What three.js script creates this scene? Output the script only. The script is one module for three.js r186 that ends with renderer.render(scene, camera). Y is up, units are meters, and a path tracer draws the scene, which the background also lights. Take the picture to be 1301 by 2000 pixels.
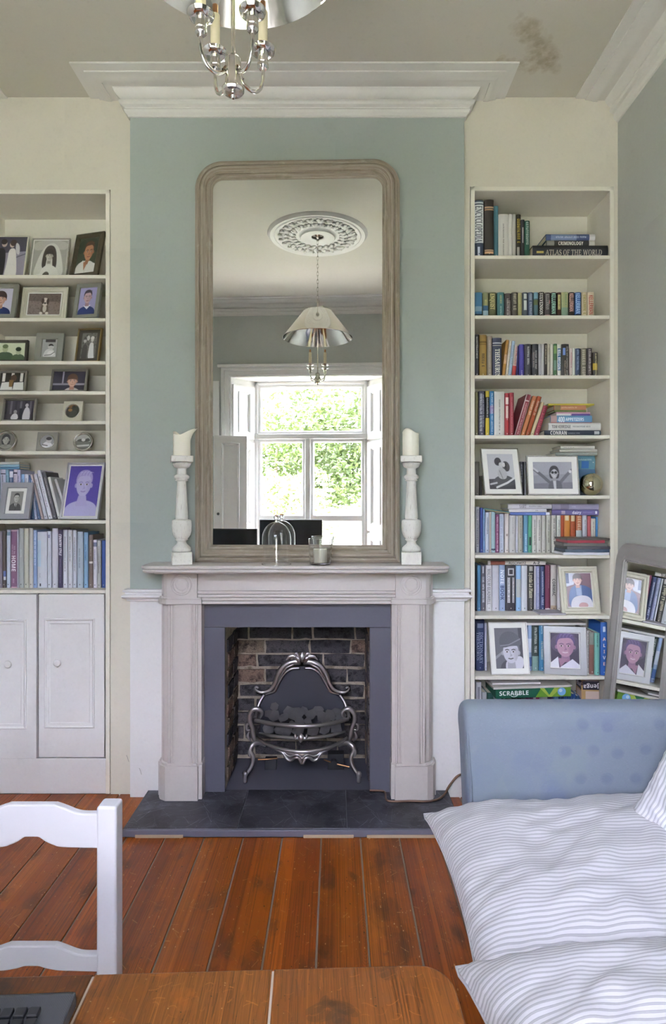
import * as THREE from 'three';
import { RoundedBoxGeometry } from 'three/addons/geometries/RoundedBoxGeometry.js';
import { mergeGeometries, mergeVertices, toCreasedNormals } from 'three/addons/utils/BufferGeometryUtils.js';
import { ImprovedNoise } from 'three/addons/math/ImprovedNoise.js';

// ------------------------------------------------------------------ camera, sky, sun, exposure
// Room: x to the right, y up, z from the fireplace wall (0) towards the window wall (3.45).
const EYE = new THREE.Vector3(0, 1.53, 3.24), FOCAL = 1200, VPX = 655, VPY = 983;
const camera = new THREE.PerspectiveCamera(2 * Math.atan(1000 / FOCAL) * 180 / Math.PI, 1301 / 2000, 0.05, 200);
camera.position.copy(EYE);
camera.lookAt(EYE.x, EYE.y, 0);
camera.setViewOffset(1301, 2000, 650.5 - VPX, 1000 - VPY, 1301, 2000);
const scene = new THREE.Scene();
scene.background = new THREE.Color().setRGB(0.86, 0.9, 1.11);
scene.backgroundIntensity = 14;
const sun = new THREE.DirectionalLight(new THREE.Color().setRGB(1, 0.95, 0.86), 8);
sun.name = 'sun';
sun.position.set(-6, 14, -5);
sun.target.position.set(0, 0, 12);
scene.add(sun, sun.target);
sun.castShadow = true;
sun.shadow.mapSize.set(2048, 2048);
Object.assign(sun.shadow.camera, { left: -26, right: 26, top: 26, bottom: -26, near: 0.5, far: 80 });
const renderer = new THREE.WebGLRenderer({ antialias: true });
renderer.toneMapping = THREE.LinearToneMapping;
renderer.toneMappingExposure = 3.12;
renderer.shadowMap.enabled = true;

// ------------------------------------------------------------------ helpers
let seed = 12345;
const rnd = () => { seed = (seed * 1664525 + 1013904223) >>> 0; return seed / 4294967296; };
const rr = (a, b) => a + (b - a) * rnd();
const noise = new ImprovedNoise();
const V = (x, y, z) => new THREE.Vector3(x, y, z);
// survey marks: a mark taken on the photograph, turned into metres on the plane z
const X = (px, z = 0) => (px - VPX) * (EYE.z - z) / FOCAL;
const Y = (py, z = 0) => EYE.y - (py - VPY) * (EYE.z - z) / FOCAL;
const taken = new Map();
const numbered = (n) => { const k = taken.get(n) ?? 0; taken.set(n, k + 1); return k ? n + '_' + String(k).padStart(3, '0') : n; };
function tag(o, label, category, group, kind) {
  if (label) o.userData.label = label;
  if (category) o.userData.category = category;
  if (group) o.userData.group = group;
  if (kind) o.userData.kind = kind;
  return o;
}
function thing(name, label, category, pos = [0, 0, 0], group) {
  const g = new THREE.Group();
  g.name = numbered(name);
  g.position.set(...pos);
  scene.add(g);
  return tag(g, label, category, group);
}
function setting(name, label) {
  const g = new THREE.Group();
  g.name = name;
  scene.add(g);
  return tag(g, label, undefined, undefined, 'structure');
}
function part(name, geo, mat, parent, label) {
  const m = new THREE.Mesh(Array.isArray(geo) ? mg(geo) : geo, mat);
  m.name = name;
  parent.add(m);
  if (label) m.userData.label = label;
  return m;
}
const solo = (name, geo, mat, label, category, group) => tag(part(numbered(name), geo, mat, scene), label, category, group);
function mg(list) {
  return mergeGeometries(list.map((g) => {
    const n = g.index ? g.toNonIndexed() : g;
    for (const k of Object.keys(n.attributes)) if (!['position', 'normal', 'uv'].includes(k)) n.deleteAttribute(k);
    if (!n.attributes.normal) n.computeVertexNormals();
    if (!n.attributes.uv) n.setAttribute('uv', new THREE.BufferAttribute(new Float32Array(n.attributes.position.count * 2), 2));
    return n;
  }));
}
// uv in metres by the direction a face points
function metreUV(g, off = [0, 0, 0], swap = false) {
  g = g.index ? g.toNonIndexed() : g;
  const p = g.attributes.position, uv = new Float32Array(p.count * 2), a = V(), b = V(), c = V();
  for (let i = 0; i < p.count; i += 3) {
    a.fromBufferAttribute(p, i); b.fromBufferAttribute(p, i + 1); c.fromBufferAttribute(p, i + 2);
    const n = b.clone().sub(a).cross(c.clone().sub(a)), ax = Math.abs(n.x), ay = Math.abs(n.y), az = Math.abs(n.z);
    [a, b, c].forEach((q, k) => {
      const x = q.x + off[0], y = q.y + off[1], z = q.z + off[2];
      let u, v;
      if (ay >= ax && ay >= az) { u = x; v = z; } else if (ax >= az) { u = z; v = y; } else { u = x; v = y; }
      if (swap) [u, v] = [v, u];
      uv[(i + k) * 2] = u; uv[(i + k) * 2 + 1] = v;
    });
  }
  g.setAttribute('uv', new THREE.BufferAttribute(uv, 2));
  return g;
}
// box from corner to corner; r rounds its edges
function bx(x0, x1, y0, y1, z0, z1, r = 0) {
  const w = Math.abs(x1 - x0), h = Math.abs(y1 - y0), d = Math.abs(z1 - z0);
  let g;
  if (r > 0) g = new RoundedBoxGeometry(w, h, d, 2, Math.min(r, w * 0.49, h * 0.49, d * 0.49)); else g = new THREE.BoxGeometry(w, h, d);
  g.translate((x0 + x1) / 2, (y0 + y1) / 2, (z0 + z1) / 2);
  return metreUV(g);
}
const cyl = (r0, r1, h, x, y, z, n = 20) => new THREE.CylinderGeometry(r1, r0, h, n).translate(x, y + h / 2, z);
const lathe = (pts, n = 32) => new THREE.LatheGeometry(pts.map(([r, y]) => new THREE.Vector2(r, y)), n);
const curve = (pts, closed = false) => new THREE.CatmullRomCurve3(pts.map((p) => (p.isVector3 ? p : V(...p))), closed);
const tube = (pts, r, n = 40, k = 8, closed = false) => new THREE.TubeGeometry(curve(pts, closed), n, r, k, closed);
// tube whose radius runs along the list of radii; flat squeezes it along z
function taper(pts, radii, n = 32, k = 10, flat = 1) {
  const c = curve(pts), f = c.computeFrenetFrames(n, false), pos = [], idx = [];
  for (let i = 0; i <= n; i++) {
    const t = i / n, q = c.getPointAt(t), s = t * (radii.length - 1), a = Math.min(Math.floor(s), radii.length - 2), r = radii[a] + (radii[a + 1] - radii[a]) * (s - a);
    for (let j = 0; j < k; j++) {
      const th = (j / k) * Math.PI * 2, o = f.normals[i].clone().multiplyScalar(Math.cos(th) * r).addScaledVector(f.binormals[i], Math.sin(th) * r);
      pos.push(q.x + o.x, q.y + o.y, q.z + o.z * flat);
    }
  }
  for (let i = 0; i < n; i++) for (let j = 0; j < k; j++) { const a = i * k + j, b = i * k + (j + 1) % k; idx.push(a, b, a + k, b, b + k, a + k); }
  const m0 = pos.length / 3; pos.push(...c.getPointAt(0).toArray(), ...c.getPointAt(1).toArray());
  for (let j = 0; j < k; j++) idx.push(m0, (j + 1) % k, j, m0 + 1, n * k + j, n * k + (j + 1) % k);
  const g = new THREE.BufferGeometry();
  g.setAttribute('position', new THREE.Float32BufferAttribute(pos, 3));
  g.setIndex(idx);
  g.computeVertexNormals();
  return g;
}
// moulding carried round a closed outline (counter-clockwise, in x/y); profile: [inset from the outline, height in z]
function sweepFrame(outline, profile, crease = 0.5) {
  const n = outline.length, pos = [], uv = [], idx = [];
  let run = 0, across = [0];
  for (let k = 1; k < profile.length; k++) across.push(across[k - 1] + Math.hypot(profile[k][0] - profile[k - 1][0], profile[k][1] - profile[k - 1][1]));
  for (let i = 0; i <= n; i++) {
    const p = outline[i % n], a = outline[(i - 1 + n) % n], b = outline[(i + 1) % n];
    const e1 = [p[0] - a[0], p[1] - a[1]], e2 = [b[0] - p[0], b[1] - p[1]], l1 = Math.hypot(...e1), l2 = Math.hypot(...e2);
    const n1 = [-e1[1] / l1, e1[0] / l1], n2 = [-e2[1] / l2, e2[0] / l2], s = 1 / (1 + n1[0] * n2[0] + n1[1] * n2[1]);
    const m = [(n1[0] + n2[0]) * s, (n1[1] + n2[1]) * s];
    if (i) run += l1;
    profile.forEach(([t, z], k) => { pos.push(p[0] + m[0] * t, p[1] + m[1] * t, z); uv.push(run, across[k]); });
  }
  const w = profile.length;
  for (let i = 0; i < n; i++) for (let k = 0; k < w - 1; k++) { const a = i * w + k, b = a + w; idx.push(a, b, a + 1, b, b + 1, a + 1); }
  const g = new THREE.BufferGeometry();
  g.setAttribute('position', new THREE.Float32BufferAttribute(pos, 3));
  g.setAttribute('uv', new THREE.Float32BufferAttribute(uv, 2));
  g.setIndex(idx);
  return toCreasedNormals(g, crease);
}
// outline of a rectangle with its top corners (and, if asked, the bottom ones) rounded
function outline(x0, x1, y0, y1, rt = 0, rb = 0, seg = 10) {
  const pts = [], arc = (cx, cy, r, a0) => { if (!r) return pts.push([cx, cy]); for (let i = 0; i <= seg; i++) { const a = a0 + (i / seg) * Math.PI / 2; pts.push([cx + Math.cos(a) * r, cy + Math.sin(a) * r]); } };
  arc(x1 - rb, y0 + rb, rb, -Math.PI / 2);
  arc(x1 - rt, y1 - rt, rt, 0);
  arc(x0 + rt, y1 - rt, rt, Math.PI / 2);
  arc(x0 + rb, y0 + rb, rb, Math.PI);
  return pts;
}
const shapeOf = (pts) => new THREE.Shape(pts.map(([x, y]) => new THREE.Vector2(x, y)));
function slab(pts, depth, bevel = 0) {
  const g = new THREE.ExtrudeGeometry(shapeOf(pts), { depth: depth - 2 * bevel, bevelEnabled: bevel > 0, bevelThickness: bevel, bevelSize: bevel, bevelOffset: -bevel, bevelSegments: 2, curveSegments: 8 });
  g.translate(0, 0, bevel);
  return g;
}
// cornice: profile [out from the wall, drop] carried along a path in plan, out to its left
function sweepPlan(path, profile, y, crease = 0.45) {
  const pos = [], uv = [], idx = [], n = path.length, w = profile.length;
  let run = 0;
  path.forEach((p, i) => {
    const a = path[i - 1], b = path[i + 1], ns = [];
    for (const [s, t] of [[a, p], [p, b]]) if (s && t) { const dx = t[0] - s[0], dz = t[1] - s[1], l = Math.hypot(dx, dz); ns.push([-dz / l, dx / l]); }
    let m = ns[0];
    if (ns.length === 2) { const k = 1 / (1 + ns[0][0] * ns[1][0] + ns[0][1] * ns[1][1]); m = [(ns[0][0] + ns[1][0]) * k, (ns[0][1] + ns[1][1]) * k]; }
    if (a) run += Math.hypot(p[0] - a[0], p[1] - a[1]);
    let acc = 0;
    profile.forEach(([t, d], k) => { if (k) acc += Math.hypot(t - profile[k - 1][0], d - profile[k - 1][1]); pos.push(p[0] + m[0] * t, y - d, p[1] + m[1] * t); uv.push(run, acc); });
  });
  for (let i = 0; i < n - 1; i++) for (let k = 0; k < w - 1; k++) { const a = i * w + k, b = a + w; idx.push(a, a + 1, b, b, a + 1, b + 1); }
  const g = new THREE.BufferGeometry();
  g.setAttribute('position', new THREE.Float32BufferAttribute(pos, 3));
  g.setAttribute('uv', new THREE.Float32BufferAttribute(uv, 2));
  g.setIndex(idx);
  return toCreasedNormals(g, crease);
}

// ------------------------------------------------------------------ textures and materials
function canvas(w, h, draw) {
  const c = document.createElement('canvas');
  c.width = w; c.height = h;
  draw(c.getContext('2d'), w, h);
  return c;
}
function tex(c, { srgb = true, repeat = [1, 1], wrap = true } = {}) {
  const t = new THREE.CanvasTexture(c);
  if (srgb) t.colorSpace = THREE.SRGBColorSpace;
  if (wrap) t.wrapS = t.wrapT = THREE.RepeatWrapping;
  t.repeat.set(...repeat);
  t.anisotropy = 8;
  return t;
}
const hex = (r, g, b, a = 1) => `rgba(${r | 0},${g | 0},${b | 0},${a})`;
const std = (o) => new THREE.MeshStandardMaterial(o);
const phys = (o) => new THREE.MeshPhysicalMaterial(o);
function speckle(ctx, w, h, n, rgb, alpha, s0, s1) {
  for (let i = 0; i < n; i++) { ctx.fillStyle = hex(...rgb, rr(alpha * 0.3, alpha)); const s = rr(s0, s1); ctx.beginPath(); ctx.ellipse(rnd() * w, rnd() * h, s, s * rr(0.5, 1), rnd() * 3, 0, 7); ctx.fill(); }
}
function blotch(ctx, w, h, n, rgb, alpha, s0, s1) {
  for (let i = 0; i < n; i++) {
    const x = rnd() * w, y = rnd() * h, s = rr(s0, s1);
    for (let k = 0; k < 8; k++) { ctx.fillStyle = hex(...rgb, alpha / 3); ctx.beginPath(); ctx.ellipse(x + rr(-s, s) * 0.6, y + rr(-s, s) * 0.6, s * rr(0.2, 0.7), s * rr(0.15, 0.6), rnd() * 3, 0, 7); ctx.fill(); }
  }
}
const plasterBump = tex(canvas(512, 512, (c, w, h) => {
  c.fillStyle = '#808080'; c.fillRect(0, 0, w, h);
  speckle(c, w, h, 9000, [255, 255, 255], 0.10, 0.6, 2.2);
  speckle(c, w, h, 9000, [0, 0, 0], 0.10, 0.6, 2.2);
  for (let i = 0; i < 260; i++) { c.strokeStyle = hex(rnd() < 0.5 ? 255 : 0, 0, 0, 0.03); c.lineWidth = rr(2, 12); const y = rnd() * h; c.beginPath(); c.moveTo(rnd() * w, y); c.lineTo(rnd() * w, y + rr(-14, 14)); c.stroke(); }
}), { srgb: false, repeat: [1.2, 1.2] });
// a paint film with roller marks and slight unevenness
const paintMap = tex(canvas(512, 512, (c, w, h) => {
  c.fillStyle = '#f6f6f6'; c.fillRect(0, 0, w, h);
  speckle(c, w, h, 5000, [215, 215, 215], 0.07, 0.8, 3);
  speckle(c, w, h, 5000, [255, 255, 255], 0.15, 0.8, 3);
  blotch(c, w, h, 14, [226, 225, 221], 0.06, 30, 90);
}), { repeat: [0.7, 0.7] });
const painted = (color, rough = 0.6, bump = 0.0006) => std({ color, roughness: rough, map: paintMap, bumpMap: plasterBump, bumpScale: bump });

const M = {
  green: painted('#afb8b2', 0.7), greenSide: painted('#bfc3bc', 0.7),
  cream: painted('#e2dccc', 0.6), shelf: painted('#f0ebdc', 0.42, 0.0003), door: painted('#eae8e6', 0.42, 0.0003), dado: painted('#eceae9', 0.5, 0.0004),
  cornice: painted('#e6e4dd', 0.6, 0.0004),
  stone: std({ color: '#d2cac6', roughness: 0.45, map: paintMap, bumpMap: plasterBump, bumpScale: 0.0002 }),
  white: painted('#efeeea', 0.45, 0.0002),
  chrome: std({ color: '#e6e2da', metalness: 1, roughness: 0.09 }),
  steel: std({ color: '#b9b4b4', metalness: 1, roughness: 0.3 }),
  iron: std({ color: '#aaa5a7', metalness: 0.86, roughness: 0.32, bumpMap: plasterBump, bumpScale: 0.0004 }),
  black: std({ color: '#2a2a2e', roughness: 0.55 }),
  castIron: std({ color: '#45454e', roughness: 0.55, metalness: 0.3, bumpMap: plasterBump, bumpScale: 0.0008 }),
  mirror: std({ color: '#f0f2f0', metalness: 1, roughness: 0.0 }),
  brass: std({ color: '#b98a62', metalness: 1, roughness: 0.3 }),
  copperPipe: std({ color: '#8f7364', metalness: 0.9, roughness: 0.35 }),
  wax: phys({ color: '#f2eedd', roughness: 0.5, clearcoat: 0.2 }),
  glass: phys({ color: '#ffffff', transmission: 1, roughness: 0.0, thickness: 0, ior: 1.5 }),
  solidGlass: phys({ color: '#ffffff', transmission: 1, roughness: 0.0, thickness: 0.01, ior: 1.5 }),
  pane: phys({ color: '#ffffff', transmission: 1, roughness: 0, thickness: 0, ior: 1.45 }),
  pages: std({ color: '#dcd4c0', roughness: 0.9 }),
  paper: std({ color: '#e9e8e6', roughness: 0.8 }),
  silver: std({ color: '#c9c6c0', metalness: 0.85, roughness: 0.25 }),
  pewter: std({ color: '#a3a096', metalness: 0.5, roughness: 0.4 }),
};

// ------------------------------------------------------------------ the room
const L = -1.95, R = 1.49, BACK = 3.45, H = 3.671, T = 0.3;   // inner faces of the walls, ceiling height, wall thickness
const BL = -1.069, BR = 0.672, BZ = 0.04;                       // chimney breast
const FX0 = -0.5716, FX1 = 0.178, FTOP = 0.887, FZ = -0.37;     // fire opening
const LN0 = X(-48), LN1 = X(207), LTOP = Y(379.5), RN0 = X(927), RN1 = X(1191), RTOP = Y(373.5), NZ = -0.29;

// floor: one board after another, running from the window to the fireplace
const boardTex = tex(canvas(1024, 2048, (c, w, h) => {
  const strip = w / 4;
  for (let s = 0; s < 4; s++) {
    const x0 = s * strip, tone = [[168, 90, 16], [152, 78, 13], [176, 95, 18], [142, 72, 15]][s];
    c.save(); c.beginPath(); c.rect(x0, 0, strip, h); c.clip();
    c.fillStyle = hex(...tone); c.fillRect(x0, 0, strip, h);
    for (let i = 0; i < 420; i++) {
      const x = x0 + rnd() * strip, y = rnd() * h, len = rr(200, 1500), d = rnd() < 0.55;
      c.strokeStyle = d ? hex(54, 26, 10, rr(0.05, 0.25)) : hex(200, 112, 44, rr(0.05, 0.22)); c.lineWidth = rr(0.8, 4.5);
      c.beginPath(); c.moveTo(x, y); c.bezierCurveTo(x + rr(-9, 9), y + len / 3, x + rr(-9, 9), y + len * 0.66, x + rr(-9, 9), y + len); c.stroke();
    }
    for (let i = 0; i < 3; i++) {
      const x = x0 + rr(0.2, 0.8) * strip, y = rnd() * h;
      for (let k = 9; k > 0; k--) { c.strokeStyle = hex(60, 28, 10, 0.22); c.lineWidth = 2.2; c.beginPath(); c.ellipse(x, y, k * 4, k * 10, 0, 0, 7); c.stroke(); }
    }
    c.restore();
  }
  blotch(c, w, h, 34, [52, 27, 12], 0.3, 20, 110); blotch(c, w, h, 26, [96, 62, 44], 0.4, 12, 70);
  blotch(c, w, h, 26, [190, 108, 34], 0.3, 20, 90);
  speckle(c, w, h, 420, [34, 18, 10], 0.8, 0.8, 3.4);
  speckle(c, w, h, 1100, [222, 190, 150], 0.85, 0.8, 3.6);
  for (let i = 0; i < 320; i++) { c.strokeStyle = hex(214, 172, 128, rr(0.15, 0.6)); c.lineWidth = rr(1, 3); const x = rnd() * w, y = rnd() * h; c.beginPath(); c.moveTo(x, y); c.lineTo(x + rr(-46, 46), y + rr(-24, 24)); c.stroke(); }
}), { repeat: [1 / 0.712, 1 / 3.0] });
const boardRough = tex(canvas(512, 512, (c, w, h) => {
  c.fillStyle = hex(0, 120, 0); c.fillRect(0, 0, w, h);
  blotch(c, w, h, 60, [0, 165, 0], 0.2, 14, 70); blotch(c, w, h, 40, [0, 84, 0], 0.2, 14, 60);
  speckle(c, w, h, 900, [0, 215, 0], 0.5, 0.5, 2);
}), { srgb: false, repeat: [1, 1] });
const boardMats = ['#ffffff', '#efe6dc', '#ffeede', '#e6d8cc'].map((color) => std({ color, map: boardTex, roughness: 0.85, roughnessMap: boardRough, bumpMap: boardRough, bumpScale: 0.0007 }));
const floor = setting('floor', 'varnished orange-brown floorboards with pale gaps and scratches');
part('sub_floor', bx(L - T, R + T, -0.3, -0.022, -0.75, BACK + T), std({ color: '#6d6258', roughness: 0.95 }), floor);
const dust = std({ color: '#8c8073', roughness: 0.95 });
{
  const pitch = 0.1785, gap = 0.0035;
  let i = 0;
  for (let x = -0.778 - 7 * pitch; x < R; x += pitch, i++) {
    const a = Math.max(L, x + gap), b = Math.min(R, x + pitch - gap);
    if (b - a < 0.02) continue;
    const inHearth = b > -0.976 && a < 0.586, z0 = inHearth ? 0.425 : 0.005;
    const cuts = [z0];
    if (i === 15) cuts.push(0.62);
    if (i % 5 === 2) cuts.push(rr(1.9, 2.7));
    cuts.push(BACK);
    for (let k = 0; k < cuts.length - 1; k++) {
      const g = new RoundedBoxGeometry(b - a, 0.022, cuts[k + 1] - cuts[k] - 0.004, 1, 0.0022);
      g.translate((a + b) / 2, -0.011 + ((i * 7 + k) % 3) * 0.0005, (cuts[k] + cuts[k + 1]) / 2);
      part('floorboard', metreUV(g, [0, 0, ((i * 37 + k * 13) % 17) * 0.173]), boardMats[(i * 3 + k) % 4], floor);
    }
    if (inHearth) for (const [p, q] of [[a, Math.min(b, -0.978)], [Math.max(a, 0.588), b]]) if (q - p > 0.008) part('floorboard', metreUV(new RoundedBoxGeometry(q - p, 0.022, 0.418, 1, 0.0022).translate((p + q) / 2, -0.0115, 0.214), [0, 0, i * 0.31]), boardMats[i % 4], floor);
    if (x > L) part('gap_filling', bx(x - gap * 0.8, x + gap * 0.8, -0.022, -0.0045, z0, BACK), dust, floor);
  }
}

// ceiling with a water stain
const ceilTex = tex(canvas(1024, 1024, (c, w, h) => {
  c.fillStyle = '#f4f3ef'; c.fillRect(0, 0, w, h);
  speckle(c, w, h, 6000, [220, 218, 210], 0.15, 1, 3);
  blotch(c, w, h, 40, [222, 219, 208], 0.12, 30, 110);
  // the stain lies above the right end of the chimney breast; u = x / 3.44, v = z / 3.45
  const sx = (x) => ((x - L) / (R - L)) * w, sz = (z) => h - (z / BACK) * h;
  c.save();
  for (let i = 0; i < 170; i++) { const t = rnd(), x = 0.83 + t * 0.24 + rr(-0.045, 0.045), z = 0.52 - t * 0.30 + rr(-0.05, 0.05); c.fillStyle = hex(168, 148, 118, 0.07); c.beginPath(); c.ellipse(sx(x), sz(z), rr(2, 10), rr(2, 9), rnd() * 3, 0, 7); c.fill(); }
  for (let i = 0; i < 50; i++) { const x = 0.78 + rr(0, 0.28), z = 0.24 + rr(-0.05, 0.05); c.fillStyle = hex(160, 138, 108, 0.09); c.beginPath(); c.ellipse(sx(x), sz(z), rr(2, 9), rr(2, 6), rnd() * 3, 0, 7); c.fill(); }
  c.restore();
}), { wrap: false });
{
  const ceiling = setting('ceiling', 'off-white plaster ceiling with a brown water stain');
  const g = bx(L - T, R + T, H, H + 0.25, -0.75, BACK + T), uv = g.attributes.uv, p = g.attributes.position;
  for (let i = 0; i < uv.count; i++) uv.setXY(i, (p.getX(i) - L) / (R - L), p.getZ(i) / BACK);
  part('plaster', g, std({ color: '#d4d1c6', roughness: 0.85, map: ceilTex, bumpMap: plasterBump, bumpScale: 0.0006 }), ceiling);
}

// wall with the fireplace: outer wall, the cream fronts over and beside the two alcove bookcases
{
  const w = setting('wall_north', 'cream painted wall over the two alcove bookcases');
  part('outer_wall', bx(L - T, R + T, -0.3, H, -0.75, -0.46), M.cream, w);
  for (const g of [bx(L, BL, LTOP + 0.024, H, -0.46, 0), bx(R, BR, RTOP + 0.024, H, -0.46, 0)]) part('wall_over_bookcase', g, M.cream, w);
  for (const g of [bx(L, LN0 - 0.022, -0.02, LTOP + 0.024, -0.46, 0), bx(LN1 + 0.024, BL, -0.02, LTOP + 0.024, -0.46, 0), bx(BR, RN0 - 0.024, -0.02, RTOP + 0.024, -0.46, 0), bx(RN1 + 0.022, R, -0.02, RTOP + 0.024, -0.46, 0)]) part('wall_beside_bookcase', g, M.cream, w);
}
{
  const w = setting('wall_chimney_breast', 'chimney breast painted grey-green above a white dado');
  const dz = 1.05;
  part('upper_wall', bx(BL, BR, dz, H, -0.46, BZ), M.green, w);
  part('dado', [bx(BL, FX0 - 0.11, -0.02, dz, -0.46, BZ), bx(FX1 + 0.11, BR, -0.02, dz, -0.46, BZ), bx(FX0 - 0.11, FX1 + 0.11, FTOP + 0.13, dz, -0.46, BZ)], M.dado, w);
  // scuffs and chips low on the dado
  for (const [x, y] of [[X(247, BZ), Y(1475, BZ)], [X(272, BZ), Y(1500, BZ)]]) part('scratch', tube([[x, y, BZ], [x + 0.006, y - 0.014, BZ], [x + 0.012, y - 0.034, BZ]], 0.0012, 6, 4), M.pewter, w);
}
// dado rail: short lengths on either side of the surround
{
  const g = setting('trim_1', 'white moulded dado rail beside the fire surround');
  const prof = [[0, 0], [0.026, 0.0], [0.03, 0.006], [0.03, 0.012], [0.02, 0.016], [0.02, 0.022], [0.034, 0.03], [0.036, 0.038], [0.028, 0.046], [0.014, 0.052], [0.014, 0.06], [0, 0.064]];
  part('rail', [sweepPlan([[BL, 0], [BL, BZ], [-0.87, BZ]], prof, 1.084), sweepPlan([[0.48, BZ], [BR, BZ], [BR, 0]], prof, 1.084)], M.dado, g);
}
// cornice
const CORNICE = [[0.222, 0], [0.222, 0.008], [0.172, 0.008], [0.172, 0.015], [0.158, 0.016], [0.142, 0.02], [0.128, 0.025], [0.108, 0.025], [0.108, 0.018], [0.07, 0.018], [0.066, 0.022], [0.062, 0.034], [0.053, 0.046], [0.042, 0.055], [0.03, 0.06], [0.03, 0.064], [0.044, 0.066], [0.045, 0.076], [0.038, 0.086], [0.024, 0.092], [0.022, 0.098], [0.026, 0.104], [0.02, 0.118], [0.01, 0.126], [0.008, 0.132], [0, 0.134]];
part('cornice', sweepPlan([[BL, 0], [BL, BZ], [BR, BZ], [BR, 0]], CORNICE, H), M.cornice, setting('trim_2', 'white plaster cornice round the chimney breast'));
part('cornice', sweepPlan([[R, 0], [R, BACK], [L, BACK], [L, 0]], CORNICE, H), M.cornice, setting('trim_3', 'white plaster cornice along the side and window walls'));

part('plaster', bx(R, R + T, -0.3, H, -0.46, BACK + T), M.greenSide, setting('wall_east', 'grey-green wall on the right'));
part('plaster', bx(L - T, L, -0.3, H, -0.46, BACK + T), M.greenSide, setting('wall_west', 'grey-green wall on the left'));

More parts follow.
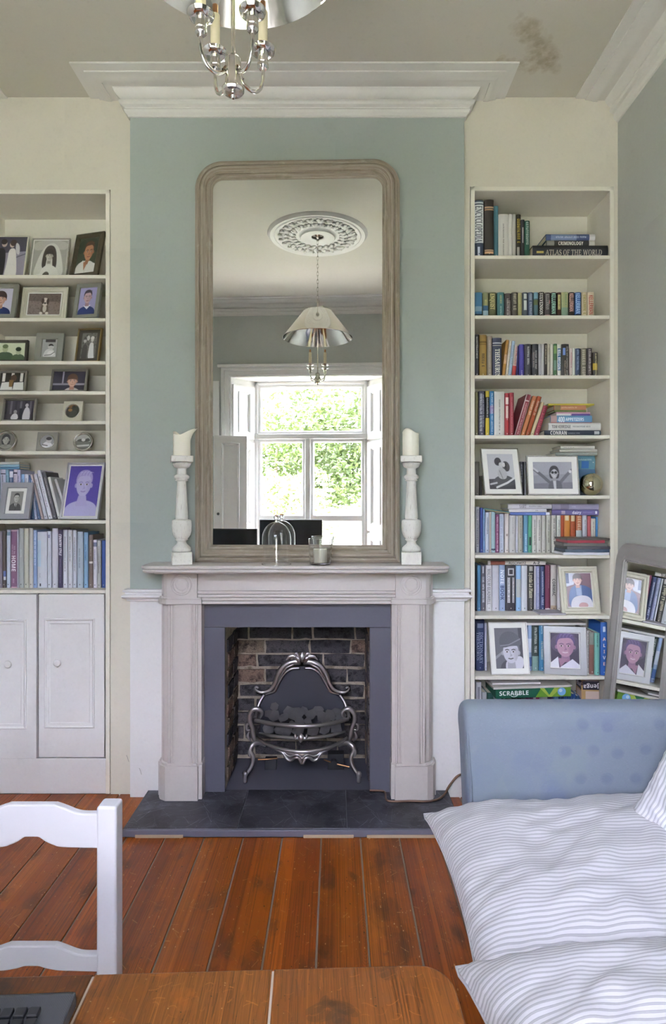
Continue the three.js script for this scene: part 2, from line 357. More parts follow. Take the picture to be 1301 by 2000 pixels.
// window wall behind the camera, seen in the mirror
const WX0 = -1.31, WX1 = 0.362, WTOP = 2.885, GX0 = -1.096, GX1 = 0.148, GZ = 3.72, SILL = 0.5, HEAD = 2.88;
{
  const w = setting('wall_south', 'grey-green wall round the tall window');
  part('plaster', [bx(L, WX0, -0.3, H, BACK, BACK + T), bx(WX1, R, -0.3, H, BACK, BACK + T), bx(WX0, WX1, WTOP, H, BACK, BACK + T), bx(WX0, WX1, -0.3, SILL, BACK, BACK + T)], M.greenSide, w);
}
{
  const w = setting('window_1', 'tall white window with panelled shutters and a leafy view');
  // architrave round the opening
  const arch = [[0, 0], [0, 0.02], [0.02, 0.03], [0.035, 0.03], [0.04, 0.02], [0.085, 0.02], [0.09, 0.014], [0.105, 0.014], [0.105, 0]];
  const a = sweepFrame(outline(WX0 - 0.105, WX1 + 0.105, 0.0, WTOP + 0.105), arch);
  a.rotateY(Math.PI); a.translate(WX0 + WX1, 0, BACK);
  part('architrave', [a, bx(WX0 - 0.14, WX1 + 0.14, WTOP + 0.1, WTOP + 0.128, BACK - 0.045, BACK, 0.004)], M.white, w);
  // splayed reveals with shutter panels, soffit and sill
  const solidSplay = (s) => { // prism between wall and frame
    const g = slab(s < 0 ? [[WX0, -BACK], [GX0, -GZ], [WX0, -GZ]] : [[WX1, -BACK], [WX1, -GZ], [GX1, -GZ]], HEAD - SILL);
    g.rotateX(-Math.PI / 2); g.translate(0, SILL, 0);
    return g;
  };
  part('reveal', [solidSplay(-1), solidSplay(1)], M.white, w);
  part('soffit', bx(WX0, WX1, HEAD, WTOP + 0.02, BACK, GZ + 0.06), M.white, w);
  part('sill', bx(WX0 - 0.05, WX1 + 0.05, SILL - 0.05, SILL, BACK - 0.08, GZ + 0.06, 0.01), M.white, w);
  const splay = Math.atan2(GX0 - WX0, GZ - BACK), wide = Math.hypot(GX0 - WX0, GZ - BACK);
  const panel = (x, z, rotY, y0, y1, ww) => {
    const g = mg([sweepFrame(outline(-ww / 2, ww / 2, y0, y1), [[0, 0], [0, 0.018], [ww * 0.22, 0.018], [ww * 0.24, 0.026], [ww * 0.3, 0.008], [ww * 0.31, 0.008]]), bx(-ww / 2 + 0.01, ww / 2 - 0.01, y0 + 0.01, y1 - 0.01, 0, 0.008)]);
    g.rotateY(rotY); g.translate(x, 0, z);
    return g;
  };
  for (const [y0, y1] of [[SILL + 0.02, 1.2], [1.23, 2.2], [2.23, 2.81]]) {
    part('shutter_panel', panel((WX0 + GX0) / 2, (BACK + GZ) / 2, Math.PI - (Math.PI / 2 - splay) + 0.0, y0, y1, wide - 0.04), M.white, w);
    part('shutter_panel', panel((WX1 + GX1) / 2, (BACK + GZ) / 2, Math.PI + (Math.PI / 2 - splay), y0, y1, wide - 0.04), M.white, w);
  }
  // wall panel beside the window, and one shutter leaf standing open
  part('wall_panel', panel(-1.585, BACK - 0.004, Math.PI, 2.25, 2.84, 0.3), M.white, w);
  const leaf = part('shutter_leaf', [panel(0, 0, 0, 0.55, 2.24, 0.34), bx(-0.17, 0.17, 0.55, 2.24, -0.022, 0)], M.white, w);
  leaf.position.set(-1.29, 0, 3.33); leaf.rotation.y = Math.PI - 0.35;
  part('shutter_knob', new THREE.SphereGeometry(0.014, 12, 8).translate(0.13, 1.42, 0.03), M.black, leaf);
  // frame, transom, mullion, casements, panes
  const z0 = GZ - 0.02, z1 = GZ + 0.06, TR0 = Y(858, -3.6), TR1 = Y(848, -3.6), MX = -0.508, LOW = Y(1012, -3.6);
  part('frame', [bx(GX0, GX0 + 0.03, SILL, HEAD, z0, z1, 0.006), bx(GX1 - 0.03, GX1, SILL, HEAD, z0, z1, 0.006), bx(GX0, GX1, HEAD - 0.035, HEAD, z0, z1, 0.006), bx(GX0, GX1, SILL, SILL + 0.05, z0, z1, 0.006)], M.white, w);
  part('transom', bx(GX0, GX1, TR0, TR1, z0 - 0.012, z1, 0.008), M.white, w);
  part('mullion', bx(MX - 0.03, MX + 0.03, SILL, TR0, z0 - 0.008, z1, 0.008), M.white, w);
  const sash = (x0, x1, y0, y1) => {
    const s = part('casement', sweepFrame(outline(x0, x1, y0, y1), [[0, 0.05], [0, 0], [0.028, 0], [0.036, 0.012], [0.036, 0.05]]).translate(0, 0, GZ), M.white, w);
    part('pane', bx(x0 + 0.032, x1 - 0.032, y0 + 0.032, y1 - 0.032, GZ + 0.024, GZ + 0.0245), M.pane, s);
  };
  sash(GX0 + 0.03, GX1 - 0.03, TR1, HEAD - 0.035);
  sash(GX0 + 0.03, MX - 0.03, LOW, TR0); sash(MX + 0.03, GX1 - 0.03, LOW, TR0);
  sash(GX0 + 0.03, MX - 0.03, SILL + 0.05, LOW); sash(MX + 0.03, GX1 - 0.03, SILL + 0.05, LOW);
}

// ------------------------------------------------------------------ the garden outside the window
{
  const lawn = tex(canvas(512, 512, (c, w, h) => { c.fillStyle = '#6c7745'; c.fillRect(0, 0, w, h); speckle(c, w, h, 9000, [80, 96, 48], 0.5, 0.6, 3); speckle(c, w, h, 5000, [130, 134, 84], 0.5, 0.6, 2); }), { repeat: [1, 1] });
  const g = setting('ground', 'sunlit lawn and pale paving outside the window');
  part('lawn', bx(-22, 22, -0.5, -0.12, 6.6, 30), std({ map: lawn, roughness: 1 }), g);
  part('paving', bx(-22, 22, -0.5, -0.12, BACK + T + 0.02, 6.58), std({ color: '#d8cdb8', roughness: 0.9 }), g);
  tag(solo('garden_wall', bx(-14, 14, -0.12, 1.4, 11.6, 11.8, 0.01), painted('#eceae4', 0.8), 'low white garden wall beneath the trees outside', 'wall'));
  // leaf: a bent lozenge
  const lg = new THREE.BufferGeometry();
  lg.setAttribute('position', new THREE.Float32BufferAttribute([0, 0, 0, 0.028, 0.006, 0.05, 0, -0.004, 0.12, 0, 0, 0, 0, -0.004, 0.12, -0.028, 0.006, 0.05], 3));
  lg.computeVertexNormals();
  const leafMat = (color) => phys({ color, roughness: 0.6, transmission: 0.3, thickness: 0, side: THREE.DoubleSide });
  const dm = new THREE.Object3D(), col = new THREE.Color();
  function tree(name, label, category, x, z, y0, y1, rx, count, color, group, size = 1, pale) {
    const t = thing(name, label, category, [x, -0.12, z], group);
    part('trunk', taper([[0, 0, 0], [0.05, y0 * 0.6, 0.03], [-0.04, y0 + (y1 - y0) * 0.35, 0], [0.03, y0 + (y1 - y0) * 0.7, 0]], [0.14, 0.11, 0.08, 0.03], 14, 8), std({ color: '#6b5b48', roughness: 0.95 }), t);
    const im = new THREE.InstancedMesh(lg, leafMat(color), count);
    im.name = 'foliage';
    im.userData.kind = 'stuff';
    const lobes = Array.from({ length: 16 }, () => [rr(-0.75, 0.75) * rx, y0 + rr(0.12, 0.9) * (y1 - y0), rr(-0.75, 0.75) * rx * 0.7, rr(0.3, 0.55) * rx]);
    for (let i = 0; i < count; i++) {
      const [lx, ly, lz, r] = lobes[i % 16], a = rnd() * 6.283, b = Math.acos(rr(-1, 1)), q = r * Math.cbrt(rr(0.35, 1));
      dm.position.set(lx + Math.sin(b) * Math.cos(a) * q, Math.max(0.1, ly + Math.cos(b) * q), lz + Math.sin(b) * Math.sin(a) * q);
      dm.rotation.set(rr(-0.6, 1.6), rnd() * 6.283, rr(-0.8, 0.8));
      dm.scale.setScalar(size * rr(0.8, 1.7));
      dm.updateMatrix();
      im.setMatrixAt(i, dm.matrix);
      const k = rr(0.65, 1.2);
      im.setColorAt(i, pale && rnd() < pale ? col.setRGB(6, 5, 8) : col.setRGB(k * rr(0.9, 1.15), k, k * rr(0.7, 1)));
    }
    t.add(im);
  }
  tree('garden_tree', 'large leafy green tree beyond the wall, right of the upper pane in the mirror', 'tree', 1.4, 17, 1.6, 6.7, 3.4, 15000, '#4a5a2a', 'trees beyond the garden wall', 1.3);
  tree('garden_tree', 'broad leafy tree behind the garden wall, left of the mullion in the mirror', 'tree', -2.9, 17, 0.8, 4.6, 3.0, 12000, '#52632f', 'trees beyond the garden wall', 1.2);
  tree('garden_tree', 'dense tree farther left behind the wall, mostly hidden by the window frame', 'tree', -8.6, 18.5, 1.0, 5.0, 3.3, 6000, '#49582c', 'trees beyond the garden wall', 1.3);
  tree('garden_tree', 'dense tree farther right behind the wall, mostly hidden by the shutters', 'tree', 7.4, 18, 1.0, 5.6, 3.3, 6000, '#4d5c2d', 'trees beyond the garden wall', 1.3);
  tree('flowering_shrub', 'white flowering shrub in front of the trees, low in the left casement', 'shrub', -1.5, 10.6, 0.6, 2.3, 0.9, 3200, '#5d6b3c', undefined, 0.8, 0.55);
}

// ------------------------------------------------------------------ fireplace
const slateTex = tex(canvas(1024, 1024, (c, w, h) => {
  c.fillStyle = '#3f3f47'; c.fillRect(0, 0, w, h);
  for (let i = 0; i < 500; i++) { c.strokeStyle = rnd() < 0.5 ? hex(20, 20, 26, 0.13) : hex(98, 98, 112, 0.08); c.lineWidth = rr(2, 22); const x = rnd() * w, y = rnd() * h; c.beginPath(); c.moveTo(x, y); c.lineTo(x + rr(-160, 160), y + rr(-26, 26)); c.stroke(); }
  blotch(c, w, h, 40, [18, 18, 26], 0.6, 30, 120); blotch(c, w, h, 34, [104, 104, 118], 0.4, 12, 70);
  for (let i = 0; i < 260; i++) { c.strokeStyle = hex(176, 176, 190, rr(0.1, 0.55)); c.lineWidth = rr(1, 3.4); const x = rnd() * w, y = rnd() * h, a = rnd() * 6.3, l = rr(20, 190); c.beginPath(); c.moveTo(x, y); c.quadraticCurveTo(x + Math.cos(a) * l * 0.5 + rr(-10, 10), y + Math.sin(a) * l * 0.5 + rr(-10, 10), x + Math.cos(a) * l, y + Math.sin(a) * l); c.stroke(); }
  speckle(c, w, h, 420, [200, 200, 210], 0.7, 0.8, 3);
}), { repeat: [1.3, 1.3] });
const slateMat = std({ color: '#ffffff', map: slateTex, roughness: 0.42, bumpMap: plasterBump, bumpScale: 0.0004 });
const slipMat = std({ color: '#62626f', roughness: 0.5, map: paintMap, bumpMap: plasterBump, bumpScale: 0.0003 });
const HZ = 0.035, CX = -0.196; // hearth top, centre of the fireplace
{
  const h = thing('hearth', 'black scratched slate hearth of three slabs in front of the fireplace', 'hearth', [CX, 0, 0]);
  const x0 = -0.78, x1 = 0.782, s0 = X(470, 0.3) - CX, s1 = X(677, 0.3) - CX;
  let k = 0;
  for (const [a, b] of [[x0, s0 - 0.0015], [s0 + 0.0015, s1 - 0.0015], [s1 + 0.0015, x1]]) part('slab', metreUV(bx(a, b, 0.006, HZ, 0.03, 0.412, 0.003), [k++ * 0.37, 0, 0]), slateMat, h);
  part('joint', bx(x0 + 0.004, x1 - 0.004, 0, 0.03, 0.03, 0.41), std({ color: '#7a7a80', roughness: 0.95 }), h);
  part('edging', bx(x0, x1, 0.002, HZ - 0.001, 0.412, 0.43, 0.004), std({ color: '#6a6a78', roughness: 0.5 }), h);
  for (const [a, b] of [[-0.72, -0.5], [0.05, 0.28], [0.34, 0.76]]) part('bare_timber_strip', bx(a, b, 0.0, 0.014, 0.425, 0.4335, 0.002), std({ color: '#b7a389', roughness: 0.9 }), h);
}
// firebox with brick back and sides
const brickTex = tex(canvas(512, 512, (c, w, h) => {
  c.fillStyle = '#e8e4e0'; c.fillRect(0, 0, w, h);
  blotch(c, w, h, 60, [58, 54, 58], 0.45, 12, 50); blotch(c, w, h, 40, [255, 246, 236], 0.6, 6, 30);
  for (let i = 0; i < 120; i++) { const x = rnd() * w, y = rnd() * h; c.strokeStyle = rnd() < 0.55 ? hex(28, 26, 28, 0.4) : hex(255, 246, 236, 0.6); c.lineWidth = rr(1, 7); c.beginPath(); c.moveTo(x, y); c.lineTo(x + rr(-40, 40), y + rr(-12, 12)); c.stroke(); }
  speckle(c, w, h, 1500, [26, 24, 26], 0.7, 0.6, 4); speckle(c, w, h, 700, [255, 250, 245], 0.8, 0.6, 3.6);
}), { repeat: [3.4, 3.4] });
const mortarTex = tex(canvas(512, 512, (c, w, h) => { c.fillStyle = '#f4efe8'; c.fillRect(0, 0, w, h); blotch(c, w, h, 40, [120, 112, 106], 0.3, 10, 50); speckle(c, w, h, 1200, [90, 84, 80], 0.5, 0.6, 3); }), { repeat: [3, 3] });
const brickBump = tex(canvas(256, 256, (c, w, h) => { c.fillStyle = '#888'; c.fillRect(0, 0, w, h); speckle(c, w, h, 2600, [0, 0, 0], 0.4, 1, 5); speckle(c, w, h, 1800, [255, 255, 255], 0.35, 1, 5); }), { srgb: false, repeat: [5, 5] });
{
  const f = setting('firebox', 'sooty brick fireplace opening with pale mortar');
  const mortar = std({ color: '#b9aea2', roughness: 1, map: mortarTex, bumpMap: brickBump, bumpScale: 0.003 });
  part('mortar', [bx(FX0 - 0.1, FX1 + 0.1, -0.02, FTOP + 0.13, FZ - 0.09, FZ), bx(FX0 - 0.11, FX0 - 0.004, -0.02, FTOP + 0.13, FZ, 0.03), bx(FX1 + 0.004, FX1 + 0.11, -0.02, FTOP + 0.13, FZ, 0.03)], mortar, f);
  part('throat', bx(FX0 - 0.1, FX1 + 0.1, FTOP + 0.05, FTOP + 0.13, FZ, 0.03), std({ color: '#2b2928', roughness: 1 }), f);
  part('back_hearth', bx(FX0 - 0.004, FX1 + 0.004, 0, HZ - 0.002, FZ, 0.03), slipMat, f);
  const bm = ['#5f5c62', '#504e55', '#84756c', '#9a8276', '#6d686d', '#958678'].map((color) => std({ color, roughness: 0.95, map: brickTex, bumpMap: brickBump, bumpScale: 0.004 }));
  // courses read from the photograph: joints along each row, in marks of the photograph
  const q = (v) => X(430 + v / 4.197, FZ), qy = (v) => Y(1200 + v / 4.197, FZ);
  const rows = [
    [100, 195, [-40, 235, 590, 760, 1105, 1330], [1, 1, 1, 1, 0]], [212, 312, [-60, 370, 735, 1070, 1330], [5, 0, 1, 3]], [328, 420, [-30, 135, 305, 590, 845, 1185, 1330], [5, 3, 0, 0, 0, 2]],
    [448, 548, [-60, 370, 700, 1040, 1330], [3, 0, 0, 1]], [578, 668, [-40, 155, 500, 840, 1180, 1330], [5, 0, 1, 0, 2]], [690, 782, [-60, 290, 640, 980, 1330], [0, 1, 1, 0]],
    [800, 892, [-40, 135, 470, 800, 1110, 1330], [1, 4, 0, 1, 0]], [912, 1012, [-60, 200, 540, 880, 1330], [4, 0, 1, 4]], [1040, 1142, [-40, 280, 620, 960, 1330], [1, 0, 0, 1]],
  ];
  const brick = (w, h, d) => { const g = new THREE.BoxGeometry(w, h, d, 3, 2, 1), p = g.attributes.position; for (let i = 0; i < p.count; i++) p.setXYZ(i, p.getX(i) + noise.noise(p.getX(i) * 40 + w * 90, p.getY(i) * 40, 3) * 0.009, p.getY(i) + noise.noise(p.getX(i) * 30, p.getY(i) * 40 + w * 70, 7) * 0.008, p.getZ(i) + noise.noise(p.getX(i) * 50, p.getY(i) * 50, w * 33) * 0.006); g.computeVertexNormals(); return g; };
  rows.forEach(([a, b, xs, ms], r) => {
    for (let i = 0; i < xs.length - 1; i++) {
      const x0 = Math.max(FX0 - 0.07, q(xs[i]) + 0.006), x1 = Math.min(FX1 + 0.07, q(xs[i + 1]) - 0.006), y1 = qy(a), y0 = qy(b);
      if (x1 - x0 < 0.02) continue;
      const m = part('brick', metreUV(brick(x1 - x0, y1 - y0, 0.04), [rnd() * 3, rnd() * 3, 0]), bm[ms[i]], f);
      m.position.set((x0 + x1) / 2, (y0 + y1) / 2, FZ - 0.012 + rr(0, 0.005));
    }
    for (const s of [0, 1]) for (let k = 0; k < 2; k++) { // side walls
      const y1 = qy(a), y0 = qy(b), w = 0.16, m = part('brick', metreUV(brick(w, y1 - y0, 0.04), [rnd() * 3, rnd() * 3, 0]), bm[(r * 2 + k + s) % 6], f);
      m.rotation.y = s ? -Math.PI / 2 : Math.PI / 2;
      m.position.set(s ? FX1 + 0.016 : FX0 - 0.016, (y0 + y1) / 2, FZ + 0.1 + k * 0.175 - (r % 2) * 0.03);
    }
  });
}
// slate slips round the opening
{
  const s = thing('slate_slips', 'dark blue-grey slate panels framing the fire opening', 'fireplace', [CX, HZ, 0]);
  const x0 = X(399, 0.05) - CX, x1 = X(765, 0.05) - CX, a = FX0 - CX, b = FX1 - CX, top = FTOP - HZ;
  part('side_slip', bx(x0, a, 0, top - 0.001, 0.041, 0.06, 0.002), slipMat, s);
  part('side_slip', bx(b, x1, 0, top - 0.001, 0.041, 0.06, 0.002), slipMat, s);
  part('header_slip', bx(x0, x1, top + 0.0005, 1.02 - HZ, 0.041, 0.06, 0.002), slipMat, s);
}
// stone surround
const MANTEL = 1.226;
{
  const s = thing('fire_surround', 'pale grey stone fire surround with fluted pilasters and roundels', 'fireplace', [CX, HZ, 0]);
  const Z = 0.15, y = (v) => v - HZ;
  // shelf in two rounded layers with a quirk between
  const plan = (hw, zf, r) => outline(-hw, hw, BZ, zf, r, 0, 6);
  const layer = (hw, zf, y0, t) => { const g = slab(plan(hw, zf, 0.05).map(([a, b]) => [a, -b]).reverse(), t, t * 0.42); g.rotateX(-Math.PI / 2); return g.translate(0, y0, 0); };
  part('mantel_shelf', [layer(0.754, 0.256, y(MANTEL - 0.0365), 0.018), layer(0.75, 0.250, y(MANTEL - 0.02), 0.003), layer(0.758, 0.262, y(MANTEL - 0.0185), 0.0185)], M.stone, s);
  part('bed_mould', bx(-0.71, 0.71, y(MANTEL - 0.05), y(MANTEL - 0.034), BZ, 0.17, 0.004), M.stone, s);
  const fy0 = y(Y(1180, 0.12)), fy1 = y(MANTEL - 0.045), ry1 = y(Y(1153, 0.12));
  part('frieze', bx(-0.5, 0.5, ry1, fy1, BZ, 0.125), M.stone, s);
  for (let k = 0; k < 4; k++) { const hh = (ry1 - fy0) / 4; part('reed', bx(-0.502, 0.502, fy0 + k * hh, fy0 + (k + 1) * hh - 0.0008, BZ, 0.128 + k * 0.003, 0.006), M.stone, s); }
  const capY0 = y(Y(1181, Z)), capY1 = y(Y(1170, Z)), plinthTop = y(Y(1492, Z));
  for (const d of [-1, 1]) {
    const m = (g) => (d < 0 ? g : g.scale(-1, 1, 1)), fix = (g) => { if (d > 0) { const i = g.index; if (i) { const a = i.array; for (let k = 0; k < a.length; k += 3) [a[k], a[k + 1]] = [a[k + 1], a[k]]; } else { const p = g.attributes; for (const n of Object.keys(p)) { const at = p[n], w = at.itemSize; for (let k = 0; k < at.count; k += 3) for (let c = 0; c < w; c++) { const t = at.array[k * w + c]; at.array[k * w + c] = at.array[(k + 1) * w + c]; at.array[(k + 1) * w + c] = t; } } } g.computeVertexNormals(); } return g; };
    const up = (pts, y0, y1, b = 0) => { let g = slab(pts.map(([a, z]) => [a, -z]).reverse(), y1 - y0, b); g.rotateX(-Math.PI / 2); g.translate(0, y0, 0); g = fix(m(g)); return g; };
    // plan of the pilaster (left one): inner edge strip, reeded front, rounded outer corner
    const I = -0.482, O = -0.7;
    const shaft = [[I, BZ], [I, 0.128], [-0.5, 0.128], [-0.5, 0.139], [-0.508, 0.144], [-0.513, 0.138], [-0.519, 0.144], [-0.526, 0.14], [-0.532, 0.147], [-0.54, 0.149], [-0.612, 0.149], [-0.62, 0.147], [-0.626, 0.14], [-0.633, 0.144], [-0.639, 0.138], [-0.646, 0.144], [-0.652, 0.139], [-0.656, 0.128], [-0.672, 0.122], [-0.686, 0.104], [-0.69, 0.08], [-0.69, 0.072], [-0.7, 0.072], [O, BZ]];
    part('pilaster', up(shaft, plinthTop - 0.004, capY0 + 0.004), M.stone, s);
    const cap = [[I + 0.004, BZ], [I + 0.004, 0.152], [-0.655, 0.158], [-0.682, 0.143], [-0.698, 0.115], [-0.7, 0.09], [-0.712, 0.086], [-0.712, BZ]];
    part('capital', [up(cap, capY0, capY1, 0.005), up(cap.map(([a, z]) => [a < -0.6 ? a + 0.006 : a - 0.003, z > 0.1 ? z - 0.006 : z]), capY1 - 0.002, capY1 + 0.006, 0.002)], M.stone, s);
    const blk = [[-0.5, BZ], [-0.5, Z], [-0.652, Z], [-0.652, 0.138], [-0.672, 0.13], [-0.684, 0.108], [-0.686, 0.075], [-0.698, 0.075], [-0.698, BZ]];
    part('corner_block', up(blk, capY1 + 0.004, fy1), M.stone, s);
    const r = part('roundel', lathe([[0, 0.006], [0.026, 0.006], [0.029, 0.003], [0.031, 0.0005], [0.034, 0.004], [0.037, 0.0065], [0.041, 0.0065], [0.044, 0.003], [0.047, 0.0], [0.05, 0.003], [0.053, 0.003], [0.055, 0]], 40), M.stone, s);
    r.rotation.x = Math.PI / 2; r.position.set(d * 0.577, (capY1 + fy1) / 2 + 0.006, Z);
    const pl = [[I + 0.004, BZ], [I + 0.004, 0.136], [-0.496, 0.136], [-0.496, 0.155], [-0.66, 0.155], [-0.69, 0.136], [-0.702, 0.112], [-0.702, 0.09], [-0.712, 0.09], [-0.712, BZ]];
    part('plinth', [up(pl, 0, plinthTop - 0.012), up(pl.map(([a, z]) => [a < -0.6 ? a + 0.008 : a - (a < -0.49 ? 0.006 : 0), z > 0.1 ? z - 0.006 : z]), plinthTop - 0.0125, plinthTop, 0.003)], M.stone, s);
  }
}
// cast-iron fire basket; marks read from the photograph, taken at their own depths
const gq = (v, w, z) => V(X(430 + v / 4.197, z), Y(1200 + w / 4.197, z), z);
{
  const g = thing('fire_basket', 'polished cast-iron fire basket with scrolled arch and claw-like legs', 'fire grate', [0, 0, 0]);
  const back = (pts, z) => pts.map(([a, b]) => { const p = gq(a, b, z); return [p.x, p.y]; });
  part('fireback', slab(back([[330, 1000], [1020, 1000], [1020, 690], [985, 655], [930, 640], [895, 570], [855, 500], [800, 455], [735, 430], [672, 424], [610, 430], [545, 455], [490, 500], [450, 570], [415, 640], [360, 655], [330, 690]], -0.27), 0.014, 0.003).translate(0, 0, -0.277), M.castIron, g);
  for (const s of [-1, 1]) {
    const e = (a, b, z) => gq(672 + s * a, b, z);
    part('arch_scroll', [
      taper([e(8, 392, -0.245), e(60, 390, -0.245), e(130, 415, -0.245), e(190, 480, -0.245), e(222, 560, -0.245), e(262, 618, -0.245), e(320, 640, -0.245), e(368, 632, -0.24), e(388, 606, -0.238), e(374, 594, -0.236), e(360, 606, -0.234)], [0.016, 0.017, 0.018, 0.018, 0.016, 0.014, 0.012, 0.011, 0.009, 0.008, 0.006], 60, 10, 0.7),
      taper([e(20, 440, -0.235), e(90, 446, -0.235), e(150, 490, -0.235), e(192, 560, -0.235), e(232, 632, -0.235), e(300, 656, -0.235)], [0.006, 0.008, 0.008, 0.008, 0.007, 0.003], 40, 8),
      taper([e(70, 410, -0.222), e(130, 440, -0.222), e(170, 500, -0.222), e(190, 530, -0.222)], [0.003, 0.008, 0.008, 0.002], 24, 8),
    ], M.iron, g);
    part('arch_leaf', [taper([e(15, 400, -0.235), e(50, 350, -0.23), e(95, 345, -0.228), e(130, 375, -0.226)], [0.01, 0.014, 0.012, 0.004], 20, 8, 0.6), taper([e(20, 380, -0.225), e(45, 320, -0.222), e(70, 335, -0.22)], [0.01, 0.011, 0.003], 16, 8, 0.6)], M.iron, g);
    part('side_arm', taper([e(310, 660, -0.25), e(345, 715, -0.24), e(372, 790, -0.22), e(384, 850, -0.19)], [0.008, 0.010, 0.010, 0.012], 24, 8), M.iron, g);
    part('side_scroll', [
      taper([e(345, 850, -0.15), e(330, 810, -0.15), e(352, 780, -0.15), e(395, 775, -0.15), e(428, 815, -0.15), e(432, 870, -0.15), e(408, 930, -0.15), e(400, 990, -0.15), e(385, 1040, -0.15)], [0.006, 0.010, 0.013, 0.014, 0.014, 0.013, 0.013, 0.014, 0.012], 48, 10),
      taper([e(430, 890, -0.15), e(455, 905, -0.15), e(450, 945, -0.15), e(425, 945, -0.15)], [0.008, 0.009, 0.008, 0.004], 24, 8),
      taper([e(432, 960, -0.16), e(445, 1000, -0.16), e(420, 1040, -0.16)], [0.004, 0.010, 0.004], 16, 8),
    ], M.iron, g);
    const leg = part('leg', taper([e(300, 1075, -0.13), e(340, 1058, -0.12), e(385, 1058, -0.1), e(418, 1085, -0.09), e(424, 1120, -0.085), e(405, 1160, -0.08), e(402, 1200, -0.075), e(420, 1255, -0.065), e(455, 1305, -0.055)], [0.008, 0.011, 0.013, 0.014, 0.013, 0.012, 0.011, 0.010, 0.009], 56, 10), M.iron, g);
    const f0 = gq(672 + s * 466, 1306, -0.05);
    part('foot', [new THREE.SphereGeometry(0.014, 16, 12).translate(f0.x, f0.y, f0.z), lathe([[0, 0], [0.0085, 0], [0.011, 0.006], [0.0105, f0.y - HZ - 0.016], [0.014, f0.y - HZ - 0.013], [0.012, f0.y - HZ]], 16).translate(f0.x, HZ + 0.0005, f0.z)], M.iron, leg);
    part('leg_curl', taper([e(418, 1085, -0.085), e(436, 1120, -0.08), e(430, 1160, -0.078), e(408, 1150, -0.078)], [0.005, 0.008, 0.007, 0.003], 20, 8), M.iron, leg);
  }
  part('finial', [lathe([[0, -0.01], [0.012, 0.0], [0.02, 0.016], [0.016, 0.034], [0.006, 0.048], [0, 0.052]], 16).scale(1, 1, 0.6).translate(gq(672, 385, -0.23).x, gq(672, 385, -0.23).y, -0.232),
    lathe([[0, -0.01], [0.010, 0.002], [0.014, 0.014], [0.006, 0.03], [0, 0.034]], 14).scale(1, 1, 0.6).rotateZ(0.7).translate(gq(650, 380, -0.22).x, gq(650, 380, -0.22).y, -0.224),
    lathe([[0, -0.01], [0.010, 0.002], [0.014, 0.014], [0.006, 0.03], [0, 0.034]], 14).scale(1, 1, 0.6).rotateZ(-0.7).translate(gq(694, 380, -0.22).x, gq(694, 380, -0.22).y, -0.224)], M.iron, g);
  // bowed bars and the crescent apron
  const bow = (a) => -0.16 + 0.13 * (1 - (a / 390) ** 2);
  const bar = (pts, r) => taper(pts.map(([a, b]) => gq(672 + a, b, bow(a))), r, 48, 10);
  part('front_bar', bar([[-385, 868], [-250, 896], [-120, 910], [0, 915], [120, 910], [250, 890], [378, 858]], [0.010, 0.012, 0.012, 0.012, 0.012, 0.012, 0.010]), M.iron, g);
  part('front_bar', bar([[-350, 975], [-230, 998], [-80, 1012], [0, 1014], [80, 1012], [230, 992], [350, 960]], [0.006, 0.010, 0.010, 0.010, 0.010, 0.010, 0.006]), M.iron, g);
  const kb = gq(662, 1005, bow(0) + 0.008);
  part('boss', [lathe([[0, -0.03], [0.006, -0.028], [0.010, -0.022], [0.016, -0.01], [0.017, 0.002], [0.012, 0.012], [0.006, 0.018], [0, 0.02]], 18).translate(kb.x, kb.y, kb.z), ...[-1, 1].map((s) => new THREE.SphereGeometry(0.014, 14, 10).scale(0.6, 1, 0.8).translate(kb.x + s * 0.03, kb.y, kb.z - 0.006))], M.iron, g);
  const up = (a) => 1000 + 125 * (1 - (a / 375) ** 2) ** 0.8, lo = (a) => { const t = Math.abs(a) / 375; return t < 0.12 ? 1225 - t * 600 : 1155 + 45 * Math.sin(Math.min(1, (t - 0.12) / 0.3) * Math.PI) * 1 - Math.max(0, t - 0.3) * 190; };
  {
    const n = 56, pos = [], idx = [];
    for (let i = 0; i <= n; i++) { const a = -375 + 750 * (i / n), z = bow(a) + 0.012; for (let k = 0; k <= 6; k++) { const t = k / 6, y = up(a) * (1 - t) + Math.max(lo(a), up(a) + 6) * t; pos.push(...gq(672 + a, y, z + 0.014 * Math.sin(t * Math.PI) - 0.02 * t).toArray()); } }
    for (let i = 0; i < n; i++) for (let k = 0; k < 6; k++) { const a = i * 7 + k, b = a + 7; idx.push(a, a + 1, b, b, a + 1, b + 1); }
    const ag = new THREE.BufferGeometry(); ag.setAttribute('position', new THREE.Float32BufferAttribute(pos, 3)); ag.setIndex(idx); ag.computeVertexNormals();
    const edge = (f, r) => taper(Array.from({ length: 25 }, (_, i) => { const a = -370 + 740 * (i / 24); return gq(672 + a, f(a), bow(a) + 0.014); }), [r * 0.6, r, r, r, r * 0.6], 70, 8);
    part('apron', [ag, edge(up, 0.011), edge((a) => Math.max(lo(a), up(a) + 6), 0.008), edge((a) => (up(a) * 0.45 + Math.max(lo(a), up(a) + 6) * 0.55), 0.0045)], M.iron, g);
    const tip = gq(660, 1190, bow(0));
    part('apron_drop', lathe([[0, -0.026], [0.004, -0.02], [0.010, -0.012], [0.014, 0.004], [0.010, 0.02], [0.013, 0.026], [0, 0.03]], 16).translate(tip.x, tip.y, tip.z + 0.004), M.iron, g);
  }
  const tr = gq(672, 985, -0.15);
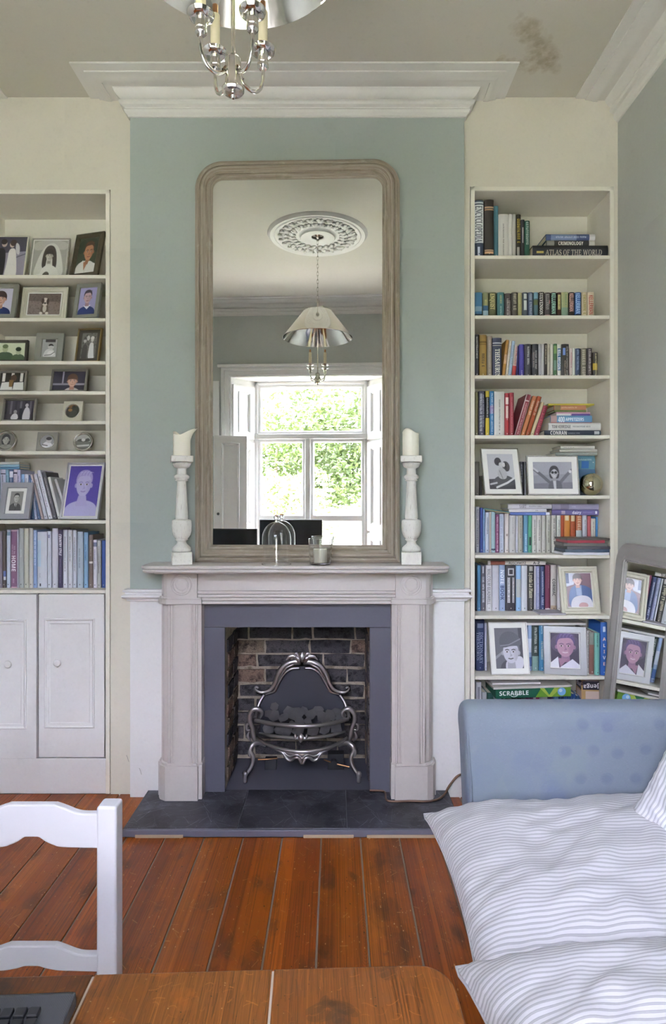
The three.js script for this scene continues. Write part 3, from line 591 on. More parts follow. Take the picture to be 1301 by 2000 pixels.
  part('coal_tray', slab(Array.from({ length: 17 }, (_, i) => { const a = -1 + i / 8; return [tr.x + a * 0.2, 0.155 + 0.115 * (a * a) ** 1]; }).concat([[tr.x + 0.2, 0.262], [tr.x - 0.2, 0.262]]), 0.014).rotateX(-Math.PI / 2).translate(0, tr.y - 0.03, 0), M.black, g);
  part('burner', bx(X(517, -0.2), X(540, -0.2), HZ + 0.002, HZ + 0.06, -0.25, -0.2, 0.003), M.black, g); part('gas_valve', [bx(X(640, -0.2), X(672, -0.2), HZ + 0.002, HZ + 0.09, -0.26, -0.2, 0.004), new THREE.CylinderGeometry(0.018, 0.018, 0.05, 16).rotateX(Math.PI / 2).translate(X(652, -0.18), HZ + 0.05, -0.185)], M.black, g);
  part('gas_tube', tube([gq(310, 1190, -0.19), gq(400, 1186, -0.19), gq(470, 1180, -0.2)], 0.004, 12, 6), M.brass, g); part('gas_tube', tube([gq(850, 1190, -0.19), gq(940, 1222, -0.17), gq(1060, 1250, -0.16)], 0.004, 12, 6), M.brass, g);
}
// coals, each a lump of its own
{
  const coalMat = std({ color: '#8d8a8f', flatShading: true, roughness: 0.95, bumpMap: brickBump, bumpScale: 0.006 });
  const spots = [[445, 755, 34, -0.22], [445, 830, 48, -0.17], [400, 815, 40, -0.2], [520, 845, 36, -0.13], [560, 800, 46, -0.2], [625, 815, 55, -0.16], [690, 790, 40, -0.2], [650, 875, 38, -0.11], [745, 820, 44, -0.17], [800, 790, 42, -0.21], [840, 840, 46, -0.14], [905, 825, 44, -0.18], [960, 800, 44, -0.21], [990, 840, 40, -0.17], [720, 875, 32, -0.11], [400, 935, 42, -0.13], [480, 945, 44, -0.11], [545, 955, 44, -0.1], [640, 950, 50, -0.095], [760, 950, 46, -0.1], [860, 945, 46, -0.11], [950, 930, 44, -0.13], [590, 905, 34, -0.13], [870, 890, 36, -0.14]];
  const shapes = [0, 1, 2, 3].map((k) => { const b = new THREE.IcosahedronGeometry(1.12, k % 2), p = b.attributes.position; for (let i = 0; i < p.count; i++) { const q = V().fromBufferAttribute(p, i), s = 1 + 0.7 * noise.noise(q.x * 1.3 + k * 7, q.y * 1.3, q.z * 1.3 + k); p.setXYZ(i, THREE.MathUtils.clamp(q.x * s * 1.1, -0.95, 0.95), THREE.MathUtils.clamp(q.y * s * 0.9, -0.66, 0.66), THREE.MathUtils.clamp(q.z * s, -0.85, 0.85)); } const g = b.toNonIndexed(); g.computeVertexNormals(); return metreUV(g); });
  spots.forEach(([a, b, r, z], i) => {
    const m = solo('coal', shapes[i % 4], coalMat, 'rough charcoal-grey imitation coal lump heaped in the fire basket', 'coal', 'coals heaped in the fire basket');
    m.position.copy(gq(a, b, z)); m.scale.setScalar((r / 4.197) * 3.42 / FOCAL * 1.02); m.rotation.set(rnd() * 3, rnd() * 3, rnd() * 0.6);
  });
}
solo('gas_pipe', tube([[X(722, 0.06), HZ + 0.01, 0.062], [X(750, 0.066), HZ + 0.006, 0.066], [X(757, 0.16), HZ + 0.006, 0.162], [X(800, 0.165), HZ + 0.006, 0.168], [X(845, 0.165), HZ + 0.006, 0.165], [X(866, 0.12), HZ + 0.008, 0.115], [X(880, 0.08), HZ + 0.05, 0.08], [X(897, 0.07), HZ + 0.088, 0.062], [X(915, 0.06), HZ + 0.09, 0.06], [X(935, 0.06), HZ + 0.07, 0.06]], 0.0055, 80, 8), M.copperPipe, 'thin copper gas pipe bent round the right plinth on the hearth', 'pipe');

// ------------------------------------------------------------------ the tall mirror over the mantel
const driftwood = tex(canvas(1024, 512, (c, w, h) => {
  c.fillStyle = '#a79d8e'; c.fillRect(0, 0, w, h);
  for (let i = 0; i < 1500; i++) { const d = rnd(); c.strokeStyle = d < 0.45 ? hex(98, 84, 68, rr(0.06, 0.32)) : d < 0.8 ? hex(206, 198, 184, rr(0.06, 0.3)) : hex(128, 96, 70, rr(0.05, 0.22)); c.lineWidth = rr(0.6, 4); const x0 = rnd() * w, y = rnd() * h, a1 = rr(-4, 4), a2 = rr(-4, 4), l = rr(120, 380), a3 = rr(-5, 5); for (const x of [x0, x0 - w]) { c.beginPath(); c.moveTo(x, y); c.bezierCurveTo(x + 60, y + a1, x + 140, y + a2, x + l, y + a3); c.stroke(); } }
  blotch(c, w, h, 14, [90, 76, 62], 0.15, 14, 60); blotch(c, w, h, 14, [214, 208, 196], 0.16, 12, 50);
}), { repeat: [1.2, 4] });
const driftBump = tex(canvas(512, 256, (c, w, h) => { c.fillStyle = '#888'; c.fillRect(0, 0, w, h); for (let i = 0; i < 700; i++) { c.strokeStyle = rnd() < 0.5 ? hex(0, 0, 0, 0.2) : hex(255, 255, 255, 0.2); c.lineWidth = rr(0.5, 2.5); const x = rnd() * w, y = rnd() * h; c.beginPath(); c.moveTo(x, y); c.lineTo(x + rr(40, 200), y + rr(-2, 2)); c.stroke(); } }), { srgb: false, repeat: [1.2, 4] });
const MZ = 0.076;
{
  const x0 = X(380, 0.09), x1 = X(780.5, 0.09), y1 = Y(313, 0.09), cx = (x0 + x1) / 2;
  const m = thing('overmantel_mirror', 'tall mirror in a weathered grey wood frame standing on the mantelpiece', 'mirror', [cx, MANTEL, MZ]);
  m.rotation.y = -0.028;
  const hw = (x1 - x0) / 2, ht = y1 - MANTEL, out = outline(-hw, hw, 0.001, ht, 0.14, 0, 16);
  const frameMat = std({ map: driftwood, roughness: 0.75, bumpMap: driftBump, bumpScale: 0.0012 });
  part('frame', sweepFrame(out, [[0, -0.02], [0, 0.016], [0.006, 0.022], [0.014, 0.026], [0.02, 0.024], [0.023, 0.018], [0.026, 0.018], [0.03, 0.03], [0.036, 0.036], [0.044, 0.037], [0.05, 0.032], [0.056, 0.022], [0.062, 0.017], [0.066, 0.019], [0.07, 0.024], [0.076, 0.024], [0.08, 0.016], [0.082, 0.008], [0.088, 0.006], [0.089, -0.002]], 0.45), frameMat, m);
  const inner = outline(-hw + 0.084, hw - 0.084, 0.09, ht - 0.084, 0.062, 0, 12);
  part('mirror_glass', slab(inner, 0.004).translate(0, 0, -0.004), M.mirror, m);
  part('backing', slab(outline(-hw + 0.01, hw - 0.01, 0.005, ht - 0.01, 0.13, 0, 12), 0.014).translate(0, 0, -0.0195), std({ color: '#6f6252', roughness: 0.9 }), m);
}
// ------------------------------------------------------------------ on the mantelpiece
const chipped = tex(canvas(512, 512, (c, w, h) => {
  c.fillStyle = '#e4e2da'; c.fillRect(0, 0, w, h);
  speckle(c, w, h, 1600, [196, 192, 182], 0.4, 1, 5); blotch(c, w, h, 26, [200, 196, 190], 0.3, 10, 40);
  blotch(c, w, h, 14, [150, 138, 120], 0.5, 3, 14); speckle(c, w, h, 60, [92, 80, 66], 0.8, 1, 4);
}), { repeat: [1.6, 1] });
const chippedMat = std({ map: chipped, roughness: 0.7, bumpMap: brickBump, bumpScale: 0.001 });
function candlestick(px, z, turn, label, candle) {
  const d = EYE.z - z, s = d / FOCAL, o = thing('candlestick', label, 'candlestick', [X(px, z), MANTEL, z], 'turned candlesticks on the mantelpiece');
  o.rotation.y = turn;
  const h = (py) => Y(py, z) - MANTEL;
  part('base_block', metreUV(new RoundedBoxGeometry(0.098, 0.062, 0.098, 2, 0.004).translate(0, 0.0315, 0), [px, 0, 0]), chippedMat, o);
  const p = [[0, 0.062], [0.044, 0.063], [0.047, 0.074], [0.045, 0.086], [0.034, 0.097], [0.025, 0.105], [0.022, 0.116], [0.026, 0.121], [0.031, 0.125], [0.031, 0.131], [0.028, 0.134], [0.034, 0.137], [0.042, 0.15], [0.0475, 0.17], [0.049, 0.2], [0.048, 0.222], [0.044, 0.229], [0.03, 0.231], [0.031, 0.236], [0.033, 0.24], [0.029, 0.3], [0.025, 0.37], [0.0225, 0.425], [0.03, 0.428], [0.032, 0.431], [0.028, 0.436], [0.036, 0.442], [0.037, 0.452], [0.03, 0.458], [0.024, 0.462], [0.023, 0.49], [0.026, 0.494], [0.036, 0.498], [0.043, 0.51], [0.047, 0.523], [0.0, 0.5235]].map(([r, y]) => [r, y * (h(903) - 0.0) / 0.5235]);
  part('turned_stem', lathe(p, 36), chippedMat, o);
  const top = h(903);
  part('drip_plate', metreUV(new RoundedBoxGeometry(0.106, h(891) - top, 0.106, 2, 0.004).translate(0, (h(891) + top) / 2, 0)), chippedMat, o);
  candle(o, h(891), h);
}
candlestick(355, 0.175, 0.30, 'white turned candlestick left of the mirror holding a candle with a splayed rim', (o, y0, h) => {
  const y1 = h(848), r = 0.0425, cg = thing('pillar_candle', 'half-burnt white pillar candle with one splayed lip, left of the mirror', 'candle', [o.position.x, MANTEL + y0, o.position.z], 'pillar candles on the candlesticks');
  const g = new THREE.CylinderGeometry(r, r, y1 - y0, 48, 10, true), p = g.attributes.position, hh = y1 - y0;
  const rimH = (a) => { const q = Math.cos(a); return q; };
  for (let i = 0; i < p.count; i++) {
    let x = p.getX(i), y = p.getY(i) + hh / 2, z = p.getZ(i); const a = Math.atan2(z, x), t = Math.max(0, (y / hh - 0.62) / 0.38), lip = Math.max(0, Math.cos(a)) ** 1.5, tip = Math.max(0, -Math.cos(a - 0.3)) ** 3;
    y += t * (lip * 0.034 + tip * 0.022 - 0.006); const k = 1 + t * t * lip * 0.85;
    p.setXYZ(i, x * k, y, z * (1 - t * 0.1));
  }
  g.computeVertexNormals();
  const inner = g.clone().scale(0.84, 1, 0.84); const ia = inner.index.array; for (let k = 0; k < ia.length; k += 3) [ia[k], ia[k + 1]] = [ia[k + 1], ia[k]]; inner.computeVertexNormals();
  part('wax', [g, inner, new THREE.CircleGeometry(r * 0.95, 32).rotateX(-Math.PI / 2).translate(0, hh * 0.7, 0), new THREE.CircleGeometry(r, 32).rotateX(Math.PI / 2)], new THREE.MeshPhysicalMaterial({ color: '#f2eedd', roughness: 0.5, side: THREE.DoubleSide }), cg);
  part('wick', tube([[0, hh * 0.7, 0], [0.001, hh * 0.7 + 0.008, 0], [0.004, hh * 0.7 + 0.014, 0]], 0.0012, 6, 5), M.black, cg);
});
candlestick(803.5, 0.175, -0.12, 'chipped white turned candlestick right of the mirror holding a sunken candle', (o, y0, h) => {
  const y1 = h(846), r = 0.041, hh = y1 - y0, cg = thing('pillar_candle', 'white pillar candle with a drooping rim, right of the mirror', 'candle', [o.position.x - 0.003, MANTEL + y0, o.position.z], 'pillar candles on the candlesticks');
  const g = lathe([[0, 0], [r, 0], [r, hh * 0.92], [r * 1.02, hh], [r * 0.95, hh * 1.05], [r * 0.85, hh * 1.02], [r * 0.78, hh * 0.86], [0, hh * 0.8]], 40), p = g.attributes.position;
  for (let i = 0; i < p.count; i++) { const a = Math.atan2(p.getZ(i), p.getX(i)), t = Math.max(0, (p.getY(i) / hh - 0.8) / 0.25); p.setY(i, p.getY(i) + t * (0.012 * Math.cos(a - 2.6) + 0.005 * Math.cos(3 * a))); }
  g.computeVertexNormals();
  part('wax', g, M.wax, cg);
  part('wick', tube([[0, hh * 0.8, 0], [0.003, hh * 0.8 + 0.01, 0], [0.01, hh * 0.8 + 0.016, 0]], 0.0013, 6, 5), M.black, cg);
});
{
  const z = 0.188, c = thing('glass_cloche', 'clear glass cloche with a ball knob standing on the mantelpiece', 'cloche', [X(540, z), MANTEL, z]);
  const r = 28 * (EYE.z - z) / FOCAL, hb = Y(1019, z) - MANTEL, prof = [];
  for (let i = 0; i <= 14; i++) { const t = (i / 14) * Math.PI / 2; prof.push([Math.max(0.004, Math.cos(t) * r), hb - 0.085 + Math.sin(t) * 0.085]); }
  part('dome', lathe([[r, 0.001], [r, 0.06], [r, hb - 0.1], ...prof], 56), M.glass, c);
  part('rim', new THREE.TorusGeometry(r, 0.0022, 8, 56).rotateX(Math.PI / 2).translate(0, 0.0024, 0), M.solidGlass, c);
  part('knob', lathe([[0.0, hb - 0.003], [0.009, hb - 0.002], [0.006, hb + 0.005], [0.0062, hb + 0.008], [0.012, hb + 0.013], [0.0145, hb + 0.021], [0.012, hb + 0.03], [0.006, hb + 0.034], [0, hb + 0.035]], 28), M.solidGlass, c);
}
{
  const z = 0.19, s = (EYE.z - z) / FOCAL, j = thing('glass_candle_holder', 'thick clear glass tumbler with a candle jar inside, on the mantelpiece', 'candle holder', [X(626, z), MANTEL, z]);
  const R1 = 24 * s, R0 = 20.5 * s, hh = 51 * s;
  part('tumbler', lathe([[0, 0.0005], [R0 * 0.92, 0.0005], [R0, 0.003], [R1, hh - 0.001], [R1 - 0.001, hh], [R1 - 0.0022, hh - 0.001], [R0 - 0.002, 0.009], [R0 * 0.9, 0.0085], [0, 0.0085]], 56), M.solidGlass, j);
  const k = thing('jar_candle', 'small white jar candle inside the glass tumbler on the mantelpiece', 'candle', [j.position.x - 0.001, MANTEL + 0.0095, z]);
  part('jar', lathe([[0.030, 0.001], [0.0355, 0.003], [0.036, 0.082], [0.0355, 0.083]], 40), M.glass, k);
  part('wax', lathe([[0, 0.0015], [0.0345, 0.0015], [0.0348, 0.066], [0.033, 0.068], [0, 0.067]], 36), M.wax, k);
}
// ------------------------------------------------------------------ chandelier and ceiling rose
const CHX = -0.238, CHZ = 1.81;
{
  const c = thing('chandelier', 'polished nickel chandelier with candle arms under a conical shade on a chain', 'chandelier', [CHX, H, CHZ]);
  const yy = (h) => h - H; // heights above the floor
  part('ceiling_canopy', lathe([[0, -0.03], [0.012, -0.03], [0.016, -0.02], [0.04, -0.014], [0.052, -0.004], [0.052, 0]], 32), M.chrome, c);
  part('canopy_hook', new THREE.TorusGeometry(0.010, 0.0025, 8, 20).translate(0, -0.04, 0), M.chrome, c);
  for (let i = 0, y = -0.064; y > yy(3.135); i++, y -= 0.031) { const g = new THREE.TorusGeometry(0.009, 0.0021, 7, 16).scale(0.75, 2.0, 1); if (i % 2) g.rotateY(Math.PI / 2); part('chain_link', g.translate(0, y, 0), M.chrome, c); }
  part('stem', [cyl(0.005, 0.005, 3.12 - 2.52, 0, yy(2.52), 0, 14), lathe([[0, yy(3.04)], [0.014, yy(3.042)], [0.014, yy(3.075)], [0.008, yy(3.08)], [0.006, yy(3.13)], [0, yy(3.132)]], 20), new THREE.TorusGeometry(0.011, 0.0025, 8, 20).translate(0, yy(3.14), 0)], M.chrome, c);
  part('thumbscrew', [new THREE.CylinderGeometry(0.0025, 0.0025, 0.04, 8).rotateZ(Math.PI / 2).translate(0.022, yy(3.1), 0), new THREE.SphereGeometry(0.008, 12, 8).scale(0.5, 1, 1).translate(0.044, yy(3.1), 0)], M.chrome, c);
  const RIM = 2.845, TOP = 3.055, rp = [[0.276, yy(RIM)], [0.279, yy(RIM + 0.002)], [0.277, yy(RIM + 0.005)], [0.118, yy(TOP)], [0.108, yy(TOP + 0.006)], [0.016, yy(TOP + 0.008)], [0.016, yy(TOP + 0.006)], [0.106, yy(TOP + 0.003)], [0.115, yy(TOP - 0.003)], [0.274, yy(RIM + 0.005)], [0.276, yy(RIM)]];
  part('shade', toCreasedNormals(lathe(rp, 72), 0.6), M.chrome, c);
  part('hub', toCreasedNormals(lathe([[0, yy(2.474)], [0.004, yy(2.472)], [0.006, yy(2.478)], [0.004, yy(2.484)], [0.023, yy(2.486)], [0.026, yy(2.49)], [0.026, yy(2.494)], [0.021, yy(2.498)], [0.0185, yy(2.51)], [0.0185, yy(2.562)], [0.014, yy(2.568)], [0.007, yy(2.57)]], 32), 0.5), M.chrome, c);
  for (let k = 0; k < 4; k++) {
    const a = Math.PI / 4 + k * Math.PI / 2 + 0.08, ca = Math.cos(a), sa = Math.sin(a), q = (r, h) => [ca * r, yy(h), sa * r], ex = 0.083;
    const arm = part('arm', [tube([q(0.014, 2.537), q(0.03, 2.518), q(0.055, 2.512), q(0.074, 2.525), q(0.083, 2.555), q(ex, 2.585)], 0.0045, 32, 10), tube([q(0.018, 2.535), q(0.021, 2.53), q(0.024, 2.526)], 0.0062, 6, 10)], M.chrome, c);
    const at = (g) => g.translate(ca * ex, 0, sa * ex);
    part('candle_cup', at(toCreasedNormals(lathe([[0, yy(2.578)], [0.009, yy(2.578)], [0.0135, yy(2.583)], [0.0135, yy(2.59)], [0.011, yy(2.593)], [0.0128, yy(2.594)], [0.0128, yy(2.618)], [0.0, yy(2.618)]], 24), 0.5)), M.chrome, arm);
    part('drip_pan', at(toCreasedNormals(lathe([[0.011, yy(2.615)], [0.02, yy(2.614)], [0.028, yy(2.619)], [0.0305, yy(2.626)], [0.029, yy(2.627)], [0.026, yy(2.622)], [0.014, yy(2.62)]], 32), 0.7)), M.chrome, arm);
    part('candle_tube', at(lathe([[0.0, yy(2.62)], [0.0115, yy(2.62)], [0.0115, yy(2.715)], [0.008, yy(2.718)], [0, yy(2.718)]], 20)), std({ color: '#e8dcb8', roughness: 0.55 }), arm);
    part('bulb_cap', at(cyl(0.0068, 0.0068, 0.022, 0, yy(2.718), 0, 14)), M.brass, arm);
    part('bulb', at(lathe([[0.006, yy(2.74)], [0.0125, yy(2.757)], [0.0145, yy(2.772)], [0.011, yy(2.795)], [0.004, yy(2.818)], [0, yy(2.824)]], 20)), M.glass, arm);
  }
}
{
  const r = thing('ceiling_rose', 'round plaster ceiling rose with leaf ornament, seen in the mirror', 'ceiling rose', [CHX, H, CHZ]);
  part('plate', toCreasedNormals(lathe([[0.05, -0.02], [0.09, -0.024], [0.12, -0.03], [0.135, -0.03], [0.14, -0.022], [0.15, -0.014], [0.16, -0.012], [0.31, -0.012], [0.32, -0.018], [0.34, -0.022], [0.35, -0.016], [0.36, -0.02], [0.378, -0.022], [0.388, -0.012], [0.395, -0.006], [0.4, 0]], 72), 0.5), M.cornice, r);
  const leaf = (s) => { const g = new THREE.SphereGeometry(1, 10, 6).scale(0.028 * s, 0.012, 0.05 * s); return g; };
  for (let ring = 0; ring < 2; ring++) for (let k = 0; k < 24; k++) {
    const a = (k + ring * 0.5) / 24 * Math.PI * 2, rad = ring ? 0.275 : 0.205;
    const g = mg([leaf(ring ? 0.8 : 0.7), ...[-1, 1].map((s) => leaf(0.45).rotateY(s * 0.8).translate(s * 0.022, -0.004, 0.012))]);
    g.rotateY(Math.PI / 2 - a + (ring ? 0.5 : -0.4)); g.translate(Math.cos(a) * rad, -0.016, Math.sin(a) * rad);
    part('leaf', g, M.cornice, r);
  }
}

// ------------------------------------------------------------------ built-in bookcases
const TH = 0.019;
const LS = [537, 621, 705, 764, 822, 881, 1016, 1152].map((p) => Y(p)), RS = [499, 616, 733, 850, 967.6, 1083.5, 1202, 1320.5, 1438].map((p) => Y(p));
{
  const x0 = LN0, x1 = LN1, b = thing('built_in_bookcase', 'cream built-in bookcase full of framed photographs, left of the fireplace', 'bookcase', [(x0 + x1) / 2, 0, 0], 'alcove bookcases');
  const c = (x0 + x1) / 2, a0 = x0 - c, a1 = x1 - c;
  part('back_panel', bx(a0 - 0.02, a1 + 0.02, 0.06, LTOP + 0.02, NZ - 0.02, NZ), M.shelf, b);
  part('side_panel', bx(a0 - 0.02, a0, 0.0, LTOP, NZ, 0), M.shelf, b); part('side_panel', bx(a1, a1 + 0.02, 0.0, LTOP, NZ, 0), M.shelf, b);
  part('top_panel', bx(a0 - 0.02, a1 + 0.02, LTOP, LTOP + 0.022, NZ, 0), M.shelf, b);
  part('face_frame', [bx(a1, a1 + 0.022, 0, LTOP + 0.022, 0, 0.006, 0.002), bx(a0 - 0.02, a0, 0, LTOP + 0.022, 0, 0.006, 0.002), bx(a0 - 0.02, a1 + 0.022, LTOP, LTOP + 0.022, 0, 0.006, 0.002)], M.shelf, b);
  for (const y of LS) part('shelf', bx(a0 + 0.001, a1 - 0.001, y - TH, y, NZ + 0.001, 0.003, 0.003), M.shelf, b);
  const base = Y(1480), door = (px0, px1, py0, py1, z, knob, mold) => {
    const d = part('door', bx(X(px0) - c, X(px1) - c, Y(py1), Y(py0), -0.018, z, 0.002), M.door, b);
    const [mx0, mx1, my0, my1] = mold;
    part('panel_moulding', sweepFrame(outline(X(mx0) - c, X(mx1) - c, Y(my1), Y(my0)), [[0, z - 0.002], [0.001, z + 0.007], [0.005, z + 0.010], [0.010, z + 0.007], [0.013, z + 0.002], [0.018, z + 0.001], [0.024, z + 0.003], [0.028, z + 0.002], [0.032, z - 0.001]]), M.door, d);
    const k = part('knob', lathe([[0, 0.026], [0.010, 0.026], [0.018, 0.021], [0.020, 0.016], [0.016, 0.010], [0.009, 0.006], [0.009, 0.0]], 24), M.door, d);
    k.rotation.x = Math.PI / 2; k.position.set(X(knob[0]) - c, Y(knob[1]), z);
  };
  door(76, 204, 1160.5, 1478.5, 0.004, [114.5, 1293], [88, 186, 1207.5, 1421]);
  door(-48, 72.5, 1160.5, 1480.5, 0.009, [20, 1295], [-32, 53.6, 1208.5, 1422.5]);
  part('cupboard_rail', bx(a0, a1, 0.0, base - 0.002, -0.02, 0.003, 0.002), M.door, b);
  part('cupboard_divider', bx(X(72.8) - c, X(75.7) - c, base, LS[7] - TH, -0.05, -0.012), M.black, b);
}
{
  const x0 = RN0, x1 = RN1, c = (x0 + x1) / 2, a0 = x0 - c, a1 = x1 - c, b = thing('built_in_bookcase', 'cream built-in bookcase packed with books, right of the fireplace', 'bookcase', [c, 0, 0], 'alcove bookcases');
  part('back_panel', bx(a0 - 0.02, a1 + 0.02, 0.06, RTOP + 0.02, NZ - 0.02, NZ), M.shelf, b);
  part('side_panel', bx(a0 - 0.02, a0, 0.0, RTOP, NZ, 0), M.shelf, b); part('side_panel', bx(a1, a1 + 0.02, 0.0, RTOP, NZ, 0), M.shelf, b);
  part('top_panel', bx(a0 - 0.02, a1 + 0.02, RTOP, RTOP + 0.022, NZ, 0), M.shelf, b);
  part('face_frame', [bx(a1, a1 + 0.02, 0, RTOP + 0.022, 0, 0.006, 0.002), bx(a0 - 0.022, a0, 0, RTOP + 0.022, 0, 0.006, 0.002), bx(a0 - 0.022, a1 + 0.02, RTOP, RTOP + 0.022, 0, 0.006, 0.002)], M.shelf, b);
  for (const y of RS) part('shelf', bx(a0 + 0.001, a1 - 0.001, y - TH, y, NZ + 0.001, 0.003, 0.003), M.shelf, b);
  part('cupboard_front', bx(a0, a1, 0, RS[8] - TH, -0.02, 0.002), M.door, b);
}

// ------------------------------------------------------------------ books
// spines are printed on two sheets; each book carries its own patch of a sheet
const PPM = 1750, sheets = [];
function newSheet() { const c = document.createElement('canvas'); c.width = c.height = 2048; const ctx = c.getContext('2d'); ctx.fillStyle = '#888'; ctx.fillRect(0, 0, 2048, 2048); const s = { c, ctx, x: 2, y: 2, row: 0, mat: null }; s.tex = tex(c, { wrap: false }); s.mat = std({ map: s.tex, roughness: 0.5 }); sheets.push(s); return s; }
newSheet();
function patch(w, h) {
  let s = sheets[sheets.length - 1];
  if (s.x + w + 4 > 2046) { s.x = 2; s.y += s.row + 3; s.row = 0; }
  if (s.y + h + 4 > 2046) s = newSheet();
  const r = { s, x: s.x, y: s.y, w, h };
  s.x += w + 4; s.row = Math.max(s.row, h);
  return r;
}
const lum = (h) => { const c = new THREE.Color(h); return c.r * 0.3 + c.g * 0.6 + c.b * 0.1; };
// letters too small to read in the photograph are drawn as small strokes
function strokes(c, x, y, len, size, color, alpha = 0.85) {
  c.fillStyle = color; c.globalAlpha = alpha;
  for (let q = x, n = 0; q < x + len; n++) { const w = size * rr(0.34, 0.5), b = size * 0.13; if (n > 3 && rnd() < 0.16) { q += size * 0.42; n = 0; continue; } const k = rnd(); c.fillRect(q, y - size * 0.36, b, size * 0.72); if (k < 0.6) c.fillRect(q + w - b, y - size * 0.36, b, size * 0.72); if (k < 0.4 || k > 0.7) c.fillRect(q, y - size * 0.36, w, b); if (k > 0.3) c.fillRect(q, y + size * 0.36 - b, w, b); if (k > 0.5) c.fillRect(q, y - b / 2, w * 0.8, b); q += w + size * 0.16; }
  c.globalAlpha = 1;
}
// o: t text, c its colour, f font, s size (share of the width), a/b where the text starts and ends, bands [[from, to, colour]], lines of unreadable print p [[from, to, share, across, colour]], up: letters upright
function spine(w, h, color, o) {
  const pw = Math.max(5, Math.round(w * PPM)), ph = Math.round(h * PPM), r = patch(pw + 4, ph), c = r.s.ctx;
  c.save(); c.translate(r.x, r.y);
  c.beginPath(); c.rect(0, 0, pw + 4, ph); c.clip();
  c.fillStyle = color; c.fillRect(0, 0, pw + 4, ph);
  c.save(); c.translate(4, 0); c.beginPath(); c.rect(0, 0, pw, ph); c.clip();
  for (const [a, b, k, x0 = 0, x1 = 1] of o.bands ?? []) { c.fillStyle = k; c.fillRect(x0 * pw, a * ph, (x1 - x0) * pw, (b - a) * ph); }
  const ink = o.c ?? (lum(color) > 0.3 ? '#4d4a4a' : '#e6e2da');
  const text = (t, a, b, col, font, size, across = 0.5) => {
    c.save(); c.translate(across * pw, a * ph); c.rotate(Math.PI / 2);
    c.fillStyle = col; c.textBaseline = 'middle'; c.font = `${font} ${100}px ${/serif|mono/.test(font) ? '' : 'sans-serif'}`.replace('serif 100px ', '100px serif').replace('bold serif', 'bold').trim();
    c.font = (font.includes('bold') ? 'bold ' : '') + (font.includes('italic') ? 'italic ' : '') + '100px ' + (font.includes('serif') ? 'serif' : 'sans-serif');
    const m = c.measureText(t).width, sy = size * pw / 74, sx = (b - a) * ph / m;
    c.scale(sx, sy); c.fillText(t, 0, 4); c.restore();
  };
  for (const t of [].concat(o.t ?? [])) { const q = typeof t === 'string' ? { t } : t; if (!o.up) text(q.t, q.a ?? o.a ?? 0.1, q.b ?? o.b ?? 0.9, q.c ?? ink, q.f ?? o.f ?? 'bold', q.s ?? o.s ?? 0.6, q.x ?? o.x ?? 0.5); }
  if (o.up) { c.fillStyle = ink; c.textAlign = 'center'; c.textBaseline = 'middle'; c.font = 'bold ' + Math.round(pw * (o.s ?? 0.7)) + 'px sans-serif'; [...o.t].forEach((ch, i) => { c.fillStyle = i % 2 ? '#f6ece4' : '#f2c8b0'; c.fillText(ch, pw / 2, ph * (o.a + (o.b - o.a) * (i + 0.5) / o.t.length)); }); }
  const lines = o.p ?? (o.t ? [] : [[0.12, 0.12 + 0.55 * rr(0.7, 1.2), Math.min(0.5, 0.3), 0.5, ink]]);
  for (const [a, b, s, x = 0.5, col = ink] of lines) { c.save(); c.translate(x * pw, 0); c.rotate(Math.PI / 2); strokes(c, a * ph, 0, (b - a) * ph, s * pw, col); c.restore(); }
  if (!o.plain && ph > 120) { c.fillStyle = ink; c.globalAlpha = 0.7; c.beginPath(); c.ellipse(pw / 2, ph * 0.94, Math.min(5, pw * 0.14), Math.min(6, pw * 0.18), 0, 0, 7); c.fill(); c.globalAlpha = 1; }
  for (let i = 0; i < 6; i++) { c.fillStyle = hex(240, 236, 228, 0.16); c.fillRect(rnd() * pw, rnd() < 0.5 ? 0 : ph - 3, rr(1, 6), 3); }
  c.restore(); c.restore();
  const U = (x) => (r.x + x) / 2048, W = (y) => 1 - (r.y + y) / 2048;
  return { mat: r.s.mat, u0: U(4.5), u1: U(pw + 3.5), v0: W(ph - 1), v1: W(1), bu: U(1.5), bv: W(ph * 0.3) };
}
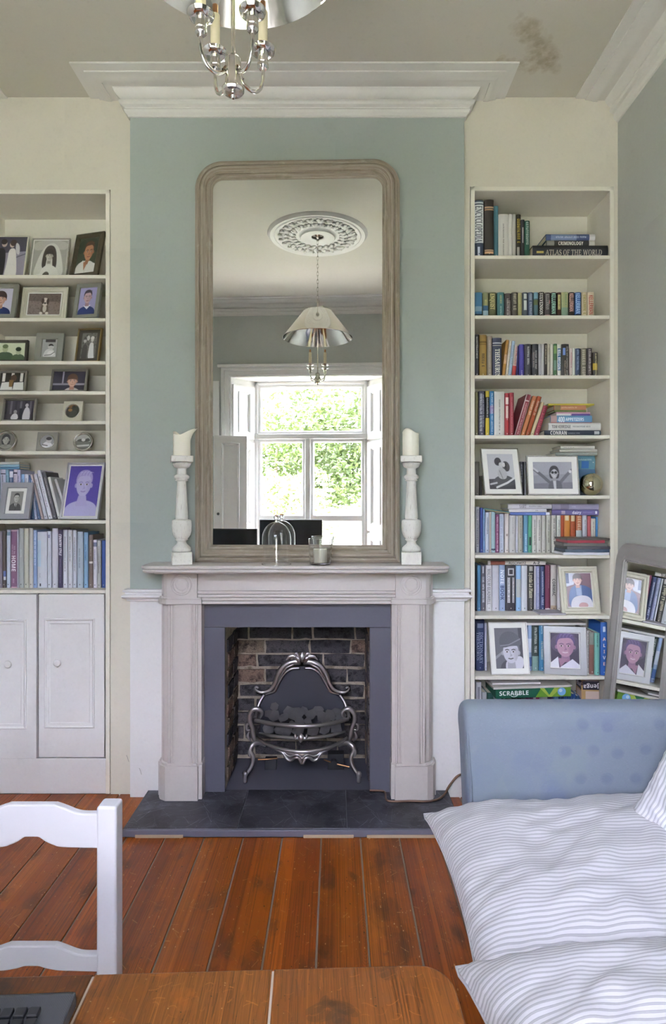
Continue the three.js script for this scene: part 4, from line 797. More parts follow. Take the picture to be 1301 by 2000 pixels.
function bookGeometry(w, h, d, s) {
  const b = Math.min(0.0026, w * 0.14), round = Math.min(0.006, w * 0.22), pos = [], uv = [];
  const quad = (a, q, c, e, sp) => { for (const k of [a, q, c, a, c, e]) { pos.push(...k); if (sp) uv.push(s.u0 + (s.u1 - s.u0) * (k[0] / w + 0.5), s.v0 + (s.v1 - s.v0) * (k[1] / h)); else uv.push(s.bu, s.bv); } };
  const n = 5, X0 = -w / 2, arc = Array.from({ length: n + 1 }, (_, i) => { const t = i / n; return [X0 + w * t, -round + round * Math.sin(Math.PI * t) ** 0.6]; });
  for (let i = 0; i < n; i++) {
    const [xa, za] = arc[i], [xb, zb] = arc[i + 1], bk = -round - b - 0.002;
    quad([xa, 0, za], [xb, 0, zb], [xb, h, zb], [xa, h, za], true);
    quad([xa, h, za], [xb, h, zb], [xb, h, bk], [xa, h, bk]); quad([xa, 0, bk], [xb, 0, bk], [xb, 0, zb], [xa, 0, za]);
  }
  const box = (x0, x1, z0, z1) => { quad([x0, 0, z1], [x1, 0, z1], [x1, h, z1], [x0, h, z1]); quad([x1, 0, z0], [x0, 0, z0], [x0, h, z0], [x1, h, z0]); quad([x0, 0, z0], [x0, 0, z1], [x0, h, z1], [x0, h, z0]); quad([x1, 0, z1], [x1, 0, z0], [x1, h, z0], [x1, h, z1]); quad([x0, h, z1], [x1, h, z1], [x1, h, z0], [x0, h, z0]); quad([x0, 0, z0], [x1, 0, z0], [x1, 0, z1], [x0, 0, z1]); };
  box(-w / 2, -w / 2 + b, -d, -round); box(w / 2 - b, w / 2, -d, -round);
  const g = new THREE.BufferGeometry();
  g.setAttribute('position', new THREE.Float32BufferAttribute(pos, 3)); g.setAttribute('uv', new THREE.Float32BufferAttribute(uv, 2));
  g.computeVertexNormals();
  return [g, new THREE.BoxGeometry(w - 2 * b, h - 0.006, d - round - 0.007).translate(0, h / 2, -(round + 0.003) - (d - round - 0.007) / 2)];
}
const NTH = ['first', 'second', 'third', 'fourth', 'fifth', 'sixth', 'seventh', 'eighth', 'ninth', 'tenth', 'eleventh', 'twelfth', 'thirteenth', 'fourteenth', 'fifteenth', 'sixteenth', 'seventeenth', 'eighteenth', 'nineteenth', 'twentieth', 'twenty-first', 'twenty-second', 'twenty-third', 'twenty-fourth', 'twenty-fifth', 'twenty-sixth', 'twenty-seventh', 'twenty-eighth', 'twenty-ninth', 'thirtieth'];
function colourWord(h) {
  const c = {}; new THREE.Color(h).getHSL(c, THREE.SRGBColorSpace);
  const dark = c.l < 0.32 ? 'dark ' : c.l > 0.72 ? 'pale ' : '';
  if (c.s < 0.13) return c.l < 0.3 ? 'charcoal' : c.l < 0.6 ? 'grey' : c.l < 0.78 ? 'pale grey' : 'white';
  const d = c.h * 360;
  const n = d < 18 || d > 340 ? (c.l > 0.6 ? 'pink' : 'red') : d < 45 ? (c.l > 0.68 ? 'cream' : c.l > 0.5 ? 'tan' : 'brown') : d < 72 ? (c.l > 0.65 ? 'cream' : 'olive') : d < 165 ? 'green' : d < 200 ? 'teal' : d < 250 ? 'blue' : d < 290 ? 'purple' : 'plum';
  return (['cream', 'tan', 'pink'].includes(n) ? '' : dark) + n;
}
function addBook(w, h, d, color, o, label, group) {
  const s = spine(w, h, color, o), [cg, pg] = bookGeometry(w, h, d, s), b = thing('book', label, 'book', [0, 0, 0], group);
  part('cover', cg, s.mat, b); part('pages', pg, M.pages, b);
  return b;
}
// a row of standing books: [left, right, top, colour, print, lean of the top, extra depth]
function row(where, shelf, z, list, group) {
  list.forEach(([x0, x1, top, color, o = {}, lean = 0, dz = 0], i) => {
    const zz = z + dz, sc = (EYE.z - zz) / FOCAL, w0 = (x1 - x0) * sc, dxm = lean * sc, hv = Y(top, zz) - shelf, ang = Math.atan2(dxm, hv), w = Math.max(0.006, w0 * Math.cos(ang) - 0.0012), h = hv / Math.cos(ang) - Math.abs(Math.sin(ang)) * w * 0.5;
    const dep = Math.min(0.16, Math.max(0.1, h * 0.7), zz - NZ - 0.006);
    const size = w < 0.018 ? 'slim' : w > 0.036 ? 'thick' : h > 0.24 ? 'tall' : 'standing';
    const lab = o.l ?? `${size} ${colourWord(color)} book${lean ? ' leaning over' : ''}, ${NTH[i]} from left on ${where}`;
    const b = addBook(w, h, dep, color, o, lab, group);
    b.rotation.z = -ang;
    const cx = X((x0 + x1) / 2, zz);
    b.position.set(cx, shelf + 0.0006 + Math.abs(Math.sin(ang)) * w / 2, zz);
  });
}
// a pile of lying books, from the bottom up: [left, right, top, bottom, colour, print, z]
function pile(where, y0, z, list, group, turns = []) {
  let y = y0 + 0.0006;
  list.forEach(([x0, x1, t, b0, color, o = {}, dz = 0], i) => {
    const zz = z + dz, sc = (EYE.z - zz) / FOCAL, len = (x1 - x0) * sc, th = Math.max(0.006, (b0 - t) * sc), dep = Math.min(len * 0.75, zz - NZ - 0.01, 0.2);
    const b = addBook(th - 0.0006, len, dep, color, o, o.l ?? `${colourWord(color)} book lying ${['at the bottom', 'second from the bottom', 'third from the bottom', 'fourth from the bottom', 'fifth from the bottom', 'sixth from the bottom', 'seventh from the bottom'][i]} of the pile ${where}`, group);
    b.rotation.z = Math.PI / 2;
    b.position.set(X((x0 + x1) / 2, zz) + len / 2, y + th / 2, zz);
    y += th;
  });
  return y;
}
const W = '#efece6';
row('top shelf right of fireplace', RS[0], -0.04, [
  [927.5, 945, 391, '#3f4a60', { t: 'ENCYCLOPEDIA', f: 'bold serif', c: '#33384a', s: 0.78, a: 0.1, b: 0.74, bands: [[0.08, 0.75, '#dfe2e6'], [0.03, 0.06, '#c9d0d8'], [0.82, 1, '#c9cfdf', 0.32, 0.58]], p: [], l: 'thick navy encyclopedia at the left end of the top right shelf' }, 0, 0.02],
  [947, 965, 390, '#3c3735', { bands: [[0.12, 0.15, '#c9a888'], [0.165, 0.185, '#c9a07c'], [0.87, 0.89, '#c9a888'], [0.9, 0.94, '#d9ae88']], p: [] }, 0, 0.02],
  [965, 974, 402, '#51808c', { p: [] }],
  [974, 994, 418, '#d2cfc9', { p: [[0.22, 0.92, 0.16, 0.48, '#55504c']] }], [994, 1001, 418, '#d8d6d0', { p: [] }], [1001, 1008, 418, '#bdb9b4', { p: [] }],
  [1008, 1018, 419, '#34312d', { p: [[0.1, 0.62, 0.8, 0.55, '#d3bf4a']], bands: [[0.74, 0.98, '#a9a59c', 0.2, 0.7]] }], [1018, 1025, 429, '#33333a', { bands: [[0.2, 0.6, '#bcbabc', 0.35, 0.65]], p: [] }], [1025, 1035.5, 431, '#2f5e4e', { p: [[0.04, 0.64, 0.62, 0.5, '#d6e2da']] }],
], 'books on the top right shelf');
pile('on the top right shelf', RS[0], -0.006, [
  [1041, 1188, 478, 499, '#33343c', { t: 'ATLAS OF THE WORLD', f: 'serif', c: '#d8d2bf', s: 0.5, a: 0.17, b: 0.92, x: 0.36, bands: [[0.05, 0.145, '#c9b96a', 0.26, 0.46], [0, 1, '#26262a', 0.72, 1]], p: [], plain: 1, l: 'big black atlas lying at the bottom of the top shelf pile' }],
  [1068, 1162, 465.5, 477, '#3b3a38', { t: 'CRIMINOLOGY', c: '#efeadf', s: 0.62, a: 0.24, b: 0.76, bands: [[0, 0.16, '#8f8d86'], [0.88, 1, '#dcd8d2']], p: [], plain: 1, l: 'dark criminology book lying between the atlas and a blue book' }, -0.01],
  [1067, 1163, 453, 465.5, '#4a5880', { bands: [[0.1, 0.62, '#7f90b4'], [0.88, 1, '#e3dfe0']], p: [[0.2, 0.8, 0.36, 0.5, '#dfe3ee']], plain: 1, l: 'blue paperback lying on top of the criminology book' }, -0.012],
], 'books piled on the top right shelf');
row('second shelf right of fireplace', RS[1], -0.04, [
  [928, 942.5, 571, '#4f83ab', { bands: [[0.55, 0.75, '#8fb0c4'], [0.85, 1, '#3a4a58']], p: [] }], [943.5, 954.5, 571, '#8d8f6c', { bands: [[0.52, 0.72, '#43688f'], [0.72, 1, '#a9c2cf']], p: [[0.3, 0.5, 0.5, 0.5, '#d8cf8a']] }], [955.5, 970, 571, '#686a4c', { t: 'ENQUIST', c: '#e3d79a', f: 'bold serif', s: 0.6, a: 0.05, b: 0.68 }], [971.5, 985.5, 571, '#4f7f87', { p: [[0.12, 0.46, 0.36, 0.5, '#cfc38a'], [0.55, 0.95, 0.3, 0.5, '#b9d4d6']] }],
  [986.5, 999.5, 573, '#4c4343', { p: [[0.22, 0.85, 0.4, 0.42, '#ddd6d4'], [0.3, 0.95, 0.3, 0.72, '#c9c0be']] }], [1000, 1012, 571, '#5b5650', { p: [[0.06, 0.7, 0.62, 0.5, '#cfcab4']] }], [1012.5, 1020, 572, '#c3c08f', { p: [[0.1, 0.9, 0.3, 0.5, '#84814f']] }], [1021, 1031, 571, '#5a6470', { bands: [[0.06, 0.26, '#cfd6d4', 0.25, 0.85], [0.32, 0.7, '#cfd6d4', 0.25, 0.85]], p: [] }], [1031.5, 1042, 571, '#56647f', { p: [[0.06, 0.95, 0.6, 0.5, '#c9d2e6']] }],
  [1043, 1052, 571, '#52707a', { bands: [[0, 0.25, '#7ea9c0'], [0.3, 0.5, '#5f6a46']], p: [] }], [1053, 1063.5, 570.5, '#2c2626', { t: 'STEVENSON', f: 'bold serif', c: '#f0ece8', s: 0.62, a: 0.03, b: 0.88 }], [1064.5, 1076, 571.5, '#514a4b', { t: 'KELLERMAN', f: 'serif', c: '#c9c4c4', s: 0.55, a: 0.05, b: 0.68, bands: [[0.3, 0.44, '#b06a72', 0.7, 1], [0.88, 1, '#c9a49c']] }], [1077, 1088, 571, '#2e2b2c', { t: 'KELLERMAN', c: '#a9dcc8', s: 0.75, a: 0.03, b: 0.85 }], [1089, 1096.5, 571, '#4a2c22', { bands: [[0.1, 0.68, '#cfc58a', 0.15, 0.85]], p: [[0.14, 0.66, 0.4, 0.5, '#6d6330']] }],
  [1097.5, 1111, 570.5, '#a9ad80', { bands: [[0.6, 1, '#86a08c']], p: [[0.08, 0.5, 0.3, 0.6, '#5f8a68']] }], [1112, 1123, 571, '#3a2b2a', { t: 'KELLERMAN', c: '#e6b4ac', s: 0.75, a: 0.04, b: 0.76 }], [1124, 1136, 571, '#2f5aa0', { t: 'KELLERMAN', c: '#a9c8f0', s: 0.75, a: 0.03, b: 0.84, bands: [[0.86, 1, '#2c3440']] }], [1137, 1148, 570.5, '#cbbd9d', { p: [[0.12, 0.84, 0.6, 0.45, '#8d8134']] }], [1149, 1161.5, 570.5, '#d8c8b0', { t: 'KELLERMAN', c: '#b5463c', s: 0.68, a: 0.12, b: 0.88 }],
], 'paperbacks on the second right shelf');
row('third shelf right of fireplace', RS[2], -0.04, [
  [928, 936, 653, '#37343c', { p: [[0.06, 0.55, 0.6, 0.5, '#d8d4d6']] }], [937, 951, 654, '#a28344', { bands: [[0.15, 0.2, '#7a5e2c'], [0.22, 0.24, '#7a5e2c']], p: [[0.45, 0.75, 0.5, 0.5, '#2e2a28']] }], [952, 961.5, 656.5, '#9c9184', { p: [[0.1, 0.9, 0.4, 0.5, '#c4b8a8']] }], [962.5, 980.5, 660, '#454a63', { t: 'THESAURUS', f: 'bold serif', c: '#f2efe4', s: 0.52, a: 0.28, b: 1.0, x: 0.55, bands: [[0.12, 0.15, '#c9cbd2'], [0.19, 0.205, '#d4d0c4']], plain: 1, l: 'thick navy thesaurus, fourth from left on the third right shelf' }],
  [981, 987, 664, '#b98a4a', { bands: [[0.4, 0.65, '#d8b490']] }, 8], [987.5, 992.5, 667, '#d9d2c4', {}, 7.7], [993, 999, 666, '#a6bcd6', {}, 7.8], [999.5, 1007.5, 673.5, '#c8c0b8', { bands: [[0.66, 1, '#b8423f']], p: [[0.04, 0.6, 0.6, 0.5, '#9c3a34']] }, 6.9],
  [1009, 1014, 676, '#2d2866', { p: [] }], [1014.5, 1024.5, 672.5, '#4f489f', { p: [[0.8, 0.95, 0.4, 0.5, '#c9c4ee']] }], [1025.5, 1038.5, 672, '#48484f', { p: [[0.08, 0.6, 0.36, 0.5, '#f2f0ee']] }], [1039.5, 1052, 672, '#3f4048', { p: [[0.2, 0.75, 0.36, 0.62, '#dedcda'], [0.25, 0.7, 0.28, 0.25, '#b8a8a4']] }],
  [1052.5, 1058, 672, '#b4b4ba', { p: [] }], [1058, 1063.5, 672, '#c3c2c4', { p: [] }], [1064, 1069, 671, '#3c352f', { p: [[0.06, 0.62, 0.6, 0.5, '#e6dcc0']] }], [1069.5, 1075, 672, '#bdb6a4', {}], [1075.5, 1081, 672, '#d6d5c9', { p: [] }], [1082, 1088.5, 671.5, '#4f7a52', { bands: [[0.06, 0.3, '#86a86a'], [0.5, 0.8, '#7c9c8c']], p: [] }], [1089, 1097, 672.5, '#dcdcd6', { t: 'BILL BRYSON', c: '#f4f6fa', s: 0.62, a: 0.16, b: 0.78, bands: [[0.13, 0.8, '#3f6a9c', 0.1, 0.9]] }],
  [1097.5, 1112, 672, '#3a3533', { p: [[0.08, 0.98, 0.3, 0.75, '#e2dcd6'], [0.5, 0.95, 0.24, 0.45, '#c9b8a4']], bands: [[0.12, 0.34, '#7f9ce0', 0.15, 0.5]] }], [1113, 1119, 680, '#d8c8c4', { p: [[0.15, 0.7, 0.4, 0.5, '#a04a5a']] }], [1119, 1124, 680, '#d5d8cf', { p: [] }], [1124.5, 1134.5, 680.5, '#3f4c66', { p: [[0.05, 0.75, 0.5, 0.45, '#9fb4d4']] }], [1135.5, 1146.5, 680, '#7b7668', { p: [[0.06, 0.95, 0.7, 0.5, '#dcd6c4']] }], [1147, 1157.5, 680, '#3a3133', { p: [[0.05, 0.9, 0.6, 0.5, '#e0d4d6']] }], [1158.5, 1168, 688, '#3b3836', { bands: [[0.45, 0.72, '#c3a83a']], p: [[0.05, 0.95, 0.5, 0.6, '#d8cfa8']] }],
], 'books on the third right shelf');
row('fourth shelf right of fireplace', RS[3], -0.05, [
  [928, 934.5, 766, '#6e6a4c', { p: [] }], [935.5, 947.5, 764, '#4b4c5e', { p: [[0.06, 0.86, 0.5, 0.35, '#e2e2ea'], [0.08, 0.8, 0.3, 0.75, '#c9c8d8']] }], [948.5, 956.5, 763.5, '#2c2b2d', { bands: [[0, 0.14, '#cdb83e'], [0.6, 1, '#cdb83e']], p: [[0.16, 0.58, 0.5, 0.5, '#f0eee8']] }], [957, 965.5, 764, '#3f7fb5', { p: [[0.05, 0.9, 0.5, 0.5, '#dfe8f4']], bands: [[0.32, 0.5, '#8a7cae']] }], [966, 986, 765, '#d4d2cd', { p: [[0.18, 0.86, 0.16, 0.5, '#55524e']] }], [986.5, 995, 768, '#a8323c', { bands: [[0.1, 0.26, '#ecdad4', 0.15, 0.85], [0.3, 0.58, '#d8b8b0', 0.2, 0.8]] }], [995.5, 1004.5, 767, '#a03a48', { p: [[0.1, 0.9, 0.3, 0.5, '#d89aa0']] }],
  [1005, 1016, 771, '#8b3a47', { bands: [[0, 1, '#c9b4b4', 0, 0.14], [0, 1, '#c9b4b4', 0.86, 1], [0.14, 0.17, '#c9b4b4']], p: [[0.22, 0.9, 0.4, 0.5, '#e0b4b4']] }, 24], [1017, 1025.5, 774, '#c07a50', { p: [[0.12, 0.46, 0.6, 0.5, '#f2e0d0']] }, 24.5], [1026.5, 1035, 774.5, '#a9512f', { p: [[0.12, 0.46, 0.6, 0.5, '#f2e0d0']] }, 24.5], [1036, 1042.5, 786, '#cfc09a', { p: [] }, 22], [1043.5, 1052.5, 793, '#b04a5a', { p: [[0.03, 0.97, 0.75, 0.5, '#5a1a2a']] }, 19],
], 'books on the fourth right shelf');
pile('on the fourth right shelf', RS[3], -0.02, [
  [1064, 1174, 839.5, 850, '#3a4250', { t: 'CONRAN', c: '#f2f1ee', s: 0.72, a: 0.1, b: 0.4, x: 0.52, p: [[0.42, 0.62, 0.3, 0.42, '#aab0b8']], bands: [[0.88, 0.97, '#c9ccd0', 0.2, 0.8]], plain: 1, l: 'dark design book lying at the bottom of the cookery pile' }],
  [1072, 1174, 825, 839.5, '#dcdad6', { t: 'TOM KERRIDGE', c: '#4a4a48', s: 0.42, a: 0.06, b: 0.42, p: [[0.46, 0.8, 0.26, 0.5, '#6a7074']], plain: 1, l: 'thick white cookery book lying on the dark design book' }, -0.004],
  [1076, 1157, 809, 824, '#6f9cc4', { t: [{ t: '400', a: 0.18, b: 0.34, s: 0.72 }, { t: 'APPETIZERS', a: 0.36, b: 0.8, s: 0.42 }], c: '#f2f6fa', bands: [[0, 0.15, '#b89a98'], [0, 1, '#9a4a4e', 0, 0.1]], p: [], plain: 1, l: 'blue appetizer cookbook lying third up in the cookery pile' }, -0.014],
  [1087, 1153, 801, 808, '#cfa0b4', { bands: [[0.45, 1, '#6a4f9a', 0.0, 0.5], [0, 0.42, '#e2dedc', 0, 0.5]], p: [], plain: 1 }, -0.02],
  [1083, 1145, 796.5, 800.5, '#7f8f58', { p: [], plain: 1 }, -0.02],
  [1083, 1145, 786.5, 796, '#c48a66', { p: [[0.22, 0.7, 0.4, 0.5, '#e6cdb4']], bands: [[0.02, 0.2, '#8a7a58']], plain: 1 }, -0.022],
  [1071, 1161, 782.5, 786, '#cfc04a', { p: [], plain: 1, l: 'thin yellow book lying on top of the cookery pile' }, -0.03],
], 'cookery books piled on the fourth right shelf');
row('fifth shelf right of fireplace', RS[4], -0.13, [
  [928, 937, 902, '#8f8a84', { p: [] }], [937.5, 942, 930, '#3a3430', { p: [] }], [1014.5, 1024, 902, '#3c3c42', { p: [[0.08, 0.6, 0.5, 0.5, '#9a9aa4']] }], [1024.5, 1028, 902, '#84848a', { p: [] }],
], 'books on the fifth right shelf');
pile('behind the silver ball', RS[4], -0.13, [
  [1092, 1163, 955, 967, '#4a5a66', { p: [] }], [1092, 1163, 935, 955, '#56707c', { p: [] }], [1090, 1163, 915, 935, '#4f6f8c', { p: [] }], [1092, 1163, 889, 915, '#5f8a96', { bands: [[0.62, 0.82, '#3a6fb0', 0.05, 0.6]], p: [[0.5, 0.9, 0.16, 0.7, '#c4d4d4']] }],
  [1086, 1167, 883, 889, '#a7aca4', { p: [[0.78, 0.92, 0.3, 0.5, '#6f6f66']], plain: 1, l: 'grey-green thin book lying third from top behind the silver ball' }, 0.015], [1093, 1167, 876.5, 882.5, '#c6c3b6', { p: [], plain: 1 }, 0.02], [1095, 1162, 869.5, 876, '#d5d2c6', { p: [[0.1, 0.4, 0.3, 0.5, '#6f6c60']], plain: 1 }, 0.025],
], 'books piled behind the silver ball');
row('sixth shelf right of fireplace', RS[5], -0.13, [
  [929, 937, 990, '#b4b5be', { p: [[0.06, 0.86, 0.6, 0.5, '#4a4a58']], plain: 1 }], [938, 943.5, 992, '#3f4f96', { p: [] }], [943.5, 948, 994, '#7fa0d0', {}], [948.5, 956, 1001, '#c9cfe0', {}], [956, 960, 1000, '#bdb2a8', { p: [] }], [960, 968, 1000, '#a9c4cc', { bands: [[0.9, 0.94, '#3a4a68']], p: [] }], [968, 975.5, 1005, '#7c3f6a', { p: [[0.06, 0.95, 0.5, 0.5, '#eec8dc']] }], [976, 985, 1004, '#b7bfd0', { p: [[0.05, 0.9, 0.5, 0.4, '#8a94ac']] }], [986.5, 994.5, 1003, '#ddd3cf', { bands: [[0.52, 0.58, '#9a8a84', 0.3, 0.7]], p: [] }], [995.5, 1008, 1007, '#c6c4c4', { p: [[0.06, 0.5, 0.16, 0.5, '#7a7874']] }], [1008.5, 1012, 1008, '#d5d8e4', { p: [] }], [1012.5, 1022, 1007, '#b5b2a6', { p: [[0.06, 0.6, 0.26, 0.5, '#6a685e']] }], [1023.5, 1032, 1007, '#6d9cbc', { p: [[0.5, 0.95, 0.5, 0.5, '#cfe0ec']] }], [1032.5, 1039.5, 1007, '#5fae8c', { bands: [[0.58, 0.8, '#1f3a34', 0.2, 0.7]], p: [] }],
  [1040, 1049, 1007, '#cfcbc6', {}], [1049, 1058.5, 1007, '#cbc8c2', {}], [1059, 1066.5, 1007, '#c6c3bb', { p: [[0.1, 0.95, 0.16, 0.5, '#8a867e']] }], [1067.5, 1076.5, 1007, '#bdbbb0', {}], [1078, 1087, 1007, '#c9c6bc', { p: [[0.08, 0.7, 0.4, 0.5, '#3f3c3a']] }], [1088, 1096, 1007, '#cdd0c4', {}], [1096, 1102, 1007, '#b5502c', { p: [] }], [1102, 1114.5, 1007, '#d08a3e', { bands: [[0, 0.14, '#e6d8b0', 0.15, 0.75], [0, 1, '#b5602c', 0, 0.1]], p: [] }], [1115, 1124.5, 1007, '#b85a34', { bands: [[0, 0.16, '#e2d0a4', 0.1, 0.85]], p: [[0.24, 0.6, 0.26, 0.5, '#6a3420']] }], [1126, 1137.5, 1007, '#b0623c', { p: [[0.03, 0.38, 0.7, 0.5, '#e6d6b8']], bands: [[0.4, 1, '#b9c4c8']] }], [1139, 1147.5, 1007, '#cdd2dc', {}], [1148, 1155, 1008, '#b85a5e', { p: [] }], [1155, 1164, 1013, '#d5d2c4', { p: [[0.1, 0.7, 0.3, 0.5, '#7c7a66']] }], [1164.5, 1168, 1010, '#4f8cc8', { p: [] }],
], 'books on the sixth right shelf');
{
  const top = Y(1006.6, -0.13);
  pile('left of the purple books on the sixth shelf', top, -0.122, [
    [996, 1074, 1000, 1006, '#6a80c4', { bands: [[0.9, 1, '#e6e6ec']], p: [[0.4, 0.85, 0.3, 0.5, '#b4c4ee']], plain: 1, l: 'blue thin book lying across the standing books, under two pale ones' }, -0.01], [994, 1068, 993.5, 1000, '#dedbe0', { p: [[0.7, 0.76, 0.4, 0.5, '#77747c']], plain: 1, l: 'thin white book lying between the blue book and the lilac-white one' }], [992.5, 1078, 983.5, 993.5, '#d2ced6', { t: 'SART', f: 'serif', c: '#4a464c', s: 0.6, a: 0.26, b: 0.42, p: [[0.48, 0.78, 0.3, 0.5, '#8a8690']], plain: 1, l: 'lilac-white book lying on top of the sixth shelf books' }, 0.004],
  ], 'books lying across the sixth shelf books');
  pile('right on the sixth shelf', top, -0.118, [
    [1078.5, 1170, 995, 1006, '#7870a4', { t: 'dairy', f: 'bold', c: '#f0eef6', s: 0.56, a: 0.43, b: 0.62, bands: [[0.2, 0.28, '#c4b4c4', 0.2, 0.8], [0.92, 0.96, '#f2f2f6', 0.25, 0.75]], p: [[0.66, 0.86, 0.2, 0.5, '#a8a0cc']], plain: 1, l: 'deep purple dairy cookbook lying under the lilac book' }, -0.004], [1079, 1170, 983, 994.5, '#a09cb4', { bands: [[0.18, 0.36, '#8a869c']], p: [[0.42, 0.5, 0.2, 0.5, '#d6d4e2']], plain: 1, l: 'lilac cookbook lying on top of the deep purple one' }],
  ], 'books lying across the sixth shelf books');
  // thin booklets wedged aslant over the left books
  const bk = solo('booklet', [bx(-0.07, 0.07, 0, 0.004, -0.07, 0.01, 0.001)], std({ color: '#c7c08c', roughness: 0.6 }), 'thin yellow-green booklet lying aslant over the left books, sixth shelf', 'booklet');
  bk.position.set(X(972, -0.12), Y(999.5, -0.12), -0.13); bk.rotation.z = -0.14;
  const b2 = solo('booklet', [bx(-0.07, 0.07, 0, 0.005, -0.07, 0.01, 0.001)], std({ color: '#4f8f9c', roughness: 0.6 }), 'thin teal booklet lying aslant on the yellow-green booklet, sixth shelf', 'booklet');
  b2.position.set(X(970, -0.12), Y(997.6, -0.12), -0.13); b2.rotation.z = -0.14;
}
{ // magazines, limp and overlapping the shelf edge
  let y = RS[5] + 0.0012;
  const mags = [[1101, 1189, 5, '#d8d8e0', 'white'], [1103, 1189, 6, '#3d4f66', 'navy'], [1105, 1190, 6, '#4a4a52', 'charcoal'], [1101, 1186, 6, '#6f6e6a', 'grey'], [1107, 1180, 5.5, '#a83a4c', 'red'], [1104, 1189, 4, '#5a5650', 'dark brown']];
  mags.forEach(([a, b, t, color, word], i) => {
    const z = 0.02, sc = (EYE.z - z) / FOCAL, w = (b - a) * sc, h = t * sc * 0.96, g = new THREE.BoxGeometry(w, h, 0.2, 12, 1, 6), p = g.attributes.position;
    for (let k = 0; k < p.count; k++) p.setY(k, p.getY(k) + h / 2 + 0.0008 * Math.sin(p.getX(k) * 60 + i * 2));
    g.computeVertexNormals();
    const m = solo('magazine', metreUV(g), std({ color, roughness: 0.35 }), `${word} magazine, ${['bottom', 'second from bottom', 'third from bottom', 'third from top', 'second from top', 'topmost'][i]} of the pile on the sixth shelf`, 'magazine', 'magazines piled on the sixth shelf');
    m.position.set(X((a + b) / 2, z), y, -0.09 + z); m.rotation.y = (i % 3 - 1) * 0.03;
    y += h + 0.0008;
  });
}
row('seventh shelf right of fireplace', RS[6], -0.13, [
  [929, 932, 1104, '#26262c', { p: [] }], [932.5, 939.5, 1104, '#4f86b0', { p: [] }], [940, 949, 1104, '#5b5860', { p: [[0.26, 0.8, 0.6, 0.5, '#efeef2']], bands: [[0.03, 0.18, '#c9c8cc', 0.3, 0.55]] }], [949.5, 961.5, 1104, '#cfcdd1', { t: 'MALCOLM GLADWELL', c: '#7c7a80', s: 0.5, a: 0.08, b: 0.86 }], [962, 975.5, 1104, '#c6c4ce', { p: [] }], [976, 987.5, 1104, '#9fb0d0', { t: [{ t: 'NOTE', a: 0.1, b: 0.42, c: '#eef2fa' }, { t: 'BOOK', a: 0.44, b: 0.76, c: '#3a4a78' }], s: 0.62 }],
  [988.5, 1008, 1105, '#37353c', { bands: [[0.06, 0.22, '#c9c9cc', 0.2, 0.8], [0.09, 0.19, '#37353c', 0.32, 0.68], [0.26, 0.82, '#d8d8da', 0.16, 0.4], [0.26, 0.82, '#d8d8da', 0.64, 0.84]], p: [[0.26, 0.82, 0.2, 0.28, '#37353c'], [0.26, 0.82, 0.16, 0.74, '#37353c']], l: 'thick black book with white spiral emblem on the seventh right shelf' }], [1008.5, 1018.5, 1105, '#93b8dc', { bands: [[0.3, 0.7, '#b4b8b8']], p: [] }], [1019, 1031, 1105, '#cccfd6', { p: [] }], [1032, 1043.5, 1105, '#3a3838', { t: 'Lynda La Plante', f: 'serif', c: '#f0e8c8', s: 0.62, a: 0.16, b: 0.72, bands: [[0.02, 0.12, '#b4b0ac', 0.2, 0.8]], p: [[0.74, 0.92, 0.4, 0.5, '#9a948c']] }], [1044, 1047, 1106, '#cfcfd4', { p: [] }], [1047.5, 1055, 1106, '#8d90b0', { p: [[0.05, 0.9, 0.5, 0.5, '#cfd2e6']] }], [1055.5, 1065, 1106, '#3d486e', { p: [[0.12, 0.66, 0.36, 0.5, '#e6e8f2'], [0.7, 0.85, 0.6, 0.5, '#cfd4ea']] }],
  [1065.5, 1076, 1104, '#7b3a55', { p: [[0.02, 0.5, 0.16, 0.6, '#e0b4c4']], bands: [[0.94, 0.97, '#e8dce0']] }], [1076.5, 1088, 1103.5, '#c8c2bc', { t: 'CORMAC', c: '#3f3b3c', s: 0.5, a: 0.3, b: 0.68, bands: [[0.88, 1, '#b8a488']] }], [1089, 1095.5, 1105, '#d5d0d2', { p: [] }],
], 'books on the seventh right shelf');
pile('on the seventh shelf', Y(1103.3, -0.13), -0.118, [[953, 1066, 1095.5, 1103.5, '#e2ddd6', { t: [{ t: 'AUSCHWITZ', a: 0.36, b: 0.66 }, { t: 'A-Z', a: 0.78, b: 0.9 }], c: '#3f3a38', s: 0.62, bands: [[0.05, 0.3, '#9a5a4a']], p: [], plain: 1, l: 'white and brown book lying across the seventh shelf books' }]], 'books lying across the seventh shelf books');
{ const b = solo('booklet', bx(-0.07, 0.07, 0, 0.009, -0.06, 0.06, 0.002), std({ color: '#a9a6ac', roughness: 0.5 }), 'grey booklet lying flat before the books on the seventh shelf', 'booklet'); b.position.set(X(1071, -0.08), RS[6] + 0.0006, -0.068); }
